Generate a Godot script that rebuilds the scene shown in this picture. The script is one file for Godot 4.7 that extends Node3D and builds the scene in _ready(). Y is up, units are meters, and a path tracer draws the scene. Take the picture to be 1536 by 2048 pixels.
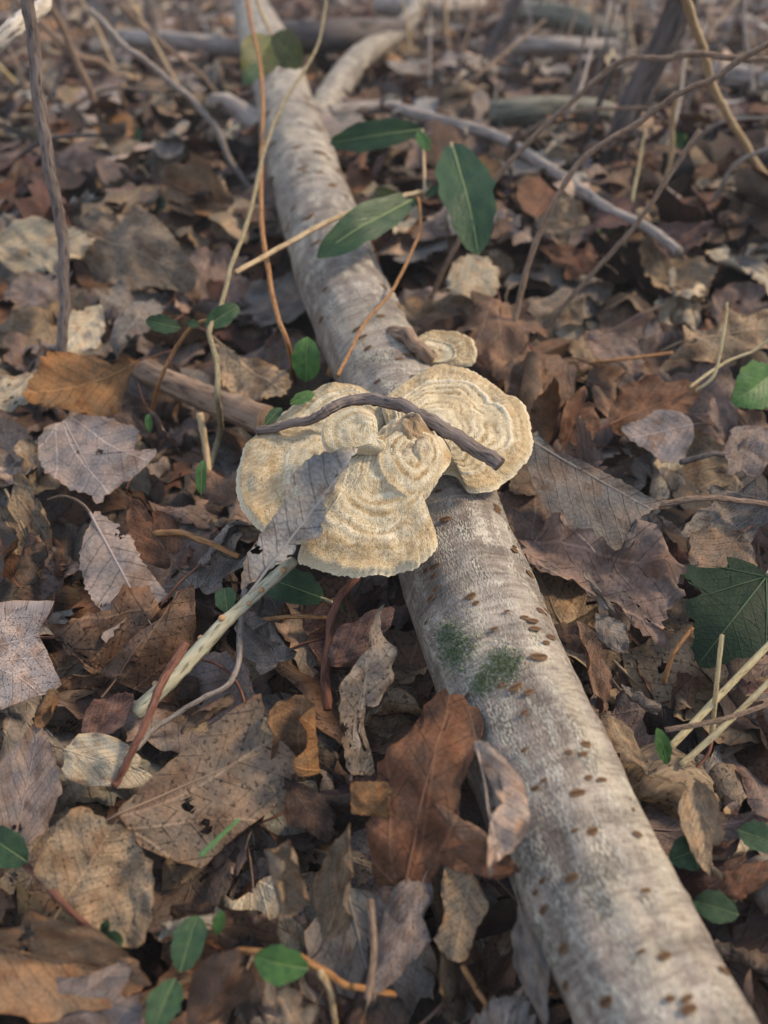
extends Node3D
# A bracket fungus on a fallen birch log in the leaf litter of an autumn wood. Units are metres, y is up, the camera looks towards -z.

var taken := {}
var soft := FastNoiseLite.new()      # broad noise, sampled in millimetres or texture pixels
var fine := FastNoiseLite.new()
var cells := FastNoiseLite.new()
var leaf_mats := {}
var wood_mats := {}
var green_mats := {}
var rib_mats := {}
var log_mid := PackedVector3Array()

# reflectance (linear) of the upper and the lower face of each kind of dead leaf
var tones := {
	"mauve": [Color(.215, .150, .125), Color(.245, .192, .172)],
	"grey": [Color(.25, .21, .18), Color(.225, .19, .165)],
	"tan": [Color(.33, .235, .15), Color(.28, .21, .15)],
	"rust": [Color(.185, .090, .052), Color(.225, .135, .09)],
	"dark": [Color(.075, .046, .035), Color(.11, .078, .062)],
	"pale": [Color(.47, .395, .29), Color(.41, .345, .26)],
	"brown": [Color(.18, .108, .072), Color(.20, .140, .10)],
	"orange": [Color(.29, .155, .07), Color(.25, .15, .085)],
	"pink": [Color(.56, .405, .31), Color(.40, .285, .21)],
	"slate": [Color(.36, .33, .30), Color(.36, .33, .30)],
	"lilac": [Color(.35, .285, .26), Color(.33, .27, .25)],
	"buff": [Color(.29, .195, .128), Color(.25, .175, .12)],
	"plum": [Color(.125, .064, .054), Color(.17, .10, .085)],
}


func _ready():
	# ---- camera, sky, sun, exposure
	var cam := Camera3D.new()
	cam.name = "camera"
	add_child(cam)
	cam.position = Vector3(0, .30, 0)
	cam.rotation_degrees = Vector3(-42, 0, 0)
	var lens := CameraAttributesPhysical.new()
	lens.frustum_focal_length = 20.51
	lens.frustum_focus_distance = .36
	lens.exposure_aperture = 20.51 / 4.2
	lens.frustum_near = .02
	lens.frustum_far = 400.0
	cam.attributes = lens
	cam.fov = 60.66
	cam.near = .02
	cam.far = 400.0
	cam.current = true
	var env := Environment.new()
	env.background_mode = Environment.BG_SKY
	var sky := Sky.new()
	var air := ProceduralSkyMaterial.new()
	air.sky_top_color = Color(.70, .77, .88)
	air.sky_horizon_color = Color(.90, .89, .86)
	air.sky_curve = .25
	air.ground_bottom_color = Color(.16, .13, .11)
	air.ground_horizon_color = Color(.5, .46, .42)
	air.ground_curve = .08
	air.sun_angle_max = 40.0
	air.sun_curve = .2
	sky.sky_material = air
	env.sky = sky
	env.background_energy_multiplier = .47
	env.tonemap_mode = Environment.TONE_MAPPER_LINEAR
	env.tonemap_exposure = 3.1
	env.fog_enabled = true
	env.fog_density = .022
	env.fog_light_color = Color(.86, .88, .92)
	env.sdfgi_enabled = true
	env.ssao_enabled = true
	env.ssil_enabled = true
	var around := WorldEnvironment.new()
	around.name = "world_environment"
	around.environment = env
	add_child(around)
	var sun := DirectionalLight3D.new()
	sun.name = "sun"
	sun.light_color = Color(1.0, .91, .78)
	sun.light_energy = .5
	sun.light_angular_distance = 10.0
	sun.shadow_enabled = true
	add_child(sun)
	sun.look_at_from_position(Vector3(1.0, .95, -.35), Vector3.ZERO)

	soft.noise_type = FastNoiseLite.TYPE_SIMPLEX_SMOOTH
	soft.seed = 11
	soft.frequency = 1.0
	soft.fractal_type = FastNoiseLite.FRACTAL_FBM
	soft.fractal_octaves = 3
	fine.noise_type = FastNoiseLite.TYPE_SIMPLEX
	fine.seed = 5
	fine.frequency = 1.0
	fine.fractal_type = FastNoiseLite.FRACTAL_FBM
	fine.fractal_octaves = 5
	fine.fractal_gain = .62
	cells.noise_type = FastNoiseLite.TYPE_CELLULAR
	cells.seed = 3
	cells.frequency = 1.0
	cells.fractal_type = FastNoiseLite.FRACTAL_NONE
	cells.cellular_return_type = FastNoiseLite.RETURN_DISTANCE2_SUB
	make_materials()
	build_ground()
	build_log()
	build_fungus()
	build_back_bracket()
	build_leaves()
	build_sticks()
	build_plants()


# ---------------------------------------------------------------- names and nodes
func numbered(called: String) -> String:
	if not taken.has(called):
		taken[called] = 0
		return called
	taken[called] += 1
	return "%s_%03d" % [called, taken[called]]


func tag(o: Node3D, label: String, category: String, group := "", kind := "") -> Node3D:
	o.set_meta("label", label)
	if category:
		o.set_meta("category", category)
	if group:
		o.set_meta("group", group)
	if kind:
		o.set_meta("kind", kind)
	return o


func thing(called: String, label: String, category: String, at := Vector3.ZERO, group := "") -> Node3D:
	var o := Node3D.new()
	o.name = numbered(called)
	add_child(o)
	o.position = at
	tag(o, label, category, group)
	return o


func obj(called: String, mesh: Mesh, mat: Material, parent: Node = self) -> MeshInstance3D:
	var o := MeshInstance3D.new()
	o.name = numbered(called) if parent == self else called
	o.mesh = mesh
	o.material_override = mat
	parent.add_child(o, true)
	return o


# ---------------------------------------------------------------- meshes
# indices run anticlockwise seen from outside; Godot wants them clockwise
func mesh_of(v: PackedVector3Array, uv: PackedVector2Array, col: PackedColorArray, idx: PackedInt32Array) -> ArrayMesh:
	var n := PackedVector3Array()
	n.resize(v.size())
	for t in range(0, idx.size(), 3):
		var a := idx[t]
		var b := idx[t + 1]
		var c := idx[t + 2]
		var f := (v[b] - v[a]).cross(v[c] - v[a])
		n[a] += f
		n[b] += f
		n[c] += f
		idx[t + 1] = c
		idx[t + 2] = b
	for i in n.size():
		n[i] = n[i].normalized() if n[i].length_squared() > 0.0 else Vector3.UP
	return mesh_with(v, n, uv, col, idx)


func mesh_with(v: PackedVector3Array, n: PackedVector3Array, uv: PackedVector2Array, col: PackedColorArray, idx: PackedInt32Array) -> ArrayMesh:
	var a := []
	a.resize(Mesh.ARRAY_MAX)
	a[Mesh.ARRAY_VERTEX] = v
	a[Mesh.ARRAY_NORMAL] = n
	if uv.size() == v.size():
		a[Mesh.ARRAY_TEX_UV] = uv
	if col.size() == v.size():
		a[Mesh.ARRAY_COLOR] = col
	a[Mesh.ARRAY_INDEX] = idx
	var m := ArrayMesh.new()
	m.add_surface_from_arrays(Mesh.PRIMITIVE_TRIANGLES, a)
	return m


func smooth_line(p: PackedVector3Array, steps: int) -> PackedVector3Array:
	var out := PackedVector3Array()
	for i in p.size() - 1:
		var a := p[maxi(i - 1, 0)]
		var d := p[mini(i + 2, p.size() - 1)]
		for k in steps:
			out.append(p[i].cubic_interpolate(p[i + 1], a, d, float(k) / steps))
	out.append(p[p.size() - 1])
	return out


# a round stick along a smoothed line; knots swell it at random places, wobble makes it uneven
func tube(p: PackedVector3Array, r0: float, r1: float, sides := 7, steps := 6, knots := 0.0, wobble := 0.1, id := 1, rings := 0) -> ArrayMesh:
	var line := smooth_line(p, steps)
	var n := line.size()
	var r := RandomNumberGenerator.new()
	r.seed = id
	if n > 24 and r0 < .006 and sides < 12:
		for i in range(1, n - 1):
			line[i] += Vector3(soft.get_noise_2d(i * .075, id * 5.3), soft.get_noise_2d(i * .075, id * 5.3 + 40.0), soft.get_noise_2d(i * .075, id * 5.3 + 80.0)) * r0 * .8
	var swell := PackedFloat32Array()
	swell.resize(n)
	var next := 2
	for i in n:
		if knots > 0.0 and i >= next:
			swell[i] = knots * r.randf_range(.5, 1.0)
			next = i + r.randi_range(3, 7)
	var v := PackedVector3Array()
	var uv := PackedVector2Array()
	var idx := PackedInt32Array()
	var side := Vector3.ZERO
	var along := 0.0
	for i in n:
		var t := (line[mini(i + 1, n - 1)] - line[maxi(i - 1, 0)]).normalized()
		if i == 0:
			side = t.cross(Vector3.UP if absf(t.y) < .9 else Vector3.RIGHT).normalized()
		side = (side - t * side.dot(t)).normalized()
		var up := side.cross(t)
		if i > 0:
			along += line[i].distance_to(line[i - 1])
		var rad := lerpf(r0, r1, float(i) / (n - 1)) * (1.0 + swell[i])
		if rings > 0 and i % rings == 0:
			rad *= 1.16
		for k in sides + 1:
			var a := TAU * k / sides
			var d := side * cos(a) + up * sin(a)
			var q := rad * (1.0 + wobble * soft.get_noise_3d(cos(a) * .7 + id * 3.1, sin(a) * .7, along * 60.0))
			v.append(line[i] + d * q)
			uv.append(Vector2(float(k) / sides, along / (TAU * maxf(r0, r1))))
	for i in n - 1:
		for k in sides:
			var a := i * (sides + 1) + k
			var b := a + sides + 1
			idx.append_array(PackedInt32Array([a, b, a + 1, a + 1, b, b + 1]))
	for end in [0, n - 1]:
		var c := v.size()
		v.append(line[end])
		uv.append(Vector2(.5, 0))
		for k in sides:
			var a: int = end * (sides + 1) + k
			idx.append_array(PackedInt32Array([c, a, a + 1] if end == 0 else [c, a + 1, a]))
	var m := mesh_of(v, uv, PackedColorArray(), idx)
	return m


# ---------------------------------------------------------------- materials
func picture(im: Image) -> ImageTexture:
	im.generate_mipmaps()
	return ImageTexture.create_from_image(im)


func mat(color: Color, rough: float, spec := .35) -> StandardMaterial3D:
	var m := StandardMaterial3D.new()
	m.albedo_color = color.linear_to_srgb()
	m.roughness = rough
	m.metallic_specular = spec
	return m


# veins of a leaf: [share of vein 0..1, height 0..1] at (x, y), base at (0,0), tip at (0,1)
func vein(kind: String, x: float, y: float, seed_: float) -> Vector2:
	var main := 0.0
	var side := 9.0
	var wid := .008
	if kind == "pinnate":
		main = absf(x)
		var s := .105
		var c := (y - absf(x) * .75 - x * x * .5 + (.04 if x > 0.0 else 0.0) + soft.get_noise_2d(x * 2.0 + seed_, y * 2.0) * .03) / s
		side = absf(c - roundf(c)) * s * .8
		wid = .006 * clampf(1.2 - absf(x) * 2.0, .3, 1.0)
	else:
		var p := Vector2(x, y)
		main = 9.0
		for a in [-1.05, -.5, 0.0, .5, 1.05]:
			var d := Vector2(sin(a), cos(a))
			var t := maxf(p.dot(d), 0.0)
			var q := p.dot(Vector2(d.y, -d.x)) - .04 * sin(t * 5.0 + a * 3.0)
			if absf(q) < absf(main):
				main = q
				var c := (t - absf(q) * .9) / .13
				side = absf(c - roundf(c)) * .13 * .8
		main = absf(main)
		wid = .005
	var big := clampf(1.0 - main / .012, 0.0, 1.0)
	var small := clampf(1.0 - side / wid, 0.0, 1.0)
	return Vector2(big, small)


func leaf_pictures(kind: String, seed_: int) -> Array:
	var n := 512
	var col := Image.create_empty(n, n, false, Image.FORMAT_RGB8)
	var high := Image.create_empty(n, n, false, Image.FORMAT_L8)
	for j in n:
		var y := float(j) / n
		for i in n:
			var x := (float(i) / n - .5) * 1.15
			var v := vein(kind, x, y, seed_)
			var net := clampf(1.0 - cells.get_noise_2d(i * .055 + seed_ * 9, j * .055) * 6.0 - 5.0, 0.0, 1.0)
			var blot := soft.get_noise_2d(i * .007 + seed_ * 50, j * .007)
			var grain := fine.get_noise_2d(i * .06 + seed_ * 20, j * .06)
			var speck := smoothstep(.36, .5, fine.get_noise_2d(i * .035 + seed_ * 70, j * .035 + 40.0))
			var b := .84 + blot * .13 + grain * .10 - speck * (.34 if seed_ % 3 == 2 else .08) + v.x * .20 - v.y * .20 - net * .05
			b = clampf(b, .2, 1.0)
			var warm := blot * .06
			col.set_pixel(i, j, Color(clampf(b + warm, 0, 1), b, clampf(b - warm, 0, 1)))
			var h := .5 + .30 * v.x + .26 * v.y + net * .10 + grain * .08 + soft.get_noise_2d(i * .02, j * .02 + seed_ * 30) * .12
			high.set_pixel(i, j, Color(h, h, h).clamp())
	return [picture(col), picture(high)]


func leaf_material(pics: Array, rough: float, glow: float) -> StandardMaterial3D:
	var m := StandardMaterial3D.new()
	m.vertex_color_use_as_albedo = true
	m.albedo_texture = pics[0]
	m.heightmap_enabled = true
	m.heightmap_texture = pics[1]
	m.heightmap_scale = .07
	m.roughness = rough
	m.metallic_specular = .3
	m.backlight_enabled = true
	m.backlight = Color(glow, glow * .8, glow * .55)
	m.cull_mode = BaseMaterial3D.CULL_DISABLED
	return m


func wood_material(base: Color, other: Color, rough: float, across: float, along: float, seed_: int, scale := .05) -> StandardMaterial3D:
	var n := 256
	var col := Image.create_empty(n, n, false, Image.FORMAT_RGB8)
	var high := Image.create_empty(n, n, false, Image.FORMAT_L8)
	for j in n:
		for i in n:
			var a := TAU * i / n
			var q := fine.get_noise_3d(cos(a) * across + seed_ * 7.0, sin(a) * across, j * along)
			var w := soft.get_noise_3d(cos(a) * .6 + seed_ * 3.0, sin(a) * .6, j * .012)
			var c := base.lerp(other, clampf(.5 + q * .9 + w * .8, 0, 1))
			c = c * (1.0 - .5 * smoothstep(.2, .5, -q))
			col.set_pixel(i, j, c.linear_to_srgb())
			var h := .5 + q * .7
			high.set_pixel(i, j, Color(h, h, h).clamp())
	var m := StandardMaterial3D.new()
	m.albedo_texture = picture(col)
	m.heightmap_enabled = true
	m.heightmap_texture = picture(high)
	m.heightmap_scale = scale
	m.uv1_scale = Vector3(1, .25, 1)
	m.roughness = rough
	m.metallic_specular = .3
	return m


func make_materials():
	for k in tones.keys():
		rib_mats[k] = mat((tones[k][0] as Color) * .8, .7)
	for kind in ["pinnate", "palmate"]:
		for k in 3:
			leaf_mats[kind + str(k)] = leaf_material(leaf_pictures(kind, k + (5 if kind == "palmate" else 1)), .58 + .10 * k, .22)
	wood_mats["grey"] = wood_material(Color(.20, .165, .145), Color(.31, .27, .24), .75, 1.5, .03, 1)
	wood_mats["umber"] = wood_material(Color(.115, .088, .078), Color(.21, .168, .148), .7, 1.5, .03, 12)
	wood_mats["olive"] = wood_material(Color(.19, .15, .085), Color(.30, .25, .15), .65, 1.4, .03, 13, .04)
	wood_mats["brown"] = wood_material(Color(.15, .095, .065), Color(.27, .19, .135), .7, 1.5, .03, 2)
	wood_mats["dark"] = wood_material(Color(.055, .045, .042), Color(.12, .10, .095), .75, 1.5, .03, 3)
	wood_mats["tan"] = wood_material(Color(.34, .235, .13), Color(.44, .33, .20), .6, 1.2, .02, 4, .03)
	wood_mats["orange"] = wood_material(Color(.22, .10, .04), Color(.34, .18, .075), .55, 1.2, .02, 5, .03)
	wood_mats["red"] = wood_material(Color(.10, .04, .028), Color(.19, .085, .055), .55, 1.2, .02, 6, .03)
	wood_mats["straw"] = wood_material(Color(.48, .37, .19), Color(.60, .49, .28), .6, 1.0, .02, 7, .03)
	wood_mats["green"] = wood_material(Color(.29, .265, .18), Color(.43, .40, .29), .65, 1.4, .03, 8, .04)
	wood_mats["pale"] = wood_material(Color(.36, .31, .26), Color(.56, .50, .43), .75, 1.2, .03, 9, .08)
	wood_mats["needle_green"] = wood_material(Color(.06, .14, .05), Color(.09, .19, .07), .6, 1.0, .02, 11, .02)
	wood_mats["mossy"] = wood_material(Color(.085, .085, .065), Color(.19, .18, .145), .85, 1.3, .03, 10, .1)
	for g in {"deep": Color(.05, .105, .05), "fresh": Color(.085, .20, .055), "dull": Color(.055, .115, .055), "olive": Color(.12, .125, .035), "ivy": Color(.009, .030, .011)}.keys():
		var c: Color = {"deep": Color(.05, .105, .05), "fresh": Color(.085, .20, .055), "dull": Color(.055, .115, .055), "olive": Color(.12, .125, .035), "ivy": Color(.009, .030, .011)}[g]
		var m := leaf_material([leaf_mats["pinnate0"].albedo_texture, leaf_mats["pinnate0"].heightmap_texture], .4, .3)
		m.albedo_color = c.linear_to_srgb()
		m.vertex_color_use_as_albedo = true
		m.heightmap_scale = .05
		m.backlight = Color(.25, .4, .1)
		if g == "ivy":
			m.roughness = .6
		green_mats[g] = m
	green_mats["ivy_rib"] = mat(Color(.055, .085, .04), .6)
	green_mats["rib"] = mat(Color(.20, .25, .11), .6)


# ---------------------------------------------------------------- ground
# a low crest: level round the log, falling gently away behind it
func ground_height(x: float, z: float) -> float:
	var s := maxf(0.0, -z - .75)
	return -.15 * (sqrt(s * s + .04) - .2) if s < 2.6 else -.3612 - .03 * (s - 2.6)


func build_ground():
	var v := PackedVector3Array()
	var uv := PackedVector2Array()
	var idx := PackedInt32Array()
	var rows := PackedFloat32Array()
	var z := 1.0
	while z > -4.5:
		rows.append(z)
		z -= .03
	for k in 16:
		rows.append(-4.5 - pow(1.55, k) * .5)
	var cols := PackedFloat32Array()
	for k in range(-60, 61):
		var t := k / 60.0
		cols.append(2.2 * t + 330.0 * pow(t, 9.0))
	for zz in rows:
		for x in cols:
			var bump := soft.get_noise_2d(x * 9.0, zz * 9.0) * .008 if zz > -6.0 else 0.0
			v.append(Vector3(x, ground_height(x, zz) - .034 + bump, zz))
			uv.append(Vector2(x, zz))
	var w := cols.size()
	for j in rows.size() - 1:
		for i in w - 1:
			var a := j * w + i
			idx.append_array(PackedInt32Array([a, a + 1, a + w, a + 1, a + w + 1, a + w]))
	var n := 512
	var col := Image.create_empty(n, n, false, Image.FORMAT_RGB8)
	for j in n:
		for i in n:
			var q := fine.get_noise_2d(i * .05, j * .05)
			var c := Color(.03, .02, .014).lerp(Color(.10, .065, .045), clampf(.4 + q, 0, 1))
			col.set_pixel(i, j, c.linear_to_srgb())
	var m := mat(Color.WHITE, .95, .2)
	m.albedo_texture = picture(col)
	m.uv1_scale = Vector3(3, 3, 3)
	var o := obj("ground", mesh_of(v, uv, PackedColorArray(), idx), m)
	tag(o, "dark humus soil of the woodland floor under the leaves", "", "", "structure")


# ---------------------------------------------------------------- the birch log
func log_frame(s: float) -> Array:
	var n := log_mid.size() - 1
	var k := clampi(int(s * n), 0, n - 1)
	var f := s * n - k
	var c := log_mid[k].lerp(log_mid[k + 1], f)
	var t := (log_mid[mini(k + 2, n)] - log_mid[maxi(k - 1, 0)]).normalized()
	var side := t.cross(Vector3.UP).normalized()
	return [c, t, side, side.cross(t)]


func log_radius(s: float) -> float:
	return lerpf(.0228, .0266, smoothstep(.0, .13, s)) + .0022 * smoothstep(.22, .42, s) if s < .7 else lerpf(.0288, .017, (s - .7) / .3)


# a point of the bark at s along the log and angle a round it (0 = right side, 90 degrees = top), lifted by up
func on_log(s: float, a: float, up := 0.0) -> Vector3:
	var f := log_frame(s)
	var r := log_radius(s) + up
	return f[0] + (f[2] * cos(a) + f[3] * sin(a)) * r


func bark_material() -> StandardMaterial3D:
	var w := 1024
	var h := 2048
	var col := Image.create_empty(w, h, false, Image.FORMAT_RGB8)
	var high := Image.create_empty(w, h, false, Image.FORMAT_L8)
	for j in h:
		var y := j * .1       # about half a millimetre a row over two repeats
		for i in w:
			var a := TAU * i / w
			var cx := cos(a)
			var sx := sin(a)
			var zone := soft.get_noise_3d(cx * .9, sx * .9, y * .035)
			var streak := fine.get_noise_3d(cx * 1.4 + 20.0, sx * 1.4, y * 1.5)
			var hair := fine.get_noise_3d(cx * 3.0 + 50.0, sx * 3.0, y * 4.6)
			var patch := fine.get_noise_3d(cx * 2.4 + 80.0, sx * 2.4, y * .16)
			var grain := fine.get_noise_3d(cx * 26.0, sx * 26.0, y * 1.7)
			var c := Color(.285, .25, .22).lerp(Color(.195, .162, .142), smoothstep(.0, .35, zone))
			c = c.lerp(Color(.42, .37, .295), smoothstep(.05, .4, -zone) * .7)
			c = c.lerp(Color(.17, .135, .115), smoothstep(.02, .42, streak) * .65)
			c = c.lerp(Color(.46, .425, .37), smoothstep(.05, .45, -streak) * .35)
			var crust := smoothstep(.12, .5, patch + grain * .7 + zone * .3)
			c = c.lerp(Color(.50, .485, .42), crust * .55)
			var rot := smoothstep(.30, .5, -patch - grain * .5)
			c = c.lerp(Color(.13, .11, .085), rot * .4)
			var scab := smoothstep(.16, .34, soft.get_noise_3d(cx * 1.5 + 140.0, sx * 1.5, y * .07))
			c = c.lerp(Color(.10, .092, .075) if grain < -.02 else Color(.50, .49, .43), scab * clampf(absf(grain) * 3.0, 0, .65))
			c = c * Color(1.03, 1.0, .96) * (.82 + hair * .17 + grain * .14 + .42 * soft.get_noise_3d(cx * .35 + 200.0, sx * .35, y * .30))
			col.set_pixel(i, j, c.clamp().linear_to_srgb())
			var e := .45 + streak * .22 + hair * .22 + crust * .14 + grain * (.22 + .3 * scab) - rot * .12
			high.set_pixel(i, j, Color(e, e, e).clamp())
	var m := StandardMaterial3D.new()
	m.albedo_texture = picture(col)
	m.heightmap_enabled = true
	m.heightmap_texture = picture(high)
	m.heightmap_scale = .13
	m.uv1_scale = Vector3(1, 2, 1)
	m.roughness = .52
	m.metallic_specular = .35
	return m


func build_log():
	log_mid = PackedVector3Array([Vector3(0.0885, 0.0300, -0.0538), Vector3(0.0783, 0.0300, -0.0854), Vector3(0.0677, 0.0300, -0.1169), Vector3(0.0593, 0.0300, -0.1490), Vector3(0.0514, 0.0300, -0.1813), Vector3(0.0437, 0.0300, -0.2136), Vector3(0.0366, 0.0300, -0.2460), Vector3(0.0304, 0.0300, -0.2786), Vector3(0.0239, 0.0300, -0.3112), Vector3(0.0173, 0.0300, -0.3438), Vector3(0.0100, 0.0300, -0.3762), Vector3(0.0015, 0.0300, -0.4083), Vector3(-0.0074, 0.0300, -0.4403), Vector3(-0.0160, 0.0300, -0.4724), Vector3(-0.0238, 0.0300, -0.5046), Vector3(-0.0307, 0.0300, -0.5371), Vector3(-0.0371, 0.0300, -0.5697), Vector3(-0.0435, 0.0300, -0.6023), Vector3(-0.0500, 0.0301, -0.6349), Vector3(-0.0565, 0.0304, -0.6675), Vector3(-0.0629, 0.0305, -0.7001), Vector3(-0.0690, 0.0301, -0.7327), Vector3(-0.0748, 0.0289, -0.7654), Vector3(-0.0803, 0.0269, -0.7981), Vector3(-0.0856, 0.0247, -0.8308), Vector3(-0.0909, 0.0229, -0.8635), Vector3(-0.0961, 0.0216, -0.8963), Vector3(-0.1011, 0.0205, -0.9291), Vector3(-0.1063, 0.0196, -0.9619), Vector3(-0.1120, 0.0190, -0.9946), Vector3(-0.1182, 0.0185, -1.0273), Vector3(-0.1246, 0.0181, -1.0598), Vector3(-0.1313, 0.0178, -1.0924), Vector3(-0.1380, 0.0176, -1.1249), Vector3(-0.1447, 0.0175, -1.1575), Vector3(-0.1513, 0.0175, -1.1900), Vector3(-0.1581, 0.0175, -1.2225), Vector3(-0.1649, 0.0176, -1.2550), Vector3(-0.1717, 0.0177, -1.2875), Vector3(-0.1784, 0.0180, -1.3201), Vector3(-0.1851, 0.0185, -1.3526), Vector3(-0.1916, 0.0193, -1.3852), Vector3(-0.1980, 0.0203, -1.4177), Vector3(-0.2043, 0.0216, -1.4503), Vector3(-0.2105, 0.0230, -1.4829), Vector3(-0.2166, 0.0246, -1.5155), Vector3(-0.2228, 0.0262, -1.5481), Vector3(-0.2289, 0.0278, -1.5807), Vector3(-0.2350, 0.0294, -1.6134)])
	var birch := thing("birch_log", "fallen birch log with silvery bark running through the leaf litter", "log", Vector3.ZERO)
	var v := PackedVector3Array()
	var uv := PackedVector2Array()
	var idx := PackedInt32Array()
	var ns := 420
	var na := 72
	for i in ns + 1:
		var s := float(i) / ns
		for k in na + 1:
			var a := TAU * k / na
			var lump := soft.get_noise_3d(cos(a) * 1.2, sin(a) * 1.2, s * 26.0) * .0020 + fine.get_noise_3d(cos(a) * 5.0, sin(a) * 5.0, s * 160.0) * .0005
			lump += .0007 * smoothstep(.25, .6, fine.get_noise_3d(cos(a) * 3.0, sin(a) * 3.0, s * 240.0))
			v.append(on_log(s, a, lump))
			uv.append(Vector2(float(k) / na, s))
	for i in ns:
		for k in na:
			var a := i * (na + 1) + k
			var b := a + na + 1
			idx.append_array(PackedInt32Array([a, b, a + 1, a + 1, b, b + 1]))
	var bark := bark_material()
	obj("bark", mesh_of(v, uv, PackedColorArray(), idx), bark, birch)
	var limb := bark.duplicate()
	limb.uv1_scale = Vector3(1, .12, 1)
	obj("branch", tube(PackedVector3Array([Vector3(-0.0837, 0.0141, -0.8190), Vector3(-0.0645, 0.0192, -0.8640), Vector3(-0.0514, 0.0184, -0.9576), Vector3(-0.0381, 0.0130, -1.0603), Vector3(-0.0160, 0.0020, -1.1850), Vector3(0.0151, -0.0158, -1.3304), Vector3(0.0423, -0.0211, -1.4602), Vector3(0.0679, -0.0151, -1.6675)]), .016, .013, 18, 6, 0.0, .12, 4), limb, birch)
	obj("branch", tube(PackedVector3Array([Vector3(-0.0905, 0.0107, -0.8160), Vector3(-0.1176, 0.0157, -0.8609), Vector3(-0.1464, 0.0200, -0.9051), Vector3(-0.1705, 0.0212, -0.9196)]), .012, .008, 14, 5, .2, .2, 9), wood_mats["grey"], birch)
	obj("twig_stub", tube(PackedVector3Array([Vector3(0.0019, 0.0520, -0.4210), Vector3(0.0086, 0.0570, -0.4104), Vector3(0.0157, 0.0580, -0.3972), Vector3(0.0213, 0.0560, -0.3921), Vector3(0.0264, 0.0500, -0.3969)]), .0042, .0034, 10, 6, .25, .3, 15), wood_mats["brown"], birch)
	# lenticels: raised corky lips across the grain with a dark slit
	var r := RandomNumberGenerator.new()
	r.seed = 77
	var shapes := []
	for k in 4:
		shapes.append(lenticel_shape(k))
	var cork := mat(Color.WHITE, .85, .2)
	cork.vertex_color_use_as_albedo = true
	var put := 0
	var s := .015
	while s < .62 and put < 290:
		s += r.randf_range(.0004, .0017) if s < .22 else r.randf_range(.0016, .0046)
		var a := r.randf_range(.15, 2.95)
		var size := r.randf_range(.4, .95) * (1.0 if s < .22 else 1.3) * (1.0 if r.randf() < .8 else 1.35)
		for twin in (2 if r.randf() < .25 else 1):
			var f := log_frame(s)
			var out: Vector3 = f[2] * cos(a) + f[3] * sin(a)
			var round_: Vector3 = (-f[2] * sin(a) + f[3] * cos(a))
			var o := obj("lenticel", shapes[r.randi() % 4], cork, birch)
			o.transform = Transform3D(Basis(round_.rotated(out, r.randf_range(-.15, .15)) * size, out * size, round_.cross(out) * size * r.randf_range(.8, 1.3)), on_log(s, a, .0002))
			put += 1
			a += r.randf_range(.12, .2) * (1 if r.randf() < .5 else -1)
			s += .0008
			size *= .7
	# two cushions of green moss
	var green := mat(Color.WHITE, .9, .15)
	green.vertex_color_use_as_albedo = true
	for spot in [[0.1010, 2.393, 0.0097], [0.1058, 2.443, 0.0060], [0.0914, 1.845, 0.0090], [0.0898, 2.194, 0.0045]]:
		obj("moss_patch", moss_shape(spot[0], spot[1], spot[2], r), green, birch)


func lenticel_shape(k: int) -> ArrayMesh:
	var r := RandomNumberGenerator.new()
	r.seed = k + 400
	var v := PackedVector3Array()
	var col := PackedColorArray()
	var idx := PackedInt32Array()
	var nu := 14
	var nv := 8
	for j in nv + 1:
		var y := -1.0 + 2.0 * j / nv
		for i in nu + 1:
			var x := -1.0 + 2.0 * i / nu
			var half := .0010 * sqrt(maxf(0.0, 1.0 - x * x)) * (1.0 + .35 * soft.get_noise_2d(x * 2.0 + k * 9, y))
			var dome := (1.0 - x * x) * (1.0 - y * y)
			var slit := exp(-pow(y * 3.6 + .5 * soft.get_noise_1d(x * 2.0 + k * 5), 2.0)) * smoothstep(1.0, .6, absf(x))
			v.append(Vector3(x * .0030, .00065 * sqrt(maxf(dome, 0.0)) - .00035 * slit - .00005, y * half * 1.5))
			var c := Color(.19, .125, .075).lerp(Color(.125, .068, .036), clampf(.65 + soft.get_noise_2d(x * 3.0 + k, y * 3.0), 0, 1))
			col.append(c.lerp(Color(.035, .022, .016), slit))
	for j in nv:
		for i in nu:
			var a := j * (nu + 1) + i
			var b := a + nu + 1
			idx.append_array(PackedInt32Array([a, b, a + 1, a + 1, b, b + 1]))
	return mesh_of(v, PackedVector2Array(), col, idx)


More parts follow.
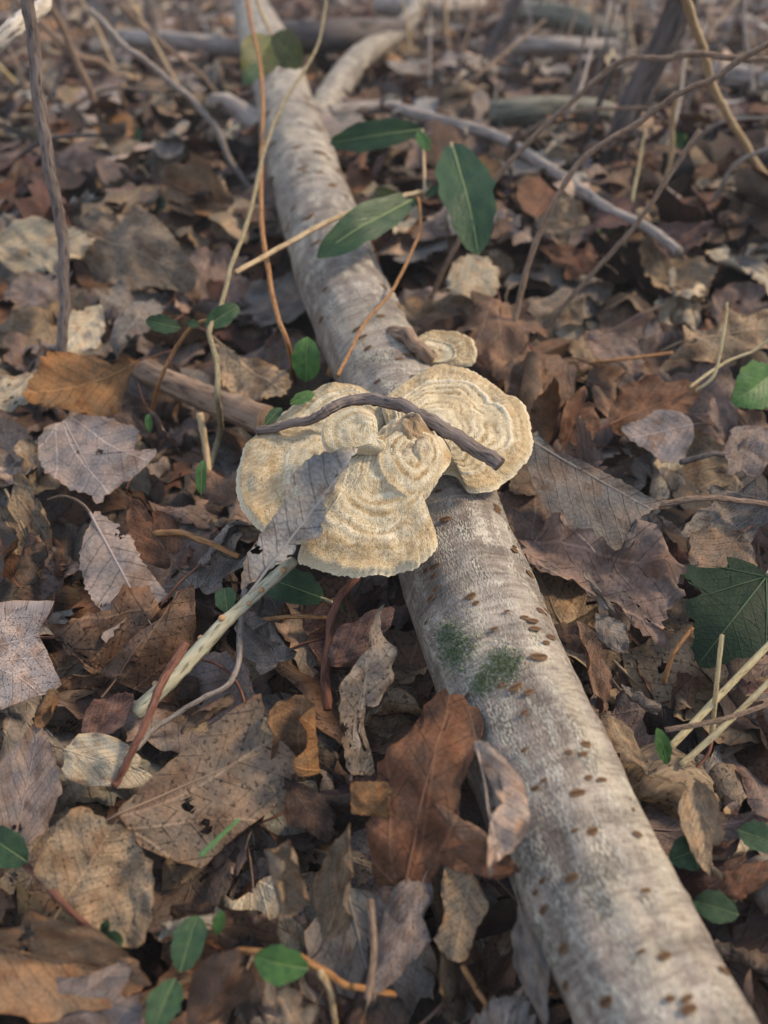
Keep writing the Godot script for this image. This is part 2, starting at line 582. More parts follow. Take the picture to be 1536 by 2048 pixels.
# moss: many tiny blades on the bark, dense in the middle of the patch and scattered at its edge
func moss_shape(s0: float, a0: float, size: float, r: RandomNumberGenerator) -> ArrayMesh:
	var v := PackedVector3Array()
	var col := PackedColorArray()
	var idx := PackedInt32Array()
	for k in 7000:
		var d := Vector2(r.randfn() * .6, r.randfn() * .6)
		var keep := 1.15 - d.length() + soft.get_noise_2d(d.x * 2.2 + s0 * 90, d.y * 2.2) * 1.5 + fine.get_noise_2d(d.x * 7.0, d.y * 7.0 + s0 * 50) * 1.3
		var fringe := keep < .75
		if keep < .15 or (fringe and r.randf() < .45):
			continue
		var s := s0 + d.y * size * .55
		var a := a0 + d.x * size * 34.0
		var p := on_log(s, a, .0)
		var mid: Vector3 = log_frame(s)[0]
		var out := (p - mid).normalized()
		var lean := Vector3(r.randfn(), r.randfn(), r.randfn()) * .5
		var tip := p + (out + lean).normalized() * r.randf_range(.0004, .0013)
		var w := out.cross(Vector3(r.randfn(), r.randfn(), r.randfn())).normalized() * r.randf_range(.00015, .0003)
		var b := v.size()
		v.append_array(PackedVector3Array([p - w, p + w, tip]))
		var c := Color(.075, .12, .05).lerp(Color(.19, .24, .12), r.randf()) if r.randf() < (.25 if fringe else .85) else Color(.40, .41, .33)
		col.append_array(PackedColorArray([c, c, c]))
		idx.append_array(PackedInt32Array([b, b + 1, b + 2]))
	return mesh_of(v, PackedVector2Array(), col, idx)


# ---------------------------------------------------------------- the bracket fungus
var felt_map: ImageTexture
var felt_rise: ImageTexture


func felt_material() -> StandardMaterial3D:
	if felt_map == null:
		var n := 512
		var col := Image.create_empty(n, n, false, Image.FORMAT_RGB8)
		var high := Image.create_empty(n, n, false, Image.FORMAT_L8)
		for j in n:
			for i in n:
				var a := TAU * i / n
				var b := TAU * j / n
				var g := fine.get_noise_3d(cos(a) * 9.0 + cos(b) * 3.0, sin(a) * 9.0 + 40.0, sin(b) * 9.0 + cos(b) * 6.0)
				var e := fine.get_noise_3d(cos(a) * 5.0 + 90.0 + cos(b) * 2.0, sin(a) * 5.0, sin(b) * 5.0 + cos(b) * 4.0)
				var pit := smoothstep(.22, .42, e)
				var c := Color(.93, .92, .90).lerp(Color(.36, .25, .15), pit * .75) * (.97 + g * .22)
				col.set_pixel(i, j, c.clamp().linear_to_srgb())
				var h := .55 + g * .45 - pit * .3
				high.set_pixel(i, j, Color(h, h, h).clamp())
		felt_map = picture(col)
		felt_rise = picture(high)
	var m := StandardMaterial3D.new()
	m.vertex_color_use_as_albedo = true
	m.albedo_texture = felt_map
	m.heightmap_enabled = true
	m.heightmap_texture = felt_rise
	m.heightmap_scale = .07
	m.uv1_triplanar = true
	m.uv1_scale = Vector3(26, 26, 26)
	m.roughness = .9
	m.metallic_specular = .2
	m.rim_enabled = true
	m.rim = .25
	m.rim_tint = .6
	return m


# One fan of the fungus. frame: attachment point with x and z axes in its plane and y its normal; rim: outline in that plane (metres).
# style: zone_count, ridge height, dome, thickness, speckle, warmth, edge
func fan_shape(frame: Transform3D, rim: PackedVector2Array, style: Dictionary, id: int) -> ArrayMesh:
	var na := 260
	var nt := 84
	var total := 0.0
	for i in rim.size():
		total += rim[i].distance_to(rim[(i + 1) % rim.size()])
	var line := PackedVector2Array()
	var k := 0
	var run := 0.0
	for i in na:
		var want := total * i / na
		while run + rim[k].distance_to(rim[(k + 1) % rim.size()]) < want:
			run += rim[k].distance_to(rim[(k + 1) % rim.size()])
			k += 1
		var f: float = (want - run) / rim[k].distance_to(rim[(k + 1) % rim.size()])
		var m := rim.size()
		line.append(rim[k].cubic_interpolate(rim[(k + 1) % m], rim[(k + m - 1) % m], rim[(k + 2) % m], f))
	var v := PackedVector3Array()
	var col := PackedColorArray()
	var idx := PackedInt32Array()
	var thick: float = style.thick
	for j in nt + 1:
		var t := pow(float(j) / nt, .85)
		for i in na:
			var p := line[i]
			var rl := p.length()
			var a := p.angle()
			p *= 1.0 + (.035 * soft.get_noise_2d(i * .05, id * 7.0) + .018 * fine.get_noise_2d(i * .35, id * 9.0)) * t * style.frill
			var e := p * t
			var wob := soft.get_noise_3d(cos(a) * 1.2 + id * 5.0, sin(a) * 1.2, t * 1.5) * .12 + soft.get_noise_2d(e.x * 160.0 + id * 9.0, e.y * 160.0) * .012
			var u := clampf(t + wob * t * (1.0 - t) * 2.5, 0, 1)
			var zone: float = u * style.zones
			var wave := clampf(soft.get_noise_2d(zone * .55 + id * 17.0, .5) * 1.1 + .8 * cos(TAU * zone) , -1.0, 1.0)
			var inner := 1.0 - .75 * smoothstep(style.crease - .03, style.crease + .03, u)
			wave *= clampf(.75 + 1.6 * soft.get_noise_3d(cos(a) * 2.0 + id, sin(a) * 2.0, zone * .6), .15, 1.0)
			var strong: float = exp(-pow((u - style.crease) / .02, 2.0))
			var fibre := fine.get_noise_3d(cos(a) * 16.0 + id * 31.0, sin(a) * 16.0, t * 5.0)
			var h: float = style.dome * (1.0 - t * t) + style.ridge * (wave * inner * .42 * smoothstep(.08, .3, t) + fibre * (1.5 - inner) * .6 * smoothstep(.3, .7, t))
			h *= 1.0
			h += strong * style.ridge * 1.2
			h += soft.get_noise_2d(e.x * 60.0 + id * 13.0, e.y * 60.0) * .0012 + soft.get_noise_2d(e.x * 24.0 + id * 3.0, e.y * 24.0) * .005 * t
			h -= thick * .8 * smoothstep(.93, 1.0, t) * smoothstep(.93, 1.0, t)
			v.append(frame * Vector3(p.x * t, h, p.y * t))
			var c := Color(.50, .39, .235).lerp(Color(.68, .60, .44), clampf(.5 + wave * .5, 0, 1))
			c = c.lerp(Color(.37, .255, .13), smoothstep(.2, .9, -wave + fibre * 1.2) * style.band * smoothstep(.1, .4, t))
			c = c.lerp(Color(.70, .635, .50), strong * .8)
			var dash := smoothstep(.1, .35, fibre) * smoothstep(.15, .6, -wave) * smoothstep(.25, .5, t)
			c = c.lerp(Color(.20, .145, .09), dash * style.dash)
			var spot := smoothstep(.20, .42, fine.get_noise_2d(p.x * t * 560.0 + id * 40.0, p.y * t * 560.0)) * smoothstep(.3, .7, t)
			c = c.lerp(Color(.17, .115, .065), spot * style.spots)
			var stain := smoothstep(.1, .5, soft.get_noise_2d(p.x * t * 55.0 + id * 8.0, p.y * t * 55.0 + 30.0))
			c = c.lerp(Color(.46, .33, .18), stain * .45)
			c = c.lerp(Color(.50, .35, .17), exp(-pow((t - .925) / .02, 2.0)) * .55)
			c = c.lerp(Color(.70, .61, .44), smoothstep(.945, .97, t) * .7)
			c = c.lerp(Color(.66, .62, .52), smoothstep(.35, .0, t) * style.white)
			c = c.lerp(Color(.42, .30, .165), smoothstep(style.crease + .02, style.crease + .06, u) * clampf(.45 + fibre * 1.5 + wave * .3, 0, .8) * smoothstep(.95, .9, t))
			col.append(c)
	for j in nt:
		for i in na:
			var a := j * na + i
			var b := j * na + (i + 1) % na
			idx.append_array(PackedInt32Array([a, b, a + na, b, b + na, a + na]))
	# pale underside
	var under := v.size()
	var nb := 8
	for j in nb + 1:
		var t := 1.0 - float(j) / nb
		for i in na:
			var p := line[i] * (1.0 - .012 * minf(j, 1))
			var h := -thick * .8 - thick * 1.5 * (1.0 - t) if j > 0 else 0.0
			v.append(v[nt * na + i] if j == 0 else frame * Vector3(p.x * t, h, p.y * t))
			col.append(Color(.50, .42, .30))
	for j in nb:
		for i in na:
			var a := under + j * na + i
			var b := under + j * na + (i + 1) % na
			idx.append_array(PackedInt32Array([a, b, a + na, b, b + na, a + na]))
	# our rims run with z as the second axis: turn the faces to the outside
	var turned: bool = false
	var area := 0.0
	for i in na:
		area += line[i].cross(line[(i + 1) % na])
	if area < 0.0:
		turned = true
	if turned:
		for q in range(0, idx.size(), 3):
			var swap := idx[q + 1]
			idx[q + 1] = idx[q + 2]
			idx[q + 2] = swap
	return mesh_of(v, PackedVector2Array(), col, idx)


func build_fungus():
	var felt := felt_material()
	var f := thing("bracket_fungus", "rosette of cream and tan bracket fungus fans growing on top of the birch log", "fungus", Vector3.ZERO)
	obj("fan", fan_shape(Transform3D(Basis(Vector3(0.9988, 0.0499, 0.0000), Vector3(-0.0485, 0.9690, 0.2423), Vector3(0.0121, -0.2419, 0.9702)), Vector3(-0.0036, 0.0630, -0.3193)), PackedVector2Array([Vector2(-0.0467, -0.0048), Vector2(-0.0453, -0.0122), Vector2(-0.0400, -0.0189), Vector2(-0.0332, -0.0244), Vector2(-0.0251, -0.0277), Vector2(-0.0168, -0.0288), Vector2(-0.0085, -0.0271), Vector2(-0.0022, -0.0224), Vector2(0.0055, -0.0170), Vector2(0.0110, -0.0077), Vector2(0.0086, 0.0010), Vector2(-0.0027, 0.0062), Vector2(-0.0162, 0.0084), Vector2(-0.0298, 0.0048), Vector2(-0.0413, 0.0014)]), {"zones": 7, "ridge": 0.0005, "dome": 0.003, "thick": 0.0026, "crease": 0.75, "frill": 0.5, "band": 0.35, "dash": 0.6, "spots": 0.15, "white": 0.3}, 3), felt, f)
	obj("fan", fan_shape(Transform3D(Basis(Vector3(0.9950, 0.0995, 0.0000), Vector3(-0.0979, 0.9795, 0.1763), Vector3(0.0175, -0.1754, 0.9843)), Vector3(-0.0134, 0.0660, -0.2914)), PackedVector2Array([Vector2(-0.0502, 0.0089), Vector2(-0.0507, 0.0005), Vector2(-0.0499, -0.0080), Vector2(-0.0475, -0.0166), Vector2(-0.0427, -0.0218), Vector2(-0.0361, -0.0244), Vector2(-0.0282, -0.0251), Vector2(-0.0179, -0.0215), Vector2(-0.0078, -0.0174), Vector2(0.0032, -0.0126), Vector2(0.0097, -0.0004), Vector2(0.0074, 0.0159), Vector2(0.0032, 0.0312), Vector2(-0.0028, 0.0394), Vector2(-0.0129, 0.0410), Vector2(-0.0230, 0.0388), Vector2(-0.0325, 0.0345), Vector2(-0.0400, 0.0297), Vector2(-0.0451, 0.0236), Vector2(-0.0482, 0.0164)]), {"zones": 8, "ridge": 0.0003, "dome": 0.006, "thick": 0.0026, "crease": 0.55, "frill": 0.5, "band": 0.55, "dash": 0.3, "spots": 0.75, "white": 0.15}, 1), felt, f)
	obj("fan", fan_shape(Transform3D(Basis(Vector3(0.9982, -0.0599, 0.0000), Vector3(0.0585, 0.9750, 0.2145), Vector3(-0.0128, -0.2141, 0.9767)), Vector3(0.0206, 0.0690, -0.3076)), PackedVector2Array([Vector2(-0.0216, -0.0212), Vector2(-0.0160, -0.0290), Vector2(-0.0102, -0.0351), Vector2(-0.0039, -0.0404), Vector2(0.0039, -0.0435), Vector2(0.0109, -0.0440), Vector2(0.0191, -0.0427), Vector2(0.0271, -0.0384), Vector2(0.0333, -0.0330), Vector2(0.0368, -0.0276), Vector2(0.0412, -0.0248), Vector2(0.0439, -0.0185), Vector2(0.0451, -0.0081), Vector2(0.0449, 0.0021), Vector2(0.0424, 0.0098), Vector2(0.0380, 0.0165), Vector2(0.0322, 0.0222), Vector2(0.0255, 0.0272), Vector2(0.0190, 0.0299), Vector2(0.0148, 0.0288), Vector2(0.0131, 0.0242), Vector2(0.0077, 0.0210), Vector2(-0.0008, 0.0201), Vector2(-0.0093, 0.0152), Vector2(-0.0158, 0.0044), Vector2(-0.0203, -0.0098)]), {"zones": 12, "ridge": 0.0006, "dome": 0.004, "thick": 0.0026, "crease": 0.74, "frill": 0.8, "band": 0.6, "dash": 0.9, "spots": 0.25, "white": 0.6}, 2), felt, f)
	obj("fan", fan_shape(Transform3D(Basis(Vector3(0.9998, 0.0200, 0.0000), Vector3(-0.0187, 0.9346, 0.3552), Vector3(0.0071, -0.3551, 0.9348)), Vector3(0.0065, 0.0790, -0.2818)), PackedVector2Array([Vector2(-0.0224, 0.0020), Vector2(-0.0274, 0.0089), Vector2(-0.0302, 0.0181), Vector2(-0.0320, 0.0281), Vector2(-0.0375, 0.0378), Vector2(-0.0403, 0.0421), Vector2(-0.0398, 0.0457), Vector2(-0.0372, 0.0485), Vector2(-0.0323, 0.0511), Vector2(-0.0246, 0.0530), Vector2(-0.0160, 0.0538), Vector2(-0.0075, 0.0537), Vector2(0.0007, 0.0522), Vector2(0.0079, 0.0485), Vector2(0.0124, 0.0444), Vector2(0.0141, 0.0402), Vector2(0.0135, 0.0359), Vector2(0.0108, 0.0326), Vector2(0.0070, 0.0301), Vector2(0.0039, 0.0274), Vector2(0.0056, 0.0232), Vector2(0.0096, 0.0199), Vector2(0.0134, 0.0142), Vector2(0.0171, 0.0074), Vector2(0.0164, -0.0009), Vector2(0.0104, -0.0082), Vector2(0.0002, -0.0108), Vector2(-0.0123, -0.0074)]), {"zones": 14, "ridge": 0.00035, "dome": 0.007, "thick": 0.0035, "crease": 0.74, "frill": 0.9, "band": 0.5, "dash": 0.3, "spots": 0.6, "white": 0.4}, 4), felt, f)
	obj("fan", fan_shape(Transform3D(Basis(Vector3(0.9988, -0.0499, -0.0000), Vector3(0.0473, 0.9457, 0.3215), Vector3(-0.0161, -0.3211, 0.9469)), Vector3(0.0135, 0.0835, -0.2793)), PackedVector2Array([Vector2(-0.0165, 0.0091), Vector2(-0.0138, 0.0164), Vector2(-0.0089, 0.0214), Vector2(-0.0026, 0.0241), Vector2(0.0029, 0.0225), Vector2(0.0065, 0.0173), Vector2(0.0097, 0.0098), Vector2(0.0107, 0.0019), Vector2(0.0071, -0.0059), Vector2(0.0000, -0.0080), Vector2(-0.0091, -0.0056), Vector2(-0.0151, 0.0007)]), {"zones": 4, "ridge": 0.0003, "dome": 0.003, "thick": 0.004, "crease": 2, "frill": 0.9, "band": 0.9, "dash": 0.5, "spots": 0.3, "white": 0.6}, 7), felt, f)
	obj("fan", fan_shape(Transform3D(Basis(Vector3(1.0000, 0.0000, -0.0000), Vector3(0.0000, 0.8944, 0.4472), Vector3(0.0000, -0.4472, 0.8944)), Vector3(-0.0020, 0.0845, -0.2786)), PackedVector2Array([Vector2(-0.0180, 0.0033), Vector2(-0.0217, 0.0000), Vector2(-0.0236, -0.0056), Vector2(-0.0230, -0.0108), Vector2(-0.0204, -0.0153), Vector2(-0.0160, -0.0186), Vector2(-0.0109, -0.0193), Vector2(-0.0058, -0.0176), Vector2(-0.0021, -0.0147), Vector2(-0.0008, -0.0101), Vector2(-0.0014, -0.0065), Vector2(-0.0016, -0.0036), Vector2(0.0016, -0.0016), Vector2(0.0028, 0.0009), Vector2(0.0012, 0.0033), Vector2(-0.0036, 0.0035), Vector2(-0.0086, 0.0027), Vector2(-0.0136, 0.0029)]), {"zones": 6, "ridge": 0.00015, "dome": 0.0035, "thick": 0.003, "crease": 2, "frill": 0.3, "band": 0.25, "dash": 0.05, "spots": 0.05, "white": 0.5}, 5), felt, f)
	# the lumpy knob in the middle, brown and crusted on its top
	var v := PackedVector3Array()
	var col := PackedColorArray()
	var idx := PackedInt32Array()
	var at := Vector3(0.0102, 0.0795, -0.2838)
	var nr := 70
	var na := 120
	for j in nr + 1:
		var t := float(j) / nr
		for i in na + 1:
			var a := TAU * i / na
			var d := Vector2(cos(a), sin(a)) * t
			var lump := soft.get_noise_2d(d.x * 1.4 + 4.0, d.y * 1.4) * .5 + fine.get_noise_2d(d.x * 3.0, d.y * 3.0) * .09
			var step := .05 * cos(t * 30.0 + lump * 8.0) * smoothstep(.4, .7, t)
			var h := .0105 * (pow(maxf(0.0, 1.0 - t * t), .9) * (1.0 + lump * .9) + step) + .0045 * exp(-pow((d - Vector2(.05, -.3)).length() / .42, 2.0))
			v.append(at + Vector3(d.x * .0175, h - .0025, d.y * .0205))
			var c := Color(.58, .46, .29).lerp(Color(.65, .58, .44), clampf(.5 + lump * 2.0, 0, 1))
			var crust := smoothstep(.85, .2, (d - Vector2(.12, .0)).length() + lump * .8)
			c = c.lerp(Color(.25, .165, .095), crust * .85)
			c = c.lerp(Color(.09, .06, .04), smoothstep(.26, .12, (d - Vector2(.08, -.34)).length() + lump * .2) * .8)
			c = c.lerp(Color(.42, .27, .13), smoothstep(.1, .3, -lump) * .5)
			col.append(c)
	for j in nr:
		for i in na:
			var a := j * (na + 1) + i
			var b := a + na + 1
			idx.append_array(PackedInt32Array([a, a + 1, b, a + 1, b + 1, b]))
	obj("knob", mesh_of(v, PackedVector2Array(), col, idx), felt, f)


func build_back_bracket():
	var f := thing("small_bracket_fungus", "small rounded bracket fungus with mottled brown top behind the large rosette", "fungus", Vector3.ZERO)
	obj("cap", fan_shape(Transform3D(Basis(Vector3(0.9988, 0.0499, -0.0000), Vector3(-0.0455, 0.9110, 0.4099), Vector3(0.0205, -0.4094, 0.9121)), Vector3(0.0176, 0.0520, -0.3937)), PackedVector2Array([Vector2(-0.0015, -0.0101), Vector2(0.0005, -0.0147), Vector2(0.0052, -0.0180), Vector2(0.0121, -0.0192), Vector2(0.0193, -0.0182), Vector2(0.0257, -0.0150), Vector2(0.0297, -0.0107), Vector2(0.0314, -0.0046), Vector2(0.0300, 0.0009), Vector2(0.0259, 0.0038), Vector2(0.0181, 0.0049), Vector2(0.0090, 0.0035), Vector2(0.0013, 0.0001), Vector2(-0.0017, -0.0051)]), {"zones": 4, "ridge": 0.0006, "dome": 0.0015, "thick": 0.0025, "crease": 0.6, "frill": 0.9, "band": 1.0, "dash": 0.6, "spots": 1.0, "white": 0.1}, 6), felt_material(), f)


# ---------------------------------------------------------------- dead leaves
func half_outline(kind: String, r: RandomNumberGenerator) -> PackedVector2Array:
	match kind:
		"maple":
			return PackedVector2Array([Vector2(0, .0), Vector2(.12, -.05), Vector2(.33, .0), Vector2(.27, .13), Vector2(.55, .36), Vector2(.40, .41), Vector2(.27, .46), Vector2(.32, .62), Vector2(.19, .70), Vector2(.12, .84), Vector2(0, 1)])
		"oak":
			return PackedVector2Array([Vector2(0, 0), Vector2(.07, .07), Vector2(.25, .16), Vector2(.08, .23), Vector2(.12, .30), Vector2(.40, .42), Vector2(.12, .44), Vector2(.13, .53), Vector2(.40, .68), Vector2(.15, .67), Vector2(.12, .76), Vector2(.23, .88), Vector2(.07, .86), Vector2(0, 1)])
		"tulip":
			return PackedVector2Array([Vector2(0, .04), Vector2(.22, .0), Vector2(.44, .09), Vector2(.50, .27), Vector2(.36, .42), Vector2(.37, .58), Vector2(.45, .78), Vector2(.30, .84), Vector2(.12, .86), Vector2(0, .93)])
		"scrap":
			var p := PackedVector2Array()
			var n := 7
			for k in n:
				var t := float(k) / (n - 1)
				p.append(Vector2((r.randf_range(.22, .5)) * sin(PI * clampf(t, .02, .98)) if k % (n - 1) else 0.0, t + r.randf_range(-.03, .03)))
			return p
	var p := PackedVector2Array()
	for k in 15:
		var t := k / 14.0
		var w := .5 * pow(sin(PI * pow(t, .82)), .9)
		if kind == "lance":
			w = .5 * pow(sin(PI * pow(t, .75)), 1.35)
		elif kind == "round":
			w = .5 * pow(sin(PI * pow(t, .62)), .62)
		elif kind == "blunt":
			w = .5 * pow(sin(PI * t), .6)
		p.append(Vector2(w if k > 0 and k < 14 else 0.0, t))
	return p


func leaf_outline(kind: String, r: RandomNumberGenerator, n: int, traced := PackedVector2Array()) -> PackedVector2Array:
	var a := half_outline(kind, r)
	var b := half_outline(kind, r)
	var ring := PackedVector2Array()
	for q in a:
		ring.append(q * Vector2(r.randf_range(.88, 1.12), 1.0) + Vector2(0, r.randf_range(-.012, .012)))
	for k in range(b.size() - 2, 0, -1):
		ring.append(b[k] * Vector2(-r.randf_range(.88, 1.12), 1.0) + Vector2(0, r.randf_range(-.012, .012)))
	if traced.size():
		ring = traced
	var total := 0.0
	for k in ring.size():
		total += ring[k].distance_to(ring[(k + 1) % ring.size()])
	var tooth: float = {"maple": .018, "oval": .011, "round": .016, "oak": .0, "tulip": .004, "scrap": .022, "lance": .009, "blunt": .0}[kind]
	var out := PackedVector2Array()
	var at := 0
	var run := 0.0
	for i in n:
		var want := total * i / n
		while run + ring[at].distance_to(ring[(at + 1) % ring.size()]) < want:
			run += ring[at].distance_to(ring[(at + 1) % ring.size()])
			at += 1
		var e := ring[(at + 1) % ring.size()] - ring[at]
		var p := ring[at] + e * ((want - run) / e.length())
		if i % 2 == 1:
			p += Vector2(e.y, -e.x).normalized() * tooth * r.randf_range(.2, 1.5) + Vector2(0, tooth * .5)
		out.append(p)
	# tears and bites
	for bite in r.randi_range(0, 2) if kind != "blunt" and traced.is_empty() else 0:
		var c := r.randi() % n
		var deep := r.randf_range(.2, .55)
		var span := r.randi_range(2, maxi(3, n / 16))
		for d in range(-span, span + 1):
			var k := posmod(c + d, n)
			out[k] = out[k].lerp(Vector2(0, .45), deep * (1.0 - absf(d) / (span + 1.0)) * r.randf_range(.7, 1.0))
	return out


# rolls what lies beyond start along dir round a cylinder of that radius, upwards (or downwards if up is -1)
func rolled(p: Vector3, dir: Vector2, start: float, radius: float, up: float) -> Vector3:
	var d := p.x * dir.x + p.y * dir.y - start
	if d <= 0.0:
		return p
	var a := d / radius
	var tight := radius * (1.0 - .035 * minf(a, 12.0))
	var z := p.z * up
	var along := (tight - z) * sin(a)
	var rise := tight - (tight - z) * cos(a) 
	var q := Vector2(p.x, p.y) + dir * (along - d)
	return Vector3(q.x, q.y, rise * up)


func form_of(form: String, r: RandomNumberGenerator, wide := .7) -> Dictionary:
	var f := {"cup": r.randf_range(-.35, .45), "fold": r.randf_range(-.1, .15), "wave": .085, "crease": .025, "rolls": []}
	var side := 1.0 if r.randf() < .5 else -1.0
	match form:
		"plain":
			f = {"cup": .08, "fold": .06, "wave": .03, "crease": .0, "rolls": [], "rim": .35}
		"cup":
			f.cup = r.randf_range(.5, .9)
		"dome":
			f.cup = -r.randf_range(.4, .8)
		"wave":
			f.wave = .13
		"right":
			f.rolls = [[Vector2(1, r.randf_range(-.3, .3)), r.randf_range(.05, .2), r.randf_range(.07, .12), 1.0]]
		"left":
			f.rolls = [[Vector2(-1, r.randf_range(-.3, .3)), r.randf_range(.05, .2), r.randf_range(.07, .12), 1.0]]
		"droop":
			f.rolls = [[Vector2(side, r.randf_range(-.4, .4)), r.randf_range(.0, .15), r.randf_range(.16, .3), -1.0], [Vector2(-side, r.randf_range(-.4, .4)), r.randf_range(.0, .15), r.randf_range(.16, .3), -1.0]]
		"scroll":
			f.rolls = [[Vector2(1, r.randf_range(-.25, .25)), r.randf_range(.02, .1), r.randf_range(.055, .085), 1.0], [Vector2(-1, r.randf_range(-.25, .25)), r.randf_range(.02, .12), r.randf_range(.06, .09), 1.0]]
		"tube":
			f.rolls = [[Vector2(1, r.randf_range(-.05, .05)), -.47 * wide, wide / 5.6, -1.0]]
			f.shift = Vector3(.47 * wide, 0, wide / 5.6)
			f.rim = .4
			f.cup = 0.0
			f.fold = 0.0
			f.wave = .03
		"tent":
			f.fold = -r.randf_range(.7, 1.1)
		"trough":
			f.fold = r.randf_range(.6, 1.1)
		"tip":
			f.rolls = [[Vector2(r.randf_range(-.5, .5), 1), r.randf_range(.5, .65), r.randf_range(.09, .18), 1.0]]
			f.wave = .08
		"tipdown":
			f.rolls = [[Vector2(r.randf_range(-.5, .5), 1), r.randf_range(.4, .6), r.randf_range(.14, .25), -1.0]]
			f.wave = .08
		"crumple":
			f.wave = .16
			f.crease = .07
			f.rolls = [[Vector2(side, .5), r.randf_range(.05, .2), r.randf_range(.07, .12), 1.0], [Vector2(-side, .8), r.randf_range(.45, .6), r.randf_range(.1, .16), -1.0]]
		"ring":
			f.rolls = [[Vector2(.15 * side, 1), .05, .13, 1.0]]
	for q in f.rolls:
		q[0] = q[0].normalized()
	return f


func bend(p: Vector2, f: Dictionary, id: float, out := 0.0) -> Vector3:
	var q := Vector3(p.x, p.y, 0)
	var rr := p.x * p.x + (p.y - .45) * (p.y - .45)
	q.z = f.cup * rr + f.fold * absf(p.x) * (1.0 - .3 * p.y)
	q.z += f.wave * soft.get_noise_3d(p.x * 1.5, p.y * 1.5, id * 7.7) + f.wave * .6 * rr * 5.5 * soft.get_noise_3d(p.x * 3.5, p.y * 3.5, id * 3.3)
	q.z += f.crease * (absf(soft.get_noise_3d(p.x * 3.0, p.y * 3.0, id * 1.9 + 50.0)) - .2)
	if out > .5:
		q.z += pow(out, 4.0) * .10 * soft.get_noise_3d(p.x * 4.5 + id * 2.1, p.y * 4.5, id * 6.1 + 9.0) * f.get("rim", 1.0)
	for k in f.rolls:
		q = rolled(q, k[0], k[1], k[2], k[3])
	return q + f.get("shift", Vector3.ZERO)


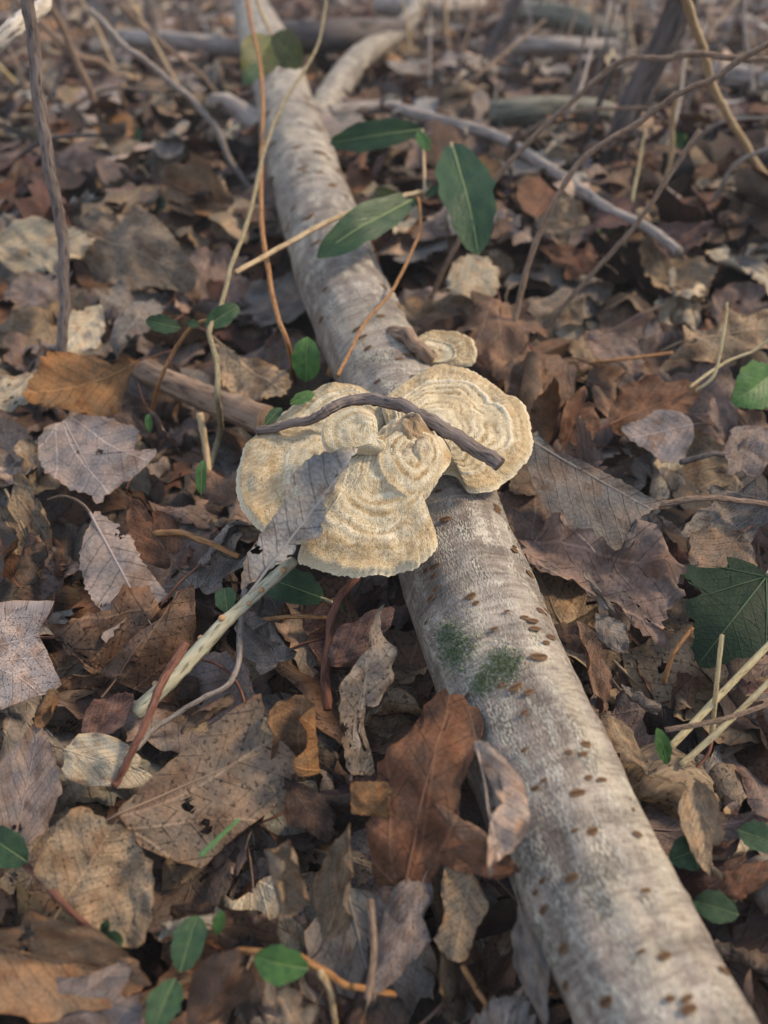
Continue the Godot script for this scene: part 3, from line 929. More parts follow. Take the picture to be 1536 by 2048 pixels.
# kind, base, tip, width over length, what the face looks towards, how it curls, tone, seed
func dead_leaf(kind: String, a: Vector3, b: Vector3, wide: float, face: Vector2, form: String, tone: String, id: int, label: String, traced := PackedVector2Array()):
	var r := RandomNumberGenerator.new()
	r.seed = id * 7919 + 13
	var long := a.distance_to(b)
	var yv := (b - a).normalized()
	var hint := Vector3(face.x, 1.0, face.y)
	var zv := (hint - yv * hint.dot(yv)).normalized()
	var xv := yv.cross(zv)
	var called: String = {"maple": "lobed_leaf", "oak": "oak_leaf", "tulip": "broad_leaf", "scrap": "torn_leaf", "oval": "oval_leaf", "round": "round_leaf", "lance": "narrow_leaf", "blunt": "green_leaf"}[kind]
	var o := thing(called, label, "leaf", a, "dead leaves fallen round the log")
	o.basis = Basis(xv, yv, zv)
	var f := form_of(form, r, wide)
	var n := clampi(int(long * 1100), 44, 132)
	var ring := leaf_outline(kind, r, n, traced)
	var wx := wide / (1.1 if kind == "maple" and traced.is_empty() else 1.0)
	var up: Color = tones[tone][0] * r.randf_range(.85, 1.15)
	var low: Color = tones[tone][1] * r.randf_range(.85, 1.15)
	if r.randf() < .3:
		var swap := up
		up = low
		low = swap
	var mid := Vector2(0, .42)
	if traced.size():
		mid = Vector2.ZERO
		for q in ring:
			mid += q / n
	var steps := PackedFloat32Array([.08, .17, .26, .35, .44, .53, .62, .71, .80, .88, .95, 1.0])
	var holes := []
	if r.randf() < .45 and long > .04:
		for k in r.randi_range(1, 4):
			holes.append(Vector3(r.randf_range(-.26, .26) * wx, r.randf_range(.2, .8), r.randf_range(.012, .042)))
	var flat := PackedVector2Array()
	var v := PackedVector3Array()
	var uv := PackedVector2Array()
	var col := PackedColorArray()
	var idx := PackedInt32Array()
	for sheet in 2:
		var first := v.size()
		for j in steps.size() + 1:
			for i in (n if j else 1):
				var q := mid if j == 0 else mid.lerp(ring[i], steps[j - 1])
				var p := Vector2(q.x * wx, q.y)
				var w := bend(p, f, id, steps[j - 1] if j else 0.0) * long
				v.append(w)
				flat.append(p)
				uv.append(Vector2(clampf(q.x * .85 + .5, 0, 1), clampf(q.y * .92 + .05, 0, 1)))
				var c := up if sheet == 0 else low
				var blot := soft.get_noise_3d(q.x * 2.2, q.y * 2.2, id * 5.5 + sheet * 90)
				c = c * (1.0 + blot * .40)
				c = c.lerp(c * Color(.62, .50, .42), smoothstep(.12, .4, soft.get_noise_3d(q.x * 4.0, q.y * 4.0, id * 2.5 + 20.0)) * .7)
				if j == steps.size():
					c = c * Color(1.1, .98, .85)
				col.append(c.clamp())
		for i in n:
			var k := (i + 1) % n
			var t := PackedInt32Array([first, first + 1 + i, first + 1 + k])
			for j in steps.size() - 1:
				var p0 := first + 1 + j * n
				t.append_array(PackedInt32Array([p0 + i, p0 + n + i, p0 + k, p0 + k, p0 + n + i, p0 + n + k]))
			if holes.size():
				var kept := PackedInt32Array()
				for e in range(0, t.size(), 3):
					var c := (flat[t[e]] + flat[t[e + 1]] + flat[t[e + 2]]) / 3.0
					var gone := false
					for h in holes:
						gone = gone or Vector2(c.x - h.x, c.y - h.y).length() < h.z * (1.0 + soft.get_noise_2d(c.x * 30.0, c.y * 30.0))
					if not gone:
						kept.append_array(t.slice(e, e + 3))
				t = kept
			if sheet == 1:
				for e in range(0, t.size(), 3):
					var swap := t[e + 1]
					t[e + 1] = t[e + 2]
					t[e + 2] = swap
			idx.append_array(t)
	var half := v.size() / 2
	# lower sheet a quarter of a millimetre below the upper one
	var nrm := PackedVector3Array()
	nrm.resize(half)
	for t in range(0, idx.size() / 2, 3):
		var c := (v[idx[t + 1]] - v[idx[t]]).cross(v[idx[t + 2]] - v[idx[t]])
		for e in 3:
			nrm[idx[t + e]] += c
	for i in half:
		v[half + i] -= nrm[i].normalized() * .00022
	var style := ("palmate" if kind in ["maple", "tulip"] else "pinnate") + str((0 if kind in ["maple", "tulip"] else 1) if tone in ["brown", "buff", "tan"] else id % 3)
	obj("blade", mesh_of(v, uv, col, idx), leaf_mats[style], o)
	if kind != "scrap" and long > .034:
		var spine := PackedVector3Array()
		for k in 9:
			var y := k / 8.0 * .92
			spine.append(bend(Vector2(0, y), f, id) * long + Vector3(0, 0, -.0001))
		obj("midrib", tube(spine, long * .0095, long * .002, 5, 2, 0.0, .1, id), rib_mats[tone], o)
		if r.randf() < .6:
			var stalk := PackedVector3Array()
			var bow := r.randf_range(-.25, .25)
			for k in 5:
				var t := k / 4.0
				stalk.append(spine[0] + Vector3(bow * t * t, -t * r.randf_range(.30, .36), -.10 * t * t) * long)
			obj("stalk", tube(stalk, long * .009, long * .007, 5, 3, 0.0, .1, id), wood_mats["red" if r.randf() < .5 else "brown"], o)


func build_leaves():
	for l in leaf_table():
		dead_leaf(l[0], l[1], l[2], l[3], l[4], l[5], l[6], l[7], l[8], l[9] if l.size() > 9 else PackedVector2Array())
	# everything under and beyond them: too many to tell apart
	var r := RandomNumberGenerator.new()
	r.seed = 4242
	var kinds := []
	for k in 18:
		var kind: String = ["maple", "oval", "tulip", "oval", "scrap", "round", "oak", "scrap", "maple"][k % 9]
		var form := form_of(["wave", "cup", "droop", "crumple", "flat", "tip", "right", "scroll", "wave", "tent"][k % 10], r)
		var n := 30
		var ring := leaf_outline(kind, r, n)
		var pv := PackedVector3Array()
		var pu := PackedVector2Array()
		var pi := PackedInt32Array()
		for j in 4:
			for i in (n if j else 1):
				var q := Vector2(0, .42) if j == 0 else Vector2(0, .42).lerp(ring[i], [.4, .75, 1.0][j - 1])
				pv.append(bend(Vector2(q.x * .8, q.y), form, k + 900) - Vector3(0, .42, 0))
				pu.append(Vector2(q.x * .85 + .5, q.y * .92 + .05))
		for i in n:
			var k2 := (i + 1) % n
			pi.append_array(PackedInt32Array([0, 1 + i, 1 + k2]))
			for j in 2:
				var p0 := 1 + j * n
				pi.append_array(PackedInt32Array([p0 + i, p0 + n + i, p0 + k2, p0 + k2, p0 + n + i, p0 + n + k2]))
		kinds.append([pv, pu, pi])
	var v := PackedVector3Array()
	var uv := PackedVector2Array()
	var col := PackedColorArray()
	var idx := PackedInt32Array()
	var names := tones.keys()
	var weights := [4, 3, 3, 2, 3, 1, 4, 1, 1, 1, 1, 1, 2]
	var bag := []
	for k in names.size():
		for q in weights[k]:
			bag.append(names[k])
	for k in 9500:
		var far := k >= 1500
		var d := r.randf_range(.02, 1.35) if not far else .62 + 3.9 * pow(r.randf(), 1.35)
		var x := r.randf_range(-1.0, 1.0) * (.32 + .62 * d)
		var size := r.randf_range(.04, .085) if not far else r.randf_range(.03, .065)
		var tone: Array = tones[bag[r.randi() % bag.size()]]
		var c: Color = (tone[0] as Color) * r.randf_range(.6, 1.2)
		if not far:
			c = c * r.randf_range(.2, .5)  # shade of the gaps painted into the near underlayer leaves
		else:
			c = c * (1.0 + .35 * clampf(d - .8, 0.0, 1.5))  # sunlit brightness of the distance painted into the far leaf colour
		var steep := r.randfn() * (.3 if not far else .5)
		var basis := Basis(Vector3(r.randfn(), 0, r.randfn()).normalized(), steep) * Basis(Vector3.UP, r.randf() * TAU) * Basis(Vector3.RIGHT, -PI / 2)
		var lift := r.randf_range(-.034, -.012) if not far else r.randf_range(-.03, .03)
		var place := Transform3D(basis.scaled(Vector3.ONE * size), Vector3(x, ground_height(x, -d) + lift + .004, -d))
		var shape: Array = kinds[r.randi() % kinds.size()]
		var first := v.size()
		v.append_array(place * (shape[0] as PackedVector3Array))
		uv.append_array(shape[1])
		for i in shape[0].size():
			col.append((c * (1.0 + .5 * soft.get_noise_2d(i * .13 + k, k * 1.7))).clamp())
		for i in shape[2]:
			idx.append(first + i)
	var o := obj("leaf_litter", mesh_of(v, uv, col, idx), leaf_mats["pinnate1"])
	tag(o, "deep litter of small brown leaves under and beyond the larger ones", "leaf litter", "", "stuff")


func leaf_table() -> Array:
	return [
		["maple", Vector3(-0.1660, 0.0300, -0.3695), Vector3(-0.1336, 0.0200, -0.3167), 1.00, Vector2(0.00, 0.35), "plain", "lilac", 1, "large flat mauve lobed leaf face up left of the fungus, below the orange curled leaf", PackedVector2Array([Vector2(0.300, 0.225), Vector2(0.300, 0.440), Vector2(0.197, 0.688), Vector2(0.072, 0.860), Vector2(0.073, 0.974), Vector2(-0.053, 0.915), Vector2(-0.326, 0.864), Vector2(-0.539, 0.765), Vector2(-0.326, 0.650), Vector2(-0.453, 0.550), Vector2(-0.476, 0.437), Vector2(-0.374, 0.303), Vector2(-0.263, 0.128), Vector2(-0.078, -0.033), Vector2(0.128, -0.009), Vector2(0.243, 0.075)])],
		["oval", Vector3(-0.1354, 0.0320, -0.4187), Vector3(-0.1918, 0.0240, -0.3985), 1.00, Vector2(0.00, 0.70), "cup", "orange", 2, "orange brown cupped leaf above the large mauve leaf beside the upright grey stem", PackedVector2Array([Vector2(-0.077, 1.030), Vector2(-0.210, 0.760), Vector2(-0.340, 0.544), Vector2(-0.380, 0.338), Vector2(-0.211, 0.228), Vector2(-0.115, 0.143), Vector2(0.020, 0.013), Vector2(0.113, 0.132), Vector2(0.055, 0.225), Vector2(0.234, 0.380), Vector2(0.351, 0.572), Vector2(0.360, 0.756), Vector2(0.212, 0.893), Vector2(0.069, 0.991)])],
		["scrap", Vector3(-0.1787, 0.0260, -0.5007), Vector3(-0.1929, 0.0220, -0.4507), 0.75, Vector2(0.10, 0.80), "flat", "pale", 3, "nearly white torn leaf behind the knotted grey stem at left"],
		["oval", Vector3(-0.1999, 0.0220, -0.4290), Vector3(-0.2184, 0.0200, -0.3924), 0.60, Vector2(0.00, 0.50), "flat", "pale", 4, "whitish leaf cut by the left edge beside the orange cupped leaf"],
		["oval", Vector3(-0.1019, 0.0280, -0.4549), Vector3(-0.0477, 0.0200, -0.3971), 1.00, Vector2(-0.10, 0.50), "droop", "tan", 5, "buff pointed leaf with drooping edges left of the log behind the small upper fans", PackedVector2Array([Vector2(0.210, 0.418), Vector2(0.230, 0.678), Vector2(0.166, 0.831), Vector2(0.022, 0.916), Vector2(-0.078, 0.873), Vector2(-0.131, 0.654), Vector2(-0.150, 0.516), Vector2(-0.017, 0.320), Vector2(0.012, 0.047)])],
		["tulip", Vector3(-0.1382, 0.0300, -0.4998), Vector3(-0.1678, 0.0200, -0.4624), 1.00, Vector2(0.00, 0.80), "dome", "grey", 6, "grey broad leaf standing behind the vine with a pair of green leaves", PackedVector2Array([Vector2(-0.122, 0.978), Vector2(-0.118, 0.703), Vector2(-0.176, 0.466), Vector2(-0.213, 0.113), Vector2(0.050, 0.020), Vector2(0.266, 0.254), Vector2(0.241, 0.601), Vector2(0.076, 0.908)])],
		["oval", Vector3(-0.2435, 0.0250, -0.5090), Vector3(-0.2057, 0.0250, -0.5362), 0.60, Vector2(0.20, 0.60), "wave", "mauve", 7, "mauve wavy leaf left of the grey stem, above the whitish leaves"],
		["oval", Vector3(-0.2702, 0.0320, -0.5662), Vector3(-0.2020, 0.0320, -0.5818), 0.62, Vector2(0.00, 0.70), "wave", "pale", 8, "broad pale blurred leaf left of the grey stem in the upper left"],
		["oval", Vector3(-0.2244, 0.0340, -0.6019), Vector3(-0.1297, 0.0240, -0.5489), 0.52, Vector2(0.00, 0.90), "wave", "tan", 9, "long tan scalloped leaf right of the grey stem in the upper left"],
		["maple", Vector3(-0.2807, 0.0299, -0.7616), Vector3(-0.2179, 0.0250, -0.7242), 0.90, Vector2(0.00, 0.60), "dome", "mauve", 10, "mauve humped leaf far up on the left crossed by brown twigs"],
		["lance", Vector3(-0.1775, 0.0300, -0.7005), Vector3(-0.0987, 0.0220, -0.6335), 0.42, Vector2(-0.30, 0.90), "trough", "orange", 11, "bright orange edged trough shaped leaf above the dark hollow left of the log"],
		["round", Vector3(0.0413, 0.0280, -0.5201), Vector3(0.0784, 0.0260, -0.5486), 1.00, Vector2(0.00, 0.90), "flat", "pale", 12, "round pale tan leaf facing the viewer right of the log beyond the fungus", PackedVector2Array([Vector2(0.091, 0.034), Vector2(0.239, 0.171), Vector2(0.374, 0.509), Vector2(0.282, 0.812), Vector2(0.047, 1.018), Vector2(-0.214, 0.994), Vector2(-0.366, 0.656), Vector2(-0.324, 0.298), Vector2(-0.108, 0.050)])],
		["oval", Vector3(0.0237, 0.0250, -0.4775), Vector3(0.0517, 0.0220, -0.5015), 0.70, Vector2(0.00, 0.60), "tent", "dark", 13, "dark brown tented leaf against the right side of the log behind the small bracket"],
		["maple", Vector3(0.0737, 0.0280, -0.5035), Vector3(0.0702, 0.0160, -0.4278), 0.85, Vector2(0.00, 0.50), "wave", "rust", 14, "rusty grey lobed leaf crossed by the tall brown twig behind the fungus"],
		["tulip", Vector3(0.0933, 0.0240, -0.4916), Vector3(0.1321, 0.0280, -0.5100), 0.75, Vector2(0.00, 0.80), "tent", "tan", 15, "tan and purplish tented leaf right of the tall twig, in the middle distance"],
		["maple", Vector3(0.1169, 0.0260, -0.4469), Vector3(0.1591, 0.0240, -0.4558), 1.00, Vector2(0.10, 0.60), "wave", "mauve", 16, "mauve toothed leaf with raised lobes left of the tan oak leaf", PackedVector2Array([Vector2(0.022, 0.090), Vector2(0.220, 0.190), Vector2(0.283, 0.505), Vector2(0.525, 0.702), Vector2(0.159, 0.869), Vector2(-0.155, 0.799), Vector2(-0.296, 0.460), Vector2(-0.285, 0.088)])],
		["oak", Vector3(0.1669, 0.0260, -0.4525), Vector3(0.2407, 0.0320, -0.4654), 1.00, Vector2(0.00, 0.60), "wave", "tan", 17, "yellowish tan oak leaf with spiny lobes at the right edge", PackedVector2Array([Vector2(0.141, 0.115), Vector2(0.232, 0.252), Vector2(0.264, 0.427), Vector2(0.198, 0.551), Vector2(0.184, 0.721), Vector2(0.211, 0.921), Vector2(-0.166, 1.047), Vector2(-0.189, 0.919), Vector2(-0.133, 0.720), Vector2(-0.247, 0.596), Vector2(-0.068, 0.448), Vector2(-0.050, 0.296), Vector2(-0.159, 0.192), Vector2(0.032, 0.127), Vector2(0.099, 0.004)])],
		["oval", Vector3(0.0913, 0.0320, -0.4372), Vector3(0.0777, 0.0260, -0.3493), 0.62, Vector2(-0.10, 0.80), "tube", "orange", 18, "orange brown leaf rolled into a tube standing right of the fungus"],
		["oval", Vector3(0.0940, 0.0200, -0.3591), Vector3(0.1069, 0.0420, -0.3862), 0.62, Vector2(0.50, 1.20), "trough", "rust", 19, "dark rusty toothed leaf half behind the rolled orange tube leaf"],
		["round", Vector3(0.1599, 0.0300, -0.3673), Vector3(0.1241, 0.0260, -0.3597), 1.00, Vector2(0.00, 0.70), "plain", "lilac", 20, "pale pinkish grey round toothed leaf lying bright among dark leaves at right", PackedVector2Array([Vector2(0.139, 1.016), Vector2(-0.033, 0.922), Vector2(-0.211, 0.734), Vector2(-0.424, 0.617), Vector2(-0.507, 0.320), Vector2(-0.355, 0.197), Vector2(-0.173, 0.041), Vector2(0.061, 0.002), Vector2(0.224, 0.114), Vector2(0.320, 0.404), Vector2(0.238, 0.646), Vector2(0.194, 0.956)])],
		["oval", Vector3(0.0707, 0.0460, -0.3315), Vector3(0.1249, 0.0340, -0.2934), 1.00, Vector2(0.10, 0.70), "plain", "grey", 21, "large smooth grey brown leaf coming out from under the right fungus fan", PackedVector2Array([Vector2(0.090, 0.004), Vector2(0.256, 0.134), Vector2(0.364, 0.310), Vector2(0.458, 0.499), Vector2(0.476, 0.635), Vector2(0.430, 0.787), Vector2(0.381, 0.950), Vector2(0.268, 0.993), Vector2(0.153, 0.885), Vector2(0.093, 0.903), Vector2(-0.083, 0.975), Vector2(-0.069, 0.840), Vector2(-0.072, 0.628), Vector2(-0.060, 0.407), Vector2(-0.022, 0.142), Vector2(-0.084, -0.036)])],
		["tulip", Vector3(0.0718, 0.0160, -0.2859), Vector3(0.1054, 0.0240, -0.3539), 0.90, Vector2(0.20, 0.40), "wave", "mauve", 22, "mottled greyish leaf lying under the large smooth leaf by the log"],
		["round", Vector3(0.0639, 0.0260, -0.3165), Vector3(0.0727, 0.0260, -0.3393), 0.80, Vector2(0.00, 0.50), "flat", "brown", 23, "small brown round leaf tucked under the rim of the right fungus fan"],
		["lance", Vector3(0.1726, 0.0420, -0.3816), Vector3(0.1803, 0.0200, -0.3570), 0.42, Vector2(-0.30, 1.00), "trough", "mauve", 24, "narrow folded leaf standing upright right of the pale round toothed leaf"],
		["oval", Vector3(0.1193, 0.0220, -0.3781), Vector3(0.1811, 0.0240, -0.4157), 0.45, Vector2(0.00, 0.60), "right", "rust", 25, "rust red leaf with a curled edge behind the pale round toothed leaf"],
		["maple", Vector3(0.0599, 0.0320, -0.2776), Vector3(0.1180, 0.0200, -0.2296), 1.00, Vector2(0.10, 0.45), "wave", "mauve", 26, "large dark mauve maple leaf with toothed lobes right of the log", PackedVector2Array([Vector2(0.043, -0.001), Vector2(0.065, 0.151), Vector2(0.059, 0.310), Vector2(0.009, 0.397), Vector2(-0.012, 0.526), Vector2(-0.027, 0.632), Vector2(0.015, 0.752), Vector2(0.071, 0.899), Vector2(0.040, 1.009), Vector2(0.005, 0.917), Vector2(-0.073, 0.879), Vector2(-0.131, 0.866), Vector2(-0.293, 0.888), Vector2(-0.313, 0.825), Vector2(-0.422, 0.837), Vector2(-0.421, 0.690), Vector2(-0.527, 0.521), Vector2(-0.516, 0.431), Vector2(-0.327, 0.537), Vector2(-0.243, 0.448), Vector2(-0.267, 0.348), Vector2(-0.258, 0.280), Vector2(-0.197, 0.145), Vector2(-0.252, 0.058), Vector2(-0.070, 0.045), Vector2(-0.029, -0.043)])],
		["scrap", Vector3(0.0863, 0.0300, -0.2384), Vector3(0.0974, 0.0240, -0.2225), 0.75, Vector2(0.00, 0.60), "flat", "grey", 27, "small silvery torn leaf fragment below the large dark maple leaf"],
		["oval", Vector3(0.0831, 0.0200, -0.1956), Vector3(0.0751, 0.0480, -0.2188), 0.36, Vector2(1.40, 0.80), "trough", "rust", 28, "narrow reddish serrated leaf standing on edge against the right side of the log"],
		["lance", Vector3(0.0816, 0.0440, -0.2533), Vector3(0.0863, 0.0300, -0.2331), 0.30, Vector2(0.50, 1.00), "crumple", "grey", 29, "twisted grey leaf strip standing over the dark gap right of the log"],
		["lance", Vector3(0.0813, 0.0260, -0.1914), Vector3(0.0981, 0.0160, -0.1704), 0.42, Vector2(0.60, 0.60), "left", "tan", 30, "tan leaf strip with a curled edge along the right side of the log"],
		["scrap", Vector3(0.0922, 0.0240, -0.2066), Vector3(0.1009, 0.0180, -0.1925), 0.60, Vector2(0.00, 0.60), "crumple", "grey", 31, "crumbled grey leaf remnant right of the reddish serrated leaf"],
		["oval", Vector3(0.1631, 0.0240, -0.2908), Vector3(0.1353, 0.0200, -0.2602), 0.75, Vector2(0.00, 0.60), "flat", "brown", 32, "smooth brown leaf just above the dark ivy leaf at right"],
		["maple", Vector3(0.1762, 0.0280, -0.3070), Vector3(0.1334, 0.0220, -0.2896), 0.75, Vector2(0.00, 0.60), "wave", "grey", 33, "grey ragged leaf above the smooth brown leaf near the right edge"],
		["oval", Vector3(0.1959, 0.0320, -0.3603), Vector3(0.1651, 0.0240, -0.3300), 0.55, Vector2(0.00, 0.70), "wave", "mauve", 34, "mottled mauve leaf right of the narrow upright leaf at the right edge"],
		["oval", Vector3(-0.1335, 0.0340, -0.2951), Vector3(-0.0912, 0.0220, -0.2293), 1.00, Vector2(0.25, 0.45), "plain", "lilac", 35, "long mauve leaf with small holes lying left of the pale knobbly stick", PackedVector2Array([Vector2(0.092, 0.132), Vector2(0.171, 0.308), Vector2(0.200, 0.464), Vector2(0.199, 0.668), Vector2(0.245, 0.873), Vector2(0.101, 0.780), Vector2(-0.059, 0.764), Vector2(-0.151, 0.780), Vector2(-0.144, 0.664), Vector2(-0.116, 0.454), Vector2(-0.135, 0.262), Vector2(-0.096, 0.136), Vector2(-0.028, 0.003)])],
		["tulip", Vector3(-0.1600, 0.0260, -0.2197), Vector3(-0.1276, 0.0240, -0.2188), 1.00, Vector2(0.00, 0.35), "plain", "lilac", 36, "pale grey finely toothed leaf at the left edge", PackedVector2Array([Vector2(0.640, 0.171), Vector2(0.685, 0.417), Vector2(0.515, 0.729), Vector2(0.407, 1.001), Vector2(0.310, 1.069), Vector2(0.131, 0.938), Vector2(-0.145, 0.754), Vector2(-0.331, 0.619), Vector2(-0.502, 0.702), Vector2(-0.723, 0.777), Vector2(-0.720, 0.433), Vector2(-0.612, -0.163)])],
		["tulip", Vector3(-0.1107, 0.0180, -0.2051), Vector3(-0.0795, 0.0420, -0.2439), 1.00, Vector2(0.20, 0.60), "tent", "brown", 37, "greyish brown ridged leaf rising to a point left of the pale stick", PackedVector2Array([Vector2(-0.040, 0.904), Vector2(0.010, 0.752), Vector2(-0.061, 0.526), Vector2(-0.099, 0.292), Vector2(-0.157, 0.115), Vector2(0.055, 0.152), Vector2(0.249, 0.184), Vector2(0.465, 0.216), Vector2(0.355, 0.458), Vector2(0.310, 0.621), Vector2(0.203, 0.809), Vector2(0.023, 1.030)])],
		["tulip", Vector3(-0.1492, 0.0360, -0.2766), Vector3(-0.1504, 0.0320, -0.2519), 1.30, Vector2(0.10, 0.40), "tube", "dark", 38, "dark scrolled leaf curled into a ring at the left edge"],
		["oval", Vector3(-0.1186, 0.0400, -0.1935), Vector3(-0.1218, 0.0360, -0.1792), 1.10, Vector2(0.10, 0.40), "tube", "orange", 39, "orange brown leaf coiled into a loop below the pale grey toothed leaf"],
		["oval", Vector3(-0.1101, 0.0220, -0.1833), Vector3(-0.0946, 0.0260, -0.2004), 0.60, Vector2(0.00, 0.50), "trough", "plum", 40, "reddish brown folded leaf right of the coiled loop leaf"],
		["round", Vector3(-0.1147, 0.0260, -0.1765), Vector3(-0.0819, 0.0200, -0.1690), 0.55, Vector2(0.00, 0.40), "wave", "pale", 41, "pale grey tan leaf crossed by the thin red stalk at left"],
		["oval", Vector3(-0.0544, 0.0360, -0.1920), Vector3(-0.0711, 0.0340, -0.1812), 0.75, Vector2(0.00, 0.40), "tube", "brown", 42, "small brown scrolled leaf with a dark opening above the big speckled leaf"],
		["tulip", Vector3(-0.0914, 0.0220, -0.1535), Vector3(-0.0300, 0.0320, -0.1787), 1.00, Vector2(-0.10, 0.75), "plain", "buff", 43, "big tan brown speckled leaf with a straight upper edge below the pale stick", PackedVector2Array([Vector2(0.080, 0.033), Vector2(0.182, 0.055), Vector2(0.282, 0.152), Vector2(0.409, 0.304), Vector2(0.347, 0.475), Vector2(0.315, 0.596), Vector2(0.293, 0.715), Vector2(0.261, 0.839), Vector2(0.171, 0.869), Vector2(0.165, 0.933), Vector2(0.080, 0.939), Vector2(-0.023, 0.895), Vector2(-0.103, 0.814), Vector2(-0.193, 0.878), Vector2(-0.289, 0.887), Vector2(-0.252, 0.675), Vector2(-0.180, 0.454), Vector2(-0.096, 0.206), Vector2(-0.018, 0.006)])],
		["tulip", Vector3(-0.0313, 0.0260, -0.1674), Vector3(-0.0318, 0.0500, -0.1839), 1.70, Vector2(0.20, 1.20), "tube", "orange", 44, "orange brown leaf rolled into an upright cylinder right of the big speckled leaf"],
		["tulip", Vector3(-0.0123, 0.0160, -0.1704), Vector3(-0.0062, 0.0520, -0.2165), 1.00, Vector2(0.90, 1.10), "wave", "grey", 45, "tall torn grey leaf standing on edge left of the log below the front fan", PackedVector2Array([Vector2(0.072, 1.021), Vector2(0.001, 0.842), Vector2(-0.091, 0.674), Vector2(-0.193, 0.559), Vector2(-0.159, 0.431), Vector2(-0.113, 0.292), Vector2(-0.079, 0.141), Vector2(-0.007, 0.030), Vector2(0.177, 0.034), Vector2(0.167, 0.113), Vector2(0.064, 0.207), Vector2(0.014, 0.393), Vector2(-0.016, 0.462), Vector2(0.125, 0.450), Vector2(0.178, 0.600), Vector2(0.202, 0.713), Vector2(0.182, 0.810), Vector2(0.105, 0.939), Vector2(0.100, 1.102)])],
		["oval", Vector3(-0.0210, 0.0280, -0.2131), Vector3(0.0043, 0.0440, -0.2287), 0.50, Vector2(0.00, 0.90), "wave", "plum", 46, "purplish leaf behind the tall torn grey leaf under the front fan"],
		["maple", Vector3(0.0050, 0.0300, -0.1270), Vector3(0.0232, 0.0560, -0.1795), 1.00, Vector2(-0.45, 0.55), "dome", "rust", 47, "large rust brown lobed leaf leaning on the left side of the log", PackedVector2Array([Vector2(-0.162, 0.957), Vector2(-0.187, 0.850), Vector2(-0.215, 0.710), Vector2(-0.314, 0.509), Vector2(-0.284, 0.222), Vector2(-0.198, -0.079), Vector2(0.086, 0.013), Vector2(0.146, 0.135), Vector2(0.314, 0.138), Vector2(0.449, 0.139), Vector2(0.601, 0.249), Vector2(0.533, 0.287), Vector2(0.404, 0.306), Vector2(0.287, 0.233), Vector2(0.180, 0.310), Vector2(0.204, 0.409), Vector2(0.173, 0.520), Vector2(0.197, 0.611), Vector2(0.194, 0.766), Vector2(0.198, 0.833), Vector2(0.168, 0.923), Vector2(0.077, 0.978), Vector2(-0.032, 0.998), Vector2(-0.124, 1.012)])],
		["lance", Vector3(0.0291, 0.0640, -0.1538), Vector3(0.0333, 0.0560, -0.1184), 1.00, Vector2(-0.30, 0.80), "wave", "pink", 48, "twisted pinkish tan leaf strip curling over the left side of the log", PackedVector2Array([Vector2(0.020, 0.110), Vector2(-0.043, 0.167), Vector2(-0.136, 0.310), Vector2(-0.141, 0.457), Vector2(-0.005, 0.636), Vector2(0.053, 0.810), Vector2(0.110, 1.066), Vector2(0.009, 0.922), Vector2(-0.134, 0.877), Vector2(-0.292, 0.767), Vector2(-0.318, 0.493), Vector2(-0.297, 0.336), Vector2(-0.182, 0.145), Vector2(-0.091, 0.007), Vector2(0.008, -0.006)])],
		["scrap", Vector3(0.0410, 0.0520, -0.1193), Vector3(0.0200, 0.0460, -0.1287), 0.50, Vector2(0.00, 0.70), "wave", "rust", 49, "ragged rust brown lobe tip under the twisted pink strip"],
		["scrap", Vector3(-0.0112, 0.0360, -0.1511), Vector3(0.0045, 0.0360, -0.1511), 1.00, Vector2(0.00, 0.60), "tip", "orange", 50, "small orange leaf scrap with one pale folded corner on the rust brown leaf", PackedVector2Array([Vector2(0.269, 0.035), Vector2(0.328, 0.810), Vector2(0.140, 0.989), Vector2(-0.372, 0.769), Vector2(-0.352, 0.007)])],
		["oval", Vector3(0.0292, 0.0300, -0.1343), Vector3(0.0209, 0.0180, -0.1062), 1.00, Vector2(-0.20, 0.80), "wave", "tan", 51, "light tan holed leaf hanging below the rust brown lobed leaf", PackedVector2Array([Vector2(0.261, 0.363), Vector2(0.165, 0.618), Vector2(0.222, 0.840), Vector2(0.018, 0.965), Vector2(-0.121, 0.927), Vector2(-0.153, 0.625), Vector2(-0.233, 0.419), Vector2(-0.157, 0.299), Vector2(0.071, 0.072), Vector2(0.282, 0.055)])],
		["oval", Vector3(0.0133, 0.0240, -0.1331), Vector3(-0.0012, 0.0140, -0.0990), 0.42, Vector2(0.40, 0.80), "droop", "mauve", 52, "narrow mauve leaf hanging straight down between the curled leaf and the log"],
		["lance", Vector3(0.0426, 0.0260, -0.1225), Vector3(0.0469, 0.0240, -0.0838), 0.30, Vector2(-0.60, 0.80), "flat", "grey", 53, "long grey leaf strip lying against the near left side of the log"],
		["oval", Vector3(0.1070, 0.0300, -0.1620), Vector3(0.1050, 0.0240, -0.1306), 0.42, Vector2(-0.40, 0.90), "trough", "tan", 54, "tan triangular folded leaf right of the log between green leaves"],
		["scrap", Vector3(-0.0346, 0.0260, -0.1644), Vector3(-0.0185, 0.0160, -0.1475), 0.70, Vector2(0.30, 0.60), "wave", "dark", 55, "dark slate grey leaf in shade between the big speckled leaf and the rust leaf"],
		["round", Vector3(-0.1048, 0.0200, -0.1173), Vector3(-0.0854, 0.0340, -0.1486), 1.00, Vector2(0.10, 0.55), "wave", "tan", 56, "pale mottled leaf with whitish patches in the lower left", PackedVector2Array([Vector2(-0.337, 0.445), Vector2(-0.336, 0.250), Vector2(0.010, 0.147), Vector2(0.267, 0.124), Vector2(0.552, 0.160), Vector2(0.740, 0.264), Vector2(0.676, 0.437), Vector2(0.548, 0.642), Vector2(0.422, 0.788), Vector2(0.290, 0.801), Vector2(0.100, 0.894), Vector2(-0.034, 0.840), Vector2(-0.304, 0.867), Vector2(-0.384, 0.639)])],
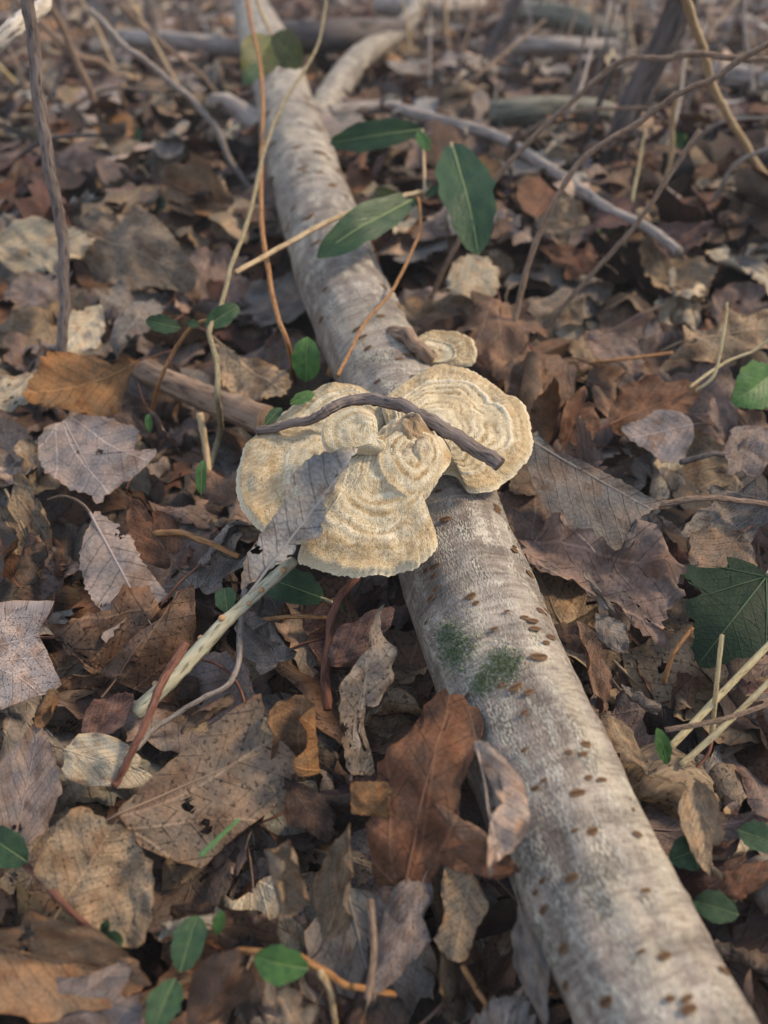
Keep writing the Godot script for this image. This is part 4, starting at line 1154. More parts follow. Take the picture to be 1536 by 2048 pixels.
		["scrap", Vector3(-0.0689, 0.0220, -0.1120), Vector3(-0.0525, 0.0320, -0.1245), 0.60, Vector2(0.10, 0.60), "crumple", "pale", 57, "crumpled pale leaf scrap above the green leaves in the lower left"],
		["tulip", Vector3(-0.0320, 0.0440, -0.1314), Vector3(-0.0262, 0.0340, -0.1114), 1.20, Vector2(-0.10, 0.30), "tube", "tan", 58, "beige curled leaf with a dark opening below the big speckled leaf"],
		["oval", Vector3(-0.0185, 0.0160, -0.1144), Vector3(-0.0075, 0.0460, -0.1385), 0.42, Vector2(-0.70, 0.90), "right", "tan", 59, "narrow beige leaf standing behind the curled beige leaf"],
		["oval", Vector3(-0.1225, 0.0260, -0.1103), Vector3(-0.0682, 0.0220, -0.1004), 0.50, Vector2(0.00, 0.70), "trough", "orange", 60, "brown leaf with an upturned orange rim in the lower left corner"],
		["tulip", Vector3(-0.1021, 0.0200, -0.0876), Vector3(-0.0667, 0.0260, -0.0962), 0.70, Vector2(0.00, 0.50), "flat", "mauve", 61, "mauve brown leaf along the bottom edge left of the green oval leaves"],
		["oval", Vector3(-0.0560, 0.0200, -0.0876), Vector3(-0.0382, 0.0400, -0.1019), 0.55, Vector2(0.20, 0.70), "tent", "brown", 62, "peaked brown leaf at the bottom edge right of the green oval leaf"],
		["oval", Vector3(-0.1249, 0.0180, -0.1394), Vector3(-0.1249, 0.0300, -0.1843), 0.50, Vector2(0.30, 0.50), "flat", "mauve", 63, "mauve brown leaf at the left edge under the coiled loop leaf"],
		["maple", Vector3(-0.0242, 0.0180, -0.0856), Vector3(-0.0302, 0.0300, -0.0989), 0.80, Vector2(0.00, 0.60), "wave", "tan", 64, "tan lobed leaf at the bottom edge under the green trailing stem"],
		["oval", Vector3(-0.0714, 0.0220, -0.3138), Vector3(-0.0951, 0.0300, -0.3343), 0.50, Vector2(0.00, 0.60), "droop", "rust", 65, "rust brown leaf between the vine foot and the left fungus fan"],
		["maple", Vector3(-0.0806, 0.0180, -0.2621), Vector3(-0.0693, 0.0300, -0.3047), 0.70, Vector2(0.00, 0.60), "crumple", "grey", 66, "crumpled grey leaf under the left fungus fan"],
		["oval", Vector3(-0.0930, 0.0220, -0.2735), Vector3(-0.1189, 0.0300, -0.3083), 0.50, Vector2(0.00, 0.60), "right", "rust", 67, "curled rust leaf under the tip of the large mauve leaf"],
		["maple", Vector3(-0.0422, 0.0160, -0.2225), Vector3(-0.0614, 0.0240, -0.2536), 0.80, Vector2(0.00, 0.50), "crumple", "grey", 68, "broken grey skeleton leaf behind the pale knobbly stick"],
		["oval", Vector3(0.1081, 0.0200, -0.1268), Vector3(0.1285, 0.0260, -0.1355), 0.50, Vector2(0.00, 0.60), "droop", "rust", 69, "brown leaf drooping over the right edge beside the lower green leaves"],
		["oval", Vector3(0.1065, 0.0220, -0.4424), Vector3(0.0660, 0.0200, -0.3900), 0.60, Vector2(0.00, 0.60), "flat", "brown", 70, "brown leaf under the rolled orange tube leaf"],
		["maple", Vector3(0.1483, 0.0240, -0.5600), Vector3(0.1118, 0.0200, -0.5915), 0.70, Vector2(0.00, 0.70), "wave", "rust", 71, "rusty lobed leaf in the middle distance right of the hanging green leaf"],
		["tulip", Vector3(0.1127, 0.0300, -0.5943), Vector3(0.1410, 0.0520, -0.6024), 0.90, Vector2(-0.20, 1.30), "wave", "tan", 72, "tan broad leaf standing upright behind the hanging green leaf"],
		["oval", Vector3(0.1915, 0.0240, -0.5992), Vector3(0.2365, 0.0300, -0.6110), 0.60, Vector2(0.00, 0.80), "tent", "plum", 73, "reddish leaf in the upper right near the pale curved branch"],
		["lance", Vector3(-0.0510, 0.0560, -0.2247), Vector3(-0.0096, 0.1000, -0.2568), 1.00, Vector2(0.10, 0.55), "plain", "slate", 80, "grey veined leaf with a toothed edge lying across the fungus fans", PackedVector2Array([Vector2(-0.103, 0.892), Vector2(-0.176, 0.813), Vector2(-0.197, 0.680), Vector2(-0.150, 0.522), Vector2(-0.145, 0.317), Vector2(-0.132, 0.160), Vector2(-0.047, -0.009), Vector2(-0.007, 0.139), Vector2(0.010, 0.197), Vector2(0.075, 0.321), Vector2(0.022, 0.398), Vector2(0.107, 0.468), Vector2(0.131, 0.514), Vector2(0.079, 0.563), Vector2(0.068, 0.614), Vector2(0.022, 0.654), Vector2(0.025, 0.728), Vector2(0.016, 0.780), Vector2(0.002, 0.875), Vector2(-0.001, 1.006)])],
		["tulip", Vector3(-0.0241, -0.0073, -0.1300), Vector3(-0.0781, -0.0220, -0.1026), 0.94, Vector2(0.88, -0.15), "left", "mauve", 1002, "mauve brown curled broad leaf beside the beige curled leaf"],
		["tulip", Vector3(-0.2297, -0.0057, -0.5686), Vector3(-0.1731, -0.0126, -0.5924), 0.63, Vector2(-0.20, -0.03), "tipdown", "mauve", 1004, "small mauve brown broad leaf right of the knotted grey stem"],
		["round", Vector3(0.0961, 0.0091, -0.2296), Vector3(0.1480, -0.0220, -0.1890), 0.82, Vector2(-0.33, 0.85), "right", "tan", 1009, "large tan curled round leaf left of the long yellow straws"],
		["round", Vector3(-0.1274, -0.0220, -0.5515), Vector3(-0.0573, -0.0143, -0.5674), 0.64, Vector2(0.69, -0.27), "dome", "tan", 1012, "tan round leaf right of the vine leaf pair"],
		["maple", Vector3(0.0319, -0.0007, -0.1218), Vector3(0.0499, -0.0220, -0.0632), 0.75, Vector2(1.32, -0.24), "tipdown", "rust", 1013, "rusty brown lobed leaf below the light tan holed leaf"],
		["oval", Vector3(0.1877, 0.0095, -0.2483), Vector3(0.1243, -0.0206, -0.2118), 0.63, Vector2(-0.26, 0.45), "wave", "mauve", 1014, "small mauve brown oval leaf upper right of the long yellow straws"],
		["oak", Vector3(-0.1073, -0.0003, -0.3777), Vector3(-0.1284, -0.0125, -0.3391), 0.55, Vector2(0.02, -0.35), "left", "rust", 1018, "rusty brown curled oak leaf right of the large mauve lobed leaf"],
		["maple", Vector3(-0.0832, -0.0220, -0.2498), Vector3(-0.0594, 0.0055, -0.2937), 0.86, Vector2(0.20, -0.51), "crumple", "brown", 1026, "brown crumpled lobed leaf beside the pale knobbly stick"],
		["oval", Vector3(0.1363, -0.0220, -0.1986), Vector3(0.1073, 0.0056, -0.2533), 0.65, Vector2(0.43, -0.26), "right", "brown", 1031, "small brown curled oval leaf below the dark maple leaf"],
		["oval", Vector3(0.2319, -0.0141, -0.5396), Vector3(0.2731, -0.0016, -0.5695), 0.84, Vector2(0.61, 0.19), "cup", "mauve", 1033, "mauve brown cupped oval leaf above the oak leaf at right"],
		["tulip", Vector3(0.1250, -0.0100, -0.2228), Vector3(0.1701, 0.0040, -0.1890), 0.82, Vector2(-0.27, -0.08), "right", "mauve", 1037, "small mauve brown curled broad leaf right of the long yellow straws"],
		["oval", Vector3(0.0226, -0.0220, -0.5561), Vector3(0.0493, 0.0026, -0.4856), 0.63, Vector2(-0.49, 0.95), "tip", "mauve", 1040, "small mauve brown curled tip oval leaf above the small bracket fungus"],
		["maple", Vector3(-0.2032, -0.0066, -0.3758), Vector3(-0.2221, -0.0012, -0.2957), 0.83, Vector2(0.32, -0.48), "cup", "grey", 1041, "grey cupped lobed leaf left of the large mauve lobed leaf"],
		["scrap", Vector3(0.0081, -0.0166, -0.1533), Vector3(0.0524, -0.0175, -0.1071), 0.67, Vector2(-0.96, 0.24), "trough", "grey", 1043, "small grey folded torn leaf right of the light tan holed leaf"],
		["maple", Vector3(-0.0312, 0.0021, -0.1888), Vector3(0.0055, -0.0212, -0.1502), 0.78, Vector2(-0.01, 0.67), "left", "brown", 1044, "brown curled lobed leaf below the tall torn grey leaf"],
		["oval", Vector3(0.0824, -0.0220, -0.3168), Vector3(0.1579, -0.0156, -0.3118), 0.90, Vector2(-0.20, 0.20), "cup", "pink", 1045, "pinkish tan cupped oval leaf lower right of the large smooth grey leaf"],
		["oval", Vector3(-0.0846, -0.0025, -0.2160), Vector3(-0.0870, -0.0130, -0.1663), 0.56, Vector2(0.87, 0.38), "dome", "grey", 1046, "small grey oval leaf left of the big speckled leaf"],
		["maple", Vector3(0.1591, -0.0052, -0.8573), Vector3(0.2119, 0.0083, -0.8505), 0.58, Vector2(-0.15, 0.35), "left", "brown", 1049, "small brown curled lobed leaf upper right of the long pale curved branch"],
		["oval", Vector3(-0.1496, 0.0051, -0.3547), Vector3(-0.1557, -0.0129, -0.2904), 0.74, Vector2(0.20, -0.39), "cup", "dark", 1054, "large dark brown cupped oval leaf below the large mauve lobed leaf"],
		["maple", Vector3(-0.0933, 0.0264, -0.2426), Vector3(-0.1365, -0.0220, -0.2065), 0.86, Vector2(0.79, 0.15), "wave", "brown", 1060, "large brown lobed leaf below the long mauve leaf"],
		["oval", Vector3(-0.1158, -0.0040, -0.1715), Vector3(-0.0467, -0.0037, -0.1916), 0.65, Vector2(0.54, 0.90), "tent", "tan", 1061, "tan folded oval leaf upper left of the big speckled leaf"],
		["tulip", Vector3(0.0051, -0.0174, -0.2092), Vector3(-0.0529, 0.0026, -0.2658), 0.74, Vector2(0.51, 0.49), "trough", "brown", 1066, "large brown folded broad leaf beside the tall torn grey leaf"],
		["oval", Vector3(0.3011, -0.0032, -0.5870), Vector3(0.2769, -0.0003, -0.6481), 0.79, Vector2(0.48, 0.16), "tip", "grey", 1073, "grey curled tip oval leaf above the oak leaf at right"],
		["maple", Vector3(-0.1121, 0.0092, -0.1555), Vector3(-0.1382, -0.0158, -0.1166), 0.89, Vector2(0.98, 0.02), "right", "grey", 1075, "grey curled lobed leaf upper left of the red stemmed seedling"],
		["oak", Vector3(-0.1518, -0.0219, -0.1806), Vector3(-0.1433, -0.0004, -0.2554), 0.73, Vector2(-0.24, -0.28), "crumple", "brown", 1085, "brown crumpled oak leaf lower right of the pale grey toothed leaf"],
		["maple", Vector3(-0.1400, 0.0076, -0.2399), Vector3(-0.0893, -0.0220, -0.1889), 0.66, Vector2(0.03, -0.22), "droop", "brown", 1087, "brown lobed leaf lower right of the pale grey toothed leaf"],
		["tulip", Vector3(-0.2425, 0.0082, -0.4506), Vector3(-0.2439, -0.0220, -0.5176), 0.93, Vector2(0.93, -0.43), "left", "tan", 1088, "tan curled broad leaf left of the orange cupped leaf"],
		["oval", Vector3(-0.1024, -0.0061, -0.2266), Vector3(-0.0501, -0.0032, -0.1877), 0.81, Vector2(-0.08, -0.07), "trough", "mauve", 1089, "large mauve brown folded oval leaf below the pale knobbly stick"],
		["oval", Vector3(-0.0410, -0.0082, -0.2561), Vector3(-0.0627, -0.0089, -0.3002), 0.83, Vector2(0.22, 0.33), "left", "grey", 1093, "grey curled oval leaf upper right of the pale knobbly stick"],
		["maple", Vector3(0.1673, 0.0086, -0.4837), Vector3(0.1411, -0.0163, -0.4162), 0.63, Vector2(0.50, 0.77), "cup", "mauve", 1094, "mauve brown cupped lobed leaf left of the crossed straws"],
		["tulip", Vector3(0.0320, 0.0066, -0.1969), Vector3(-0.0219, -0.0220, -0.2086), 0.79, Vector2(0.36, -0.33), "tip", "rust", 1098, "rusty brown curled tip broad leaf upper left of the rust brown lobed leaf"],
		["maple", Vector3(-0.0160, -0.0180, -0.0995), Vector3(-0.0657, -0.0033, -0.1546), 0.55, Vector2(0.07, 0.92), "left", "dark", 1100, "small dark brown curled lobed leaf left of the beige curled leaf"],
		["round", Vector3(-0.0417, -0.0046, -0.2373), Vector3(-0.0880, -0.0213, -0.2292), 0.85, Vector2(-0.35, -0.17), "wave", "mauve", 1101, "mauve brown round leaf lower right of the pale knobbly stick"],
		["maple", Vector3(-0.0771, -0.0080, -0.3010), Vector3(-0.0618, -0.0055, -0.3783), 0.69, Vector2(0.57, -0.60), "scroll", "mauve", 1107, "mauve brown rolled lobed leaf lower left of the left fungus fan"],
		["maple", Vector3(-0.1242, -0.0025, -0.4978), Vector3(-0.1789, -0.0165, -0.4487), 0.55, Vector2(0.11, -0.14), "left", "mauve", 1112, "mauve brown curled lobed leaf below the vine leaf pair"],
		["maple", Vector3(0.1043, -0.0045, -0.2599), Vector3(0.0925, -0.0115, -0.1824), 0.55, Vector2(0.18, 0.01), "cup", "mauve", 1115, "mauve brown cupped lobed leaf below the dark maple leaf"],
		["oval", Vector3(0.0807, -0.0071, -0.4555), Vector3(0.0386, 0.0055, -0.5244), 0.69, Vector2(0.57, 0.46), "left", "rust", 1116, "rusty brown curled oval leaf right of the small bracket fungus"],
		["oak", Vector3(-0.1371, 0.0076, -0.3355), Vector3(-0.1795, -0.0185, -0.2971), 0.79, Vector2(-0.04, 0.67), "right", "brown", 1117, "brown curled oak leaf below the large mauve lobed leaf"],
		["maple", Vector3(-0.1495, -0.0049, -0.5096), Vector3(-0.1984, 0.0048, -0.5197), 0.70, Vector2(-0.14, 0.32), "crumple", "mauve", 1122, "mauve brown crumpled lobed leaf left of the vine leaf pair"],
		["oval", Vector3(-0.1866, -0.0084, -0.4368), Vector3(-0.2443, 0.0025, -0.3979), 0.70, Vector2(0.23, -0.06), "right", "mauve", 1123, "mauve brown curled oval leaf left of the orange cupped leaf"],
		["tulip", Vector3(0.0148, -0.0141, -0.5325), Vector3(0.0696, 0.0060, -0.5319), 0.74, Vector2(-0.84, 0.70), "cup", "tan", 1124, "tan cupped broad leaf above the small bracket fungus"],
		["oval", Vector3(-0.1245, -0.0139, -0.3517), Vector3(-0.1650, 0.0105, -0.3851), 0.60, Vector2(-0.61, 0.38), "cup", "pale", 1125, "small pale cupped oval leaf right of the large mauve lobed leaf"],
		["scrap", Vector3(0.1684, -0.0004, -0.2609), Vector3(0.0962, -0.0033, -0.2344), 0.55, Vector2(0.06, 1.39), "tent", "tan", 1126, "tan folded torn leaf left of the ivy leaf"],
		["round", Vector3(-0.2428, -0.0220, -0.3869), Vector3(-0.1677, -0.0126, -0.3686), 0.91, Vector2(0.23, -0.21), "tip", "tan", 1128, "tan curled tip round leaf left of the large mauve lobed leaf"],
		["oval", Vector3(-0.1728, 0.0164, -0.7227), Vector3(-0.2276, 0.0162, -0.6965), 0.65, Vector2(-0.08, -0.13), "tent", "tan", 1137, "small tan folded oval leaf left of the orange edged trough leaf"],
		["oval", Vector3(-0.0083, -0.0055, -0.7545), Vector3(0.0106, 0.0281, -0.7282), 0.59, Vector2(-0.56, -0.04), "right", "brown", 1138, "small brown curled oval leaf left of the hanging green leaf"],
		["tulip", Vector3(0.0182, 0.0181, -0.1436), Vector3(-0.0395, -0.0220, -0.1570), 0.59, Vector2(0.42, 0.27), "dome", "mauve", 1140, "mauve brown broad leaf left of the light tan holed leaf"],
		["oak", Vector3(-0.0372, -0.0083, -0.2103), Vector3(-0.0600, -0.0060, -0.1330), 0.74, Vector2(0.31, -0.62), "tip", "mauve", 1154, "small mauve brown curled tip oak leaf below the big speckled leaf"],
		["round", Vector3(-0.1013, -0.0022, -0.4360), Vector3(-0.1735, -0.0035, -0.4406), 0.69, Vector2(1.05, 1.14), "droop", "grey", 1160, "grey round leaf left of the broken branch"],
		["scrap", Vector3(0.0685, -0.0220, -0.2970), Vector3(0.1172, 0.0219, -0.3490), 0.62, Vector2(-0.40, -0.40), "cup", "mauve", 1164, "mauve brown cupped torn leaf above the large smooth grey leaf"],
		["oak", Vector3(-0.1920, -0.0181, -0.3285), Vector3(-0.1692, -0.0129, -0.3904), 0.84, Vector2(0.67, 0.47), "droop", "grey", 1168, "small grey oak leaf left of the large mauve lobed leaf"],
		["round", Vector3(-0.0355, -0.0008, -0.1543), Vector3(0.0067, -0.0220, -0.1905), 0.75, Vector2(-0.44, -0.75), "right", "plum", 1172, "purplish brown curled round leaf left of the rust brown lobed leaf"],
		["maple", Vector3(-0.2145, -0.0220, -0.2946), Vector3(-0.1378, 0.0001, -0.2894), 0.65, Vector2(0.74, 0.32), "wave", "mauve", 1185, "mauve brown lobed leaf above the pale grey toothed leaf"],
		["oval", Vector3(0.1426, -0.0066, -0.1540), Vector3(0.1217, -0.0095, -0.2144), 0.88, Vector2(0.14, 0.19), "left", "tan", 1187, "tan curled oval leaf below the long yellow straws"],
		["round", Vector3(-0.0361, 0.0001, -0.2831), Vector3(-0.0082, -0.0119, -0.2218), 0.82, Vector2(1.31, 0.55), "dome", "pink", 1191, "pinkish tan round leaf upper left of the tall torn grey leaf"],
		["scrap", Vector3(-0.1383, 0.0219, -0.1524), Vector3(-0.1450, -0.0220, -0.0955), 0.72, Vector2(-0.42, 0.64), "wave", "brown", 1194, "small brown torn leaf above the lower left corner"],
		["oval", Vector3(0.0129, -0.0220, -0.8638), Vector3(-0.0083, 0.0033, -0.8875), 0.66, Vector2(-0.16, -0.08), "dome", "tan", 1196, "small tan oval leaf left of the hanging green leaf"],
		["round", Vector3(0.1268, 0.0032, -0.1931), Vector3(0.1529, -0.0110, -0.2695), 0.78, Vector2(-0.10, 0.48), "left", "tan", 1200, "tan curled round leaf beside the long yellow straws"],
		["oval", Vector3(-0.0418, -0.0133, -0.1406), Vector3(-0.0286, 0.0089, -0.0654), 0.70, Vector2(0.18, -0.29), "right", "dark", 1206, "dark brown curled oval leaf lower left of the bottom green oval leaf"],
		["tulip", Vector3(-0.0488, -0.0102, -0.1683), Vector3(0.0346, -0.0084, -0.1762), 0.60, Vector2(0.18, -0.78), "left", "dark", 1207, "dark brown curled broad leaf above the beige curled leaf"],
		["maple", Vector3(-0.1797, -0.0079, -0.4839), Vector3(-0.2463, -0.0220, -0.4999), 0.91, Vector2(-0.09, 0.02), "tip", "tan", 1208, "small tan curled tip lobed leaf above the orange cupped leaf"],
		["oval", Vector3(0.1589, -0.0220, -0.4369), Vector3(0.2086, 0.0218, -0.3961), 0.93, Vector2(-0.07, 0.57), "tipdown", "mauve", 1210, "large mauve brown oval leaf beside the crossed straws"],
		["maple", Vector3(0.0871, -0.0063, -0.1818), Vector3(0.1335, -0.0049, -0.1300), 0.76, Vector2(0.69, -0.00), "tip", "pale", 1215, "small pale curled tip lobed leaf beside the lower green leaves at right"],
		["oval", Vector3(-0.0670, -0.0157, -0.1749), Vector3(-0.0682, 0.0129, -0.1102), 0.56, Vector2(-0.28, -0.93), "wave", "dark", 1216, "large dark brown oval leaf right of the red stemmed seedling"],
		["oval", Vector3(-0.3126, -0.0138, -0.5675), Vector3(-0.2605, 0.0000, -0.6144), 0.90, Vector2(0.07, 0.11), "cup", "grey", 1218, "small grey cupped oval leaf left of the knotted grey stem"],
		["oak", Vector3(-0.1713, -0.0090, -0.5061), Vector3(-0.2406, -0.0220, -0.5090), 0.92, Vector2(0.14, 0.39), "trough", "rust", 1219, "small rusty brown folded oak leaf lower right of the knotted grey stem"],
		["oak", Vector3(0.1847, 0.0161, -0.6522), Vector3(0.1222, 0.0188, -0.6272), 0.88, Vector2(-0.42, 1.01), "cup", "mauve", 1223, "small mauve brown cupped oak leaf lower left of the yellow straw standing upright"],
		["oval", Vector3(0.0678, -0.0085, -0.1240), Vector3(-0.0099, -0.0217, -0.0993), 0.64, Vector2(0.74, 0.46), "left", "dark", 1224, "dark brown curled oval leaf lower right of the light tan holed leaf"],
		["tulip", Vector3(-0.0803, -0.0126, -0.3177), Vector3(-0.1459, 0.0067, -0.2867), 0.92, Vector2(-0.98, 0.35), "dome", "mauve", 1228, "mauve brown broad leaf right of the long mauve leaf"],
		["maple", Vector3(-0.1290, 0.0163, -0.3988), Vector3(-0.1051, -0.0220, -0.3847), 0.58, Vector2(-1.53, 0.05), "right", "mauve", 1231, "mauve brown curled lobed leaf lower left of the broken branch"],
		["oval", Vector3(-0.0984, -0.0058, -0.4553), Vector3(-0.1560, -0.0152, -0.4865), 0.71, Vector2(0.03, 0.10), "left", "mauve", 1233, "mauve brown curled oval leaf above the broken branch"],
		["scrap", Vector3(-0.1788, -0.0022, -0.4375), Vector3(-0.1849, -0.0096, -0.3664), 0.83, Vector2(-0.71, -0.47), "scroll", "mauve", 1236, "small mauve brown rolled torn leaf below the orange cupped leaf"],
		["maple", Vector3(0.1429, 0.0055, -0.3538), Vector3(0.1303, -0.0092, -0.4229), 0.78, Vector2(-0.04, 0.37), "dome", "grey", 1238, "grey lobed leaf below the pale round toothed leaf"],
		["oval", Vector3(-0.0541, 0.0138, -0.2032), Vector3(-0.0443, -0.0152, -0.1333), 0.66, Vector2(-0.04, -0.09), "droop", "pale", 1239, "large pale oval leaf right of the big speckled leaf"],
		["maple", Vector3(0.0126, 0.0145, -0.6791), Vector3(0.0114, 0.0170, -0.6142), 0.65, Vector2(-0.21, 0.40), "left", "pale", 1241, "pale curled lobed leaf left of the hanging green leaf"],
		["scrap", Vector3(-0.0666, 0.0035, -0.4760), Vector3(-0.0691, -0.0081, -0.4231), 0.84, Vector2(0.91, -0.41), "tip", "tan", 1242, "small tan curled tip torn leaf lower left of the green shoot leaf"],
		["oval", Vector3(-0.1715, -0.0001, -0.4325), Vector3(-0.1033, -0.0094, -0.4308), 0.87, Vector2(0.68, 0.77), "tip", "brown", 1248, "brown curled tip oval leaf left of the broken branch"],
		["maple", Vector3(-0.1204, 0.0109, -0.5907), Vector3(-0.1254, -0.0144, -0.5109), 0.85, Vector2(0.10, -0.12), "tip", "mauve", 1249, "large mauve brown curled tip lobed leaf above the vine leaf pair"],
		["scrap", Vector3(-0.1250, 0.0093, -0.4237), Vector3(-0.1940, -0.0184, -0.3856), 0.61, Vector2(-1.76, 1.06), "tent", "dark", 1250, "small dark brown folded torn leaf left of the broken branch"],
		["scrap", Vector3(0.1375, -0.0220, -0.1653), Vector3(0.1320, -0.0063, -0.2341), 0.83, Vector2(-0.45, 0.14), "trough", "brown", 1253, "brown folded torn leaf lower right of the long yellow straws"],
		["tulip", Vector3(-0.0318, 0.0083, -0.2408), Vector3(0.0058, -0.0157, -0.2754), 0.73, Vector2(0.76, 0.67), "trough", "plum", 1254, "purplish brown folded broad leaf above the tall torn grey leaf"],
		["tulip", Vector3(0.1478, 0.0048, -0.1391), Vector3(0.1506, -0.0064, -0.2008), 0.62, Vector2(0.27, 0.47), "left", "mauve", 1255, "mauve brown curled broad leaf above the lower green leaves at right"],
		["maple", Vector3(-0.0976, -0.0056, -0.3240), Vector3(-0.0357, -0.0000, -0.3092), 0.58, Vector2(-0.16, -0.47), "left", "tan", 1263, "tan curled lobed leaf lower left of the left fungus fan"],
		["tulip", Vector3(-0.0960, -0.0157, -0.3694), Vector3(-0.1343, -0.0006, -0.3937), 0.89, Vector2(-0.82, -0.19), "tip", "mauve", 1266, "mauve brown curled tip broad leaf lower left of the broken branch"],
		["scrap", Vector3(-0.1849, -0.0220, -0.5682), Vector3(-0.2308, 0.0023, -0.6082), 0.60, Vector2(0.51, 0.59), "right", "brown", 1267, "brown curled torn leaf upper right of the knotted grey stem"],
		["oval", Vector3(-0.0163, -0.0035, -0.3171), Vector3(-0.0108, -0.0161, -0.2523), 0.77, Vector2(-1.01, -0.22), "right", "grey", 1272, "small grey curled oval leaf below the front fungus fan"],
		["round", Vector3(-0.1988, -0.0098, -0.9339), Vector3(-0.1497, 0.0228, -0.9035), 0.63, Vector2(-0.14, 0.05), "trough", "pale", 1278, "pale folded round leaf beside the grey bending twig"],
		["maple", Vector3(-0.0696, -0.0074, -0.1733), Vector3(0.0068, -0.0001, -0.1405), 0.63, Vector2(-0.46, 0.18), "tent", "tan", 1285, "tan folded lobed leaf right of the beige curled leaf"],
		["tulip", Vector3(-0.0700, -0.0220, -0.5101), Vector3(-0.0899, -0.0144, -0.5898), 0.59, Vector2(-0.22, 0.57), "crumple", "mauve", 1291, "small mauve brown crumpled broad leaf upper left of the green shoot leaf"],
		["oval", Vector3(-0.0453, -0.0148, -0.1398), Vector3(-0.0086, -0.0094, -0.1013), 0.92, Vector2(0.10, 1.24), "right", "tan", 1299, "tan curled oval leaf lower right of the beige curled leaf"],
		["scrap", Vector3(-0.1187, 0.0039, -0.2899), Vector3(-0.1441, -0.0116, -0.2411), 0.68, Vector2(0.29, -0.24), "tipdown", "rust", 1301, "rusty brown torn leaf lower left of the long mauve leaf"],
		["oval", Vector3(0.0897, -0.0058, -0.2253), Vector3(0.0696, -0.0054, -0.3005), 0.72, Vector2(0.11, -0.39), "cup", "tan", 1306, "large tan cupped oval leaf lower left of the dark maple leaf"],
		["oval", Vector3(-0.1005, -0.0058, -0.5322), Vector3(-0.0352, 0.0042, -0.5725), 0.66, Vector2(0.18, 0.08), "cup", "grey", 1307, "large grey cupped oval leaf upper left of the green shoot leaf"],
		["tulip", Vector3(0.0890, 0.0018, -0.6214), Vector3(0.0575, -0.0047, -0.5940), 0.85, Vector2(0.15, 0.15), "droop", "tan", 1308, "tan broad leaf right of the round pale tan leaf"],
		["oval", Vector3(-0.1275, -0.0094, -0.3081), Vector3(-0.0703, 0.0047, -0.2600), 0.70, Vector2(-0.68, 1.01), "tent", "mauve", 1311, "mauve brown folded oval leaf above the pale knobbly stick"],
		["maple", Vector3(-0.2405, -0.0047, -0.4984), Vector3(-0.2002, -0.0077, -0.4496), 0.59, Vector2(0.33, -0.33), "tipdown", "mauve", 1322, "mauve brown lobed leaf lower left of the knotted grey stem"],
		["oval", Vector3(-0.0826, -0.0220, -0.5808), Vector3(-0.1413, -0.0078, -0.5559), 0.93, Vector2(0.36, 0.12), "cup", "brown", 1335, "small brown cupped oval leaf upper right of the vine leaf pair"],
		["oval", Vector3(0.0192, 0.0123, -0.1524), Vector3(-0.0537, -0.0199, -0.1670), 0.77, Vector2(-0.82, 0.98), "scroll", "dark", 1337, "dark brown rolled oval leaf upper right of the beige curled leaf"],
		["maple", Vector3(0.1596, -0.0312, -1.3031), Vector3(0.1038, -0.0551, -1.3123), 0.72, Vector2(-0.13, 0.59), "left", "mauve", 1341, "small mauve brown curled lobed leaf upper left of the short mossy log"],
		["oval", Vector3(-0.1697, -0.0141, -0.2786), Vector3(-0.1799, -0.0001, -0.2089), 0.65, Vector2(-0.64, -0.35), "trough", "grey", 1346, "grey folded oval leaf above the pale grey toothed leaf"],
		["oval", Vector3(0.0635, -0.0084, -0.5378), Vector3(-0.0084, -0.0030, -0.5658), 0.70, Vector2(0.73, 0.53), "wave", "mauve", 1347, "mauve brown oval leaf left of the round pale tan leaf"],
		["tulip", Vector3(0.1345, 0.0380, -0.7428), Vector3(0.1687, -0.0138, -0.7368), 0.82, Vector2(0.02, -0.24), "trough", "pale", 1354, "pale folded broad leaf beside the long pale curved branch"],
		["oval", Vector3(0.1419, -0.0150, -0.0680), Vector3(0.1088, -0.0187, -0.1304), 0.55, Vector2(-1.39, 0.59), "left", "rust", 1355, "rusty brown curled oval leaf beside the lower right corner"],
		["maple", Vector3(-0.3511, -0.0098, -0.8926), Vector3(-0.4000, 0.0271, -0.8959), 0.72, Vector2(0.29, -0.38), "scroll", "grey", 1356, "small grey rolled lobed leaf below the top left corner"],
		["maple", Vector3(-0.1180, -0.0022, -0.4121), Vector3(-0.1254, -0.0068, -0.3532), 0.59, Vector2(0.36, 0.37), "crumple", "dark", 1362, "dark brown crumpled lobed leaf lower left of the broken branch"],
		["maple", Vector3(-0.1443, 0.0183, -0.2351), Vector3(-0.1979, -0.0220, -0.2855), 0.55, Vector2(0.36, 0.71), "tent", "grey", 1364, "grey folded lobed leaf upper right of the pale grey toothed leaf"],
		["maple", Vector3(-0.0580, -0.0076, -0.3329), Vector3(-0.1180, 0.0070, -0.3263), 0.93, Vector2(0.46, -0.20), "wave", "mauve", 1365, "mauve brown lobed leaf left of the left fungus fan"],
		["maple", Vector3(-0.1218, 0.0160, -0.4724), Vector3(-0.1414, -0.0188, -0.5330), 0.86, Vector2(0.19, 0.44), "cup", "tan", 1366, "tan cupped lobed leaf beside the vine leaf pair"],
		["maple", Vector3(-0.1880, 0.0152, -0.3320), Vector3(-0.1522, -0.0220, -0.2769), 0.58, Vector2(0.09, 0.81), "left", "tan", 1367, "large tan curled lobed leaf lower left of the large mauve lobed leaf"],
		["oval", Vector3(-0.1156, 0.0038, -0.1253), Vector3(-0.1730, -0.0163, -0.1758), 0.91, Vector2(0.16, 0.09), "dome", "brown", 1375, "brown oval leaf left of the red stemmed seedling"],
		["oval", Vector3(0.2576, -0.0097, -0.6865), Vector3(0.2760, 0.0195, -0.6393), 0.67, Vector2(-0.16, 0.31), "tipdown", "grey", 1376, "small grey oval leaf below the arching tan vine"],
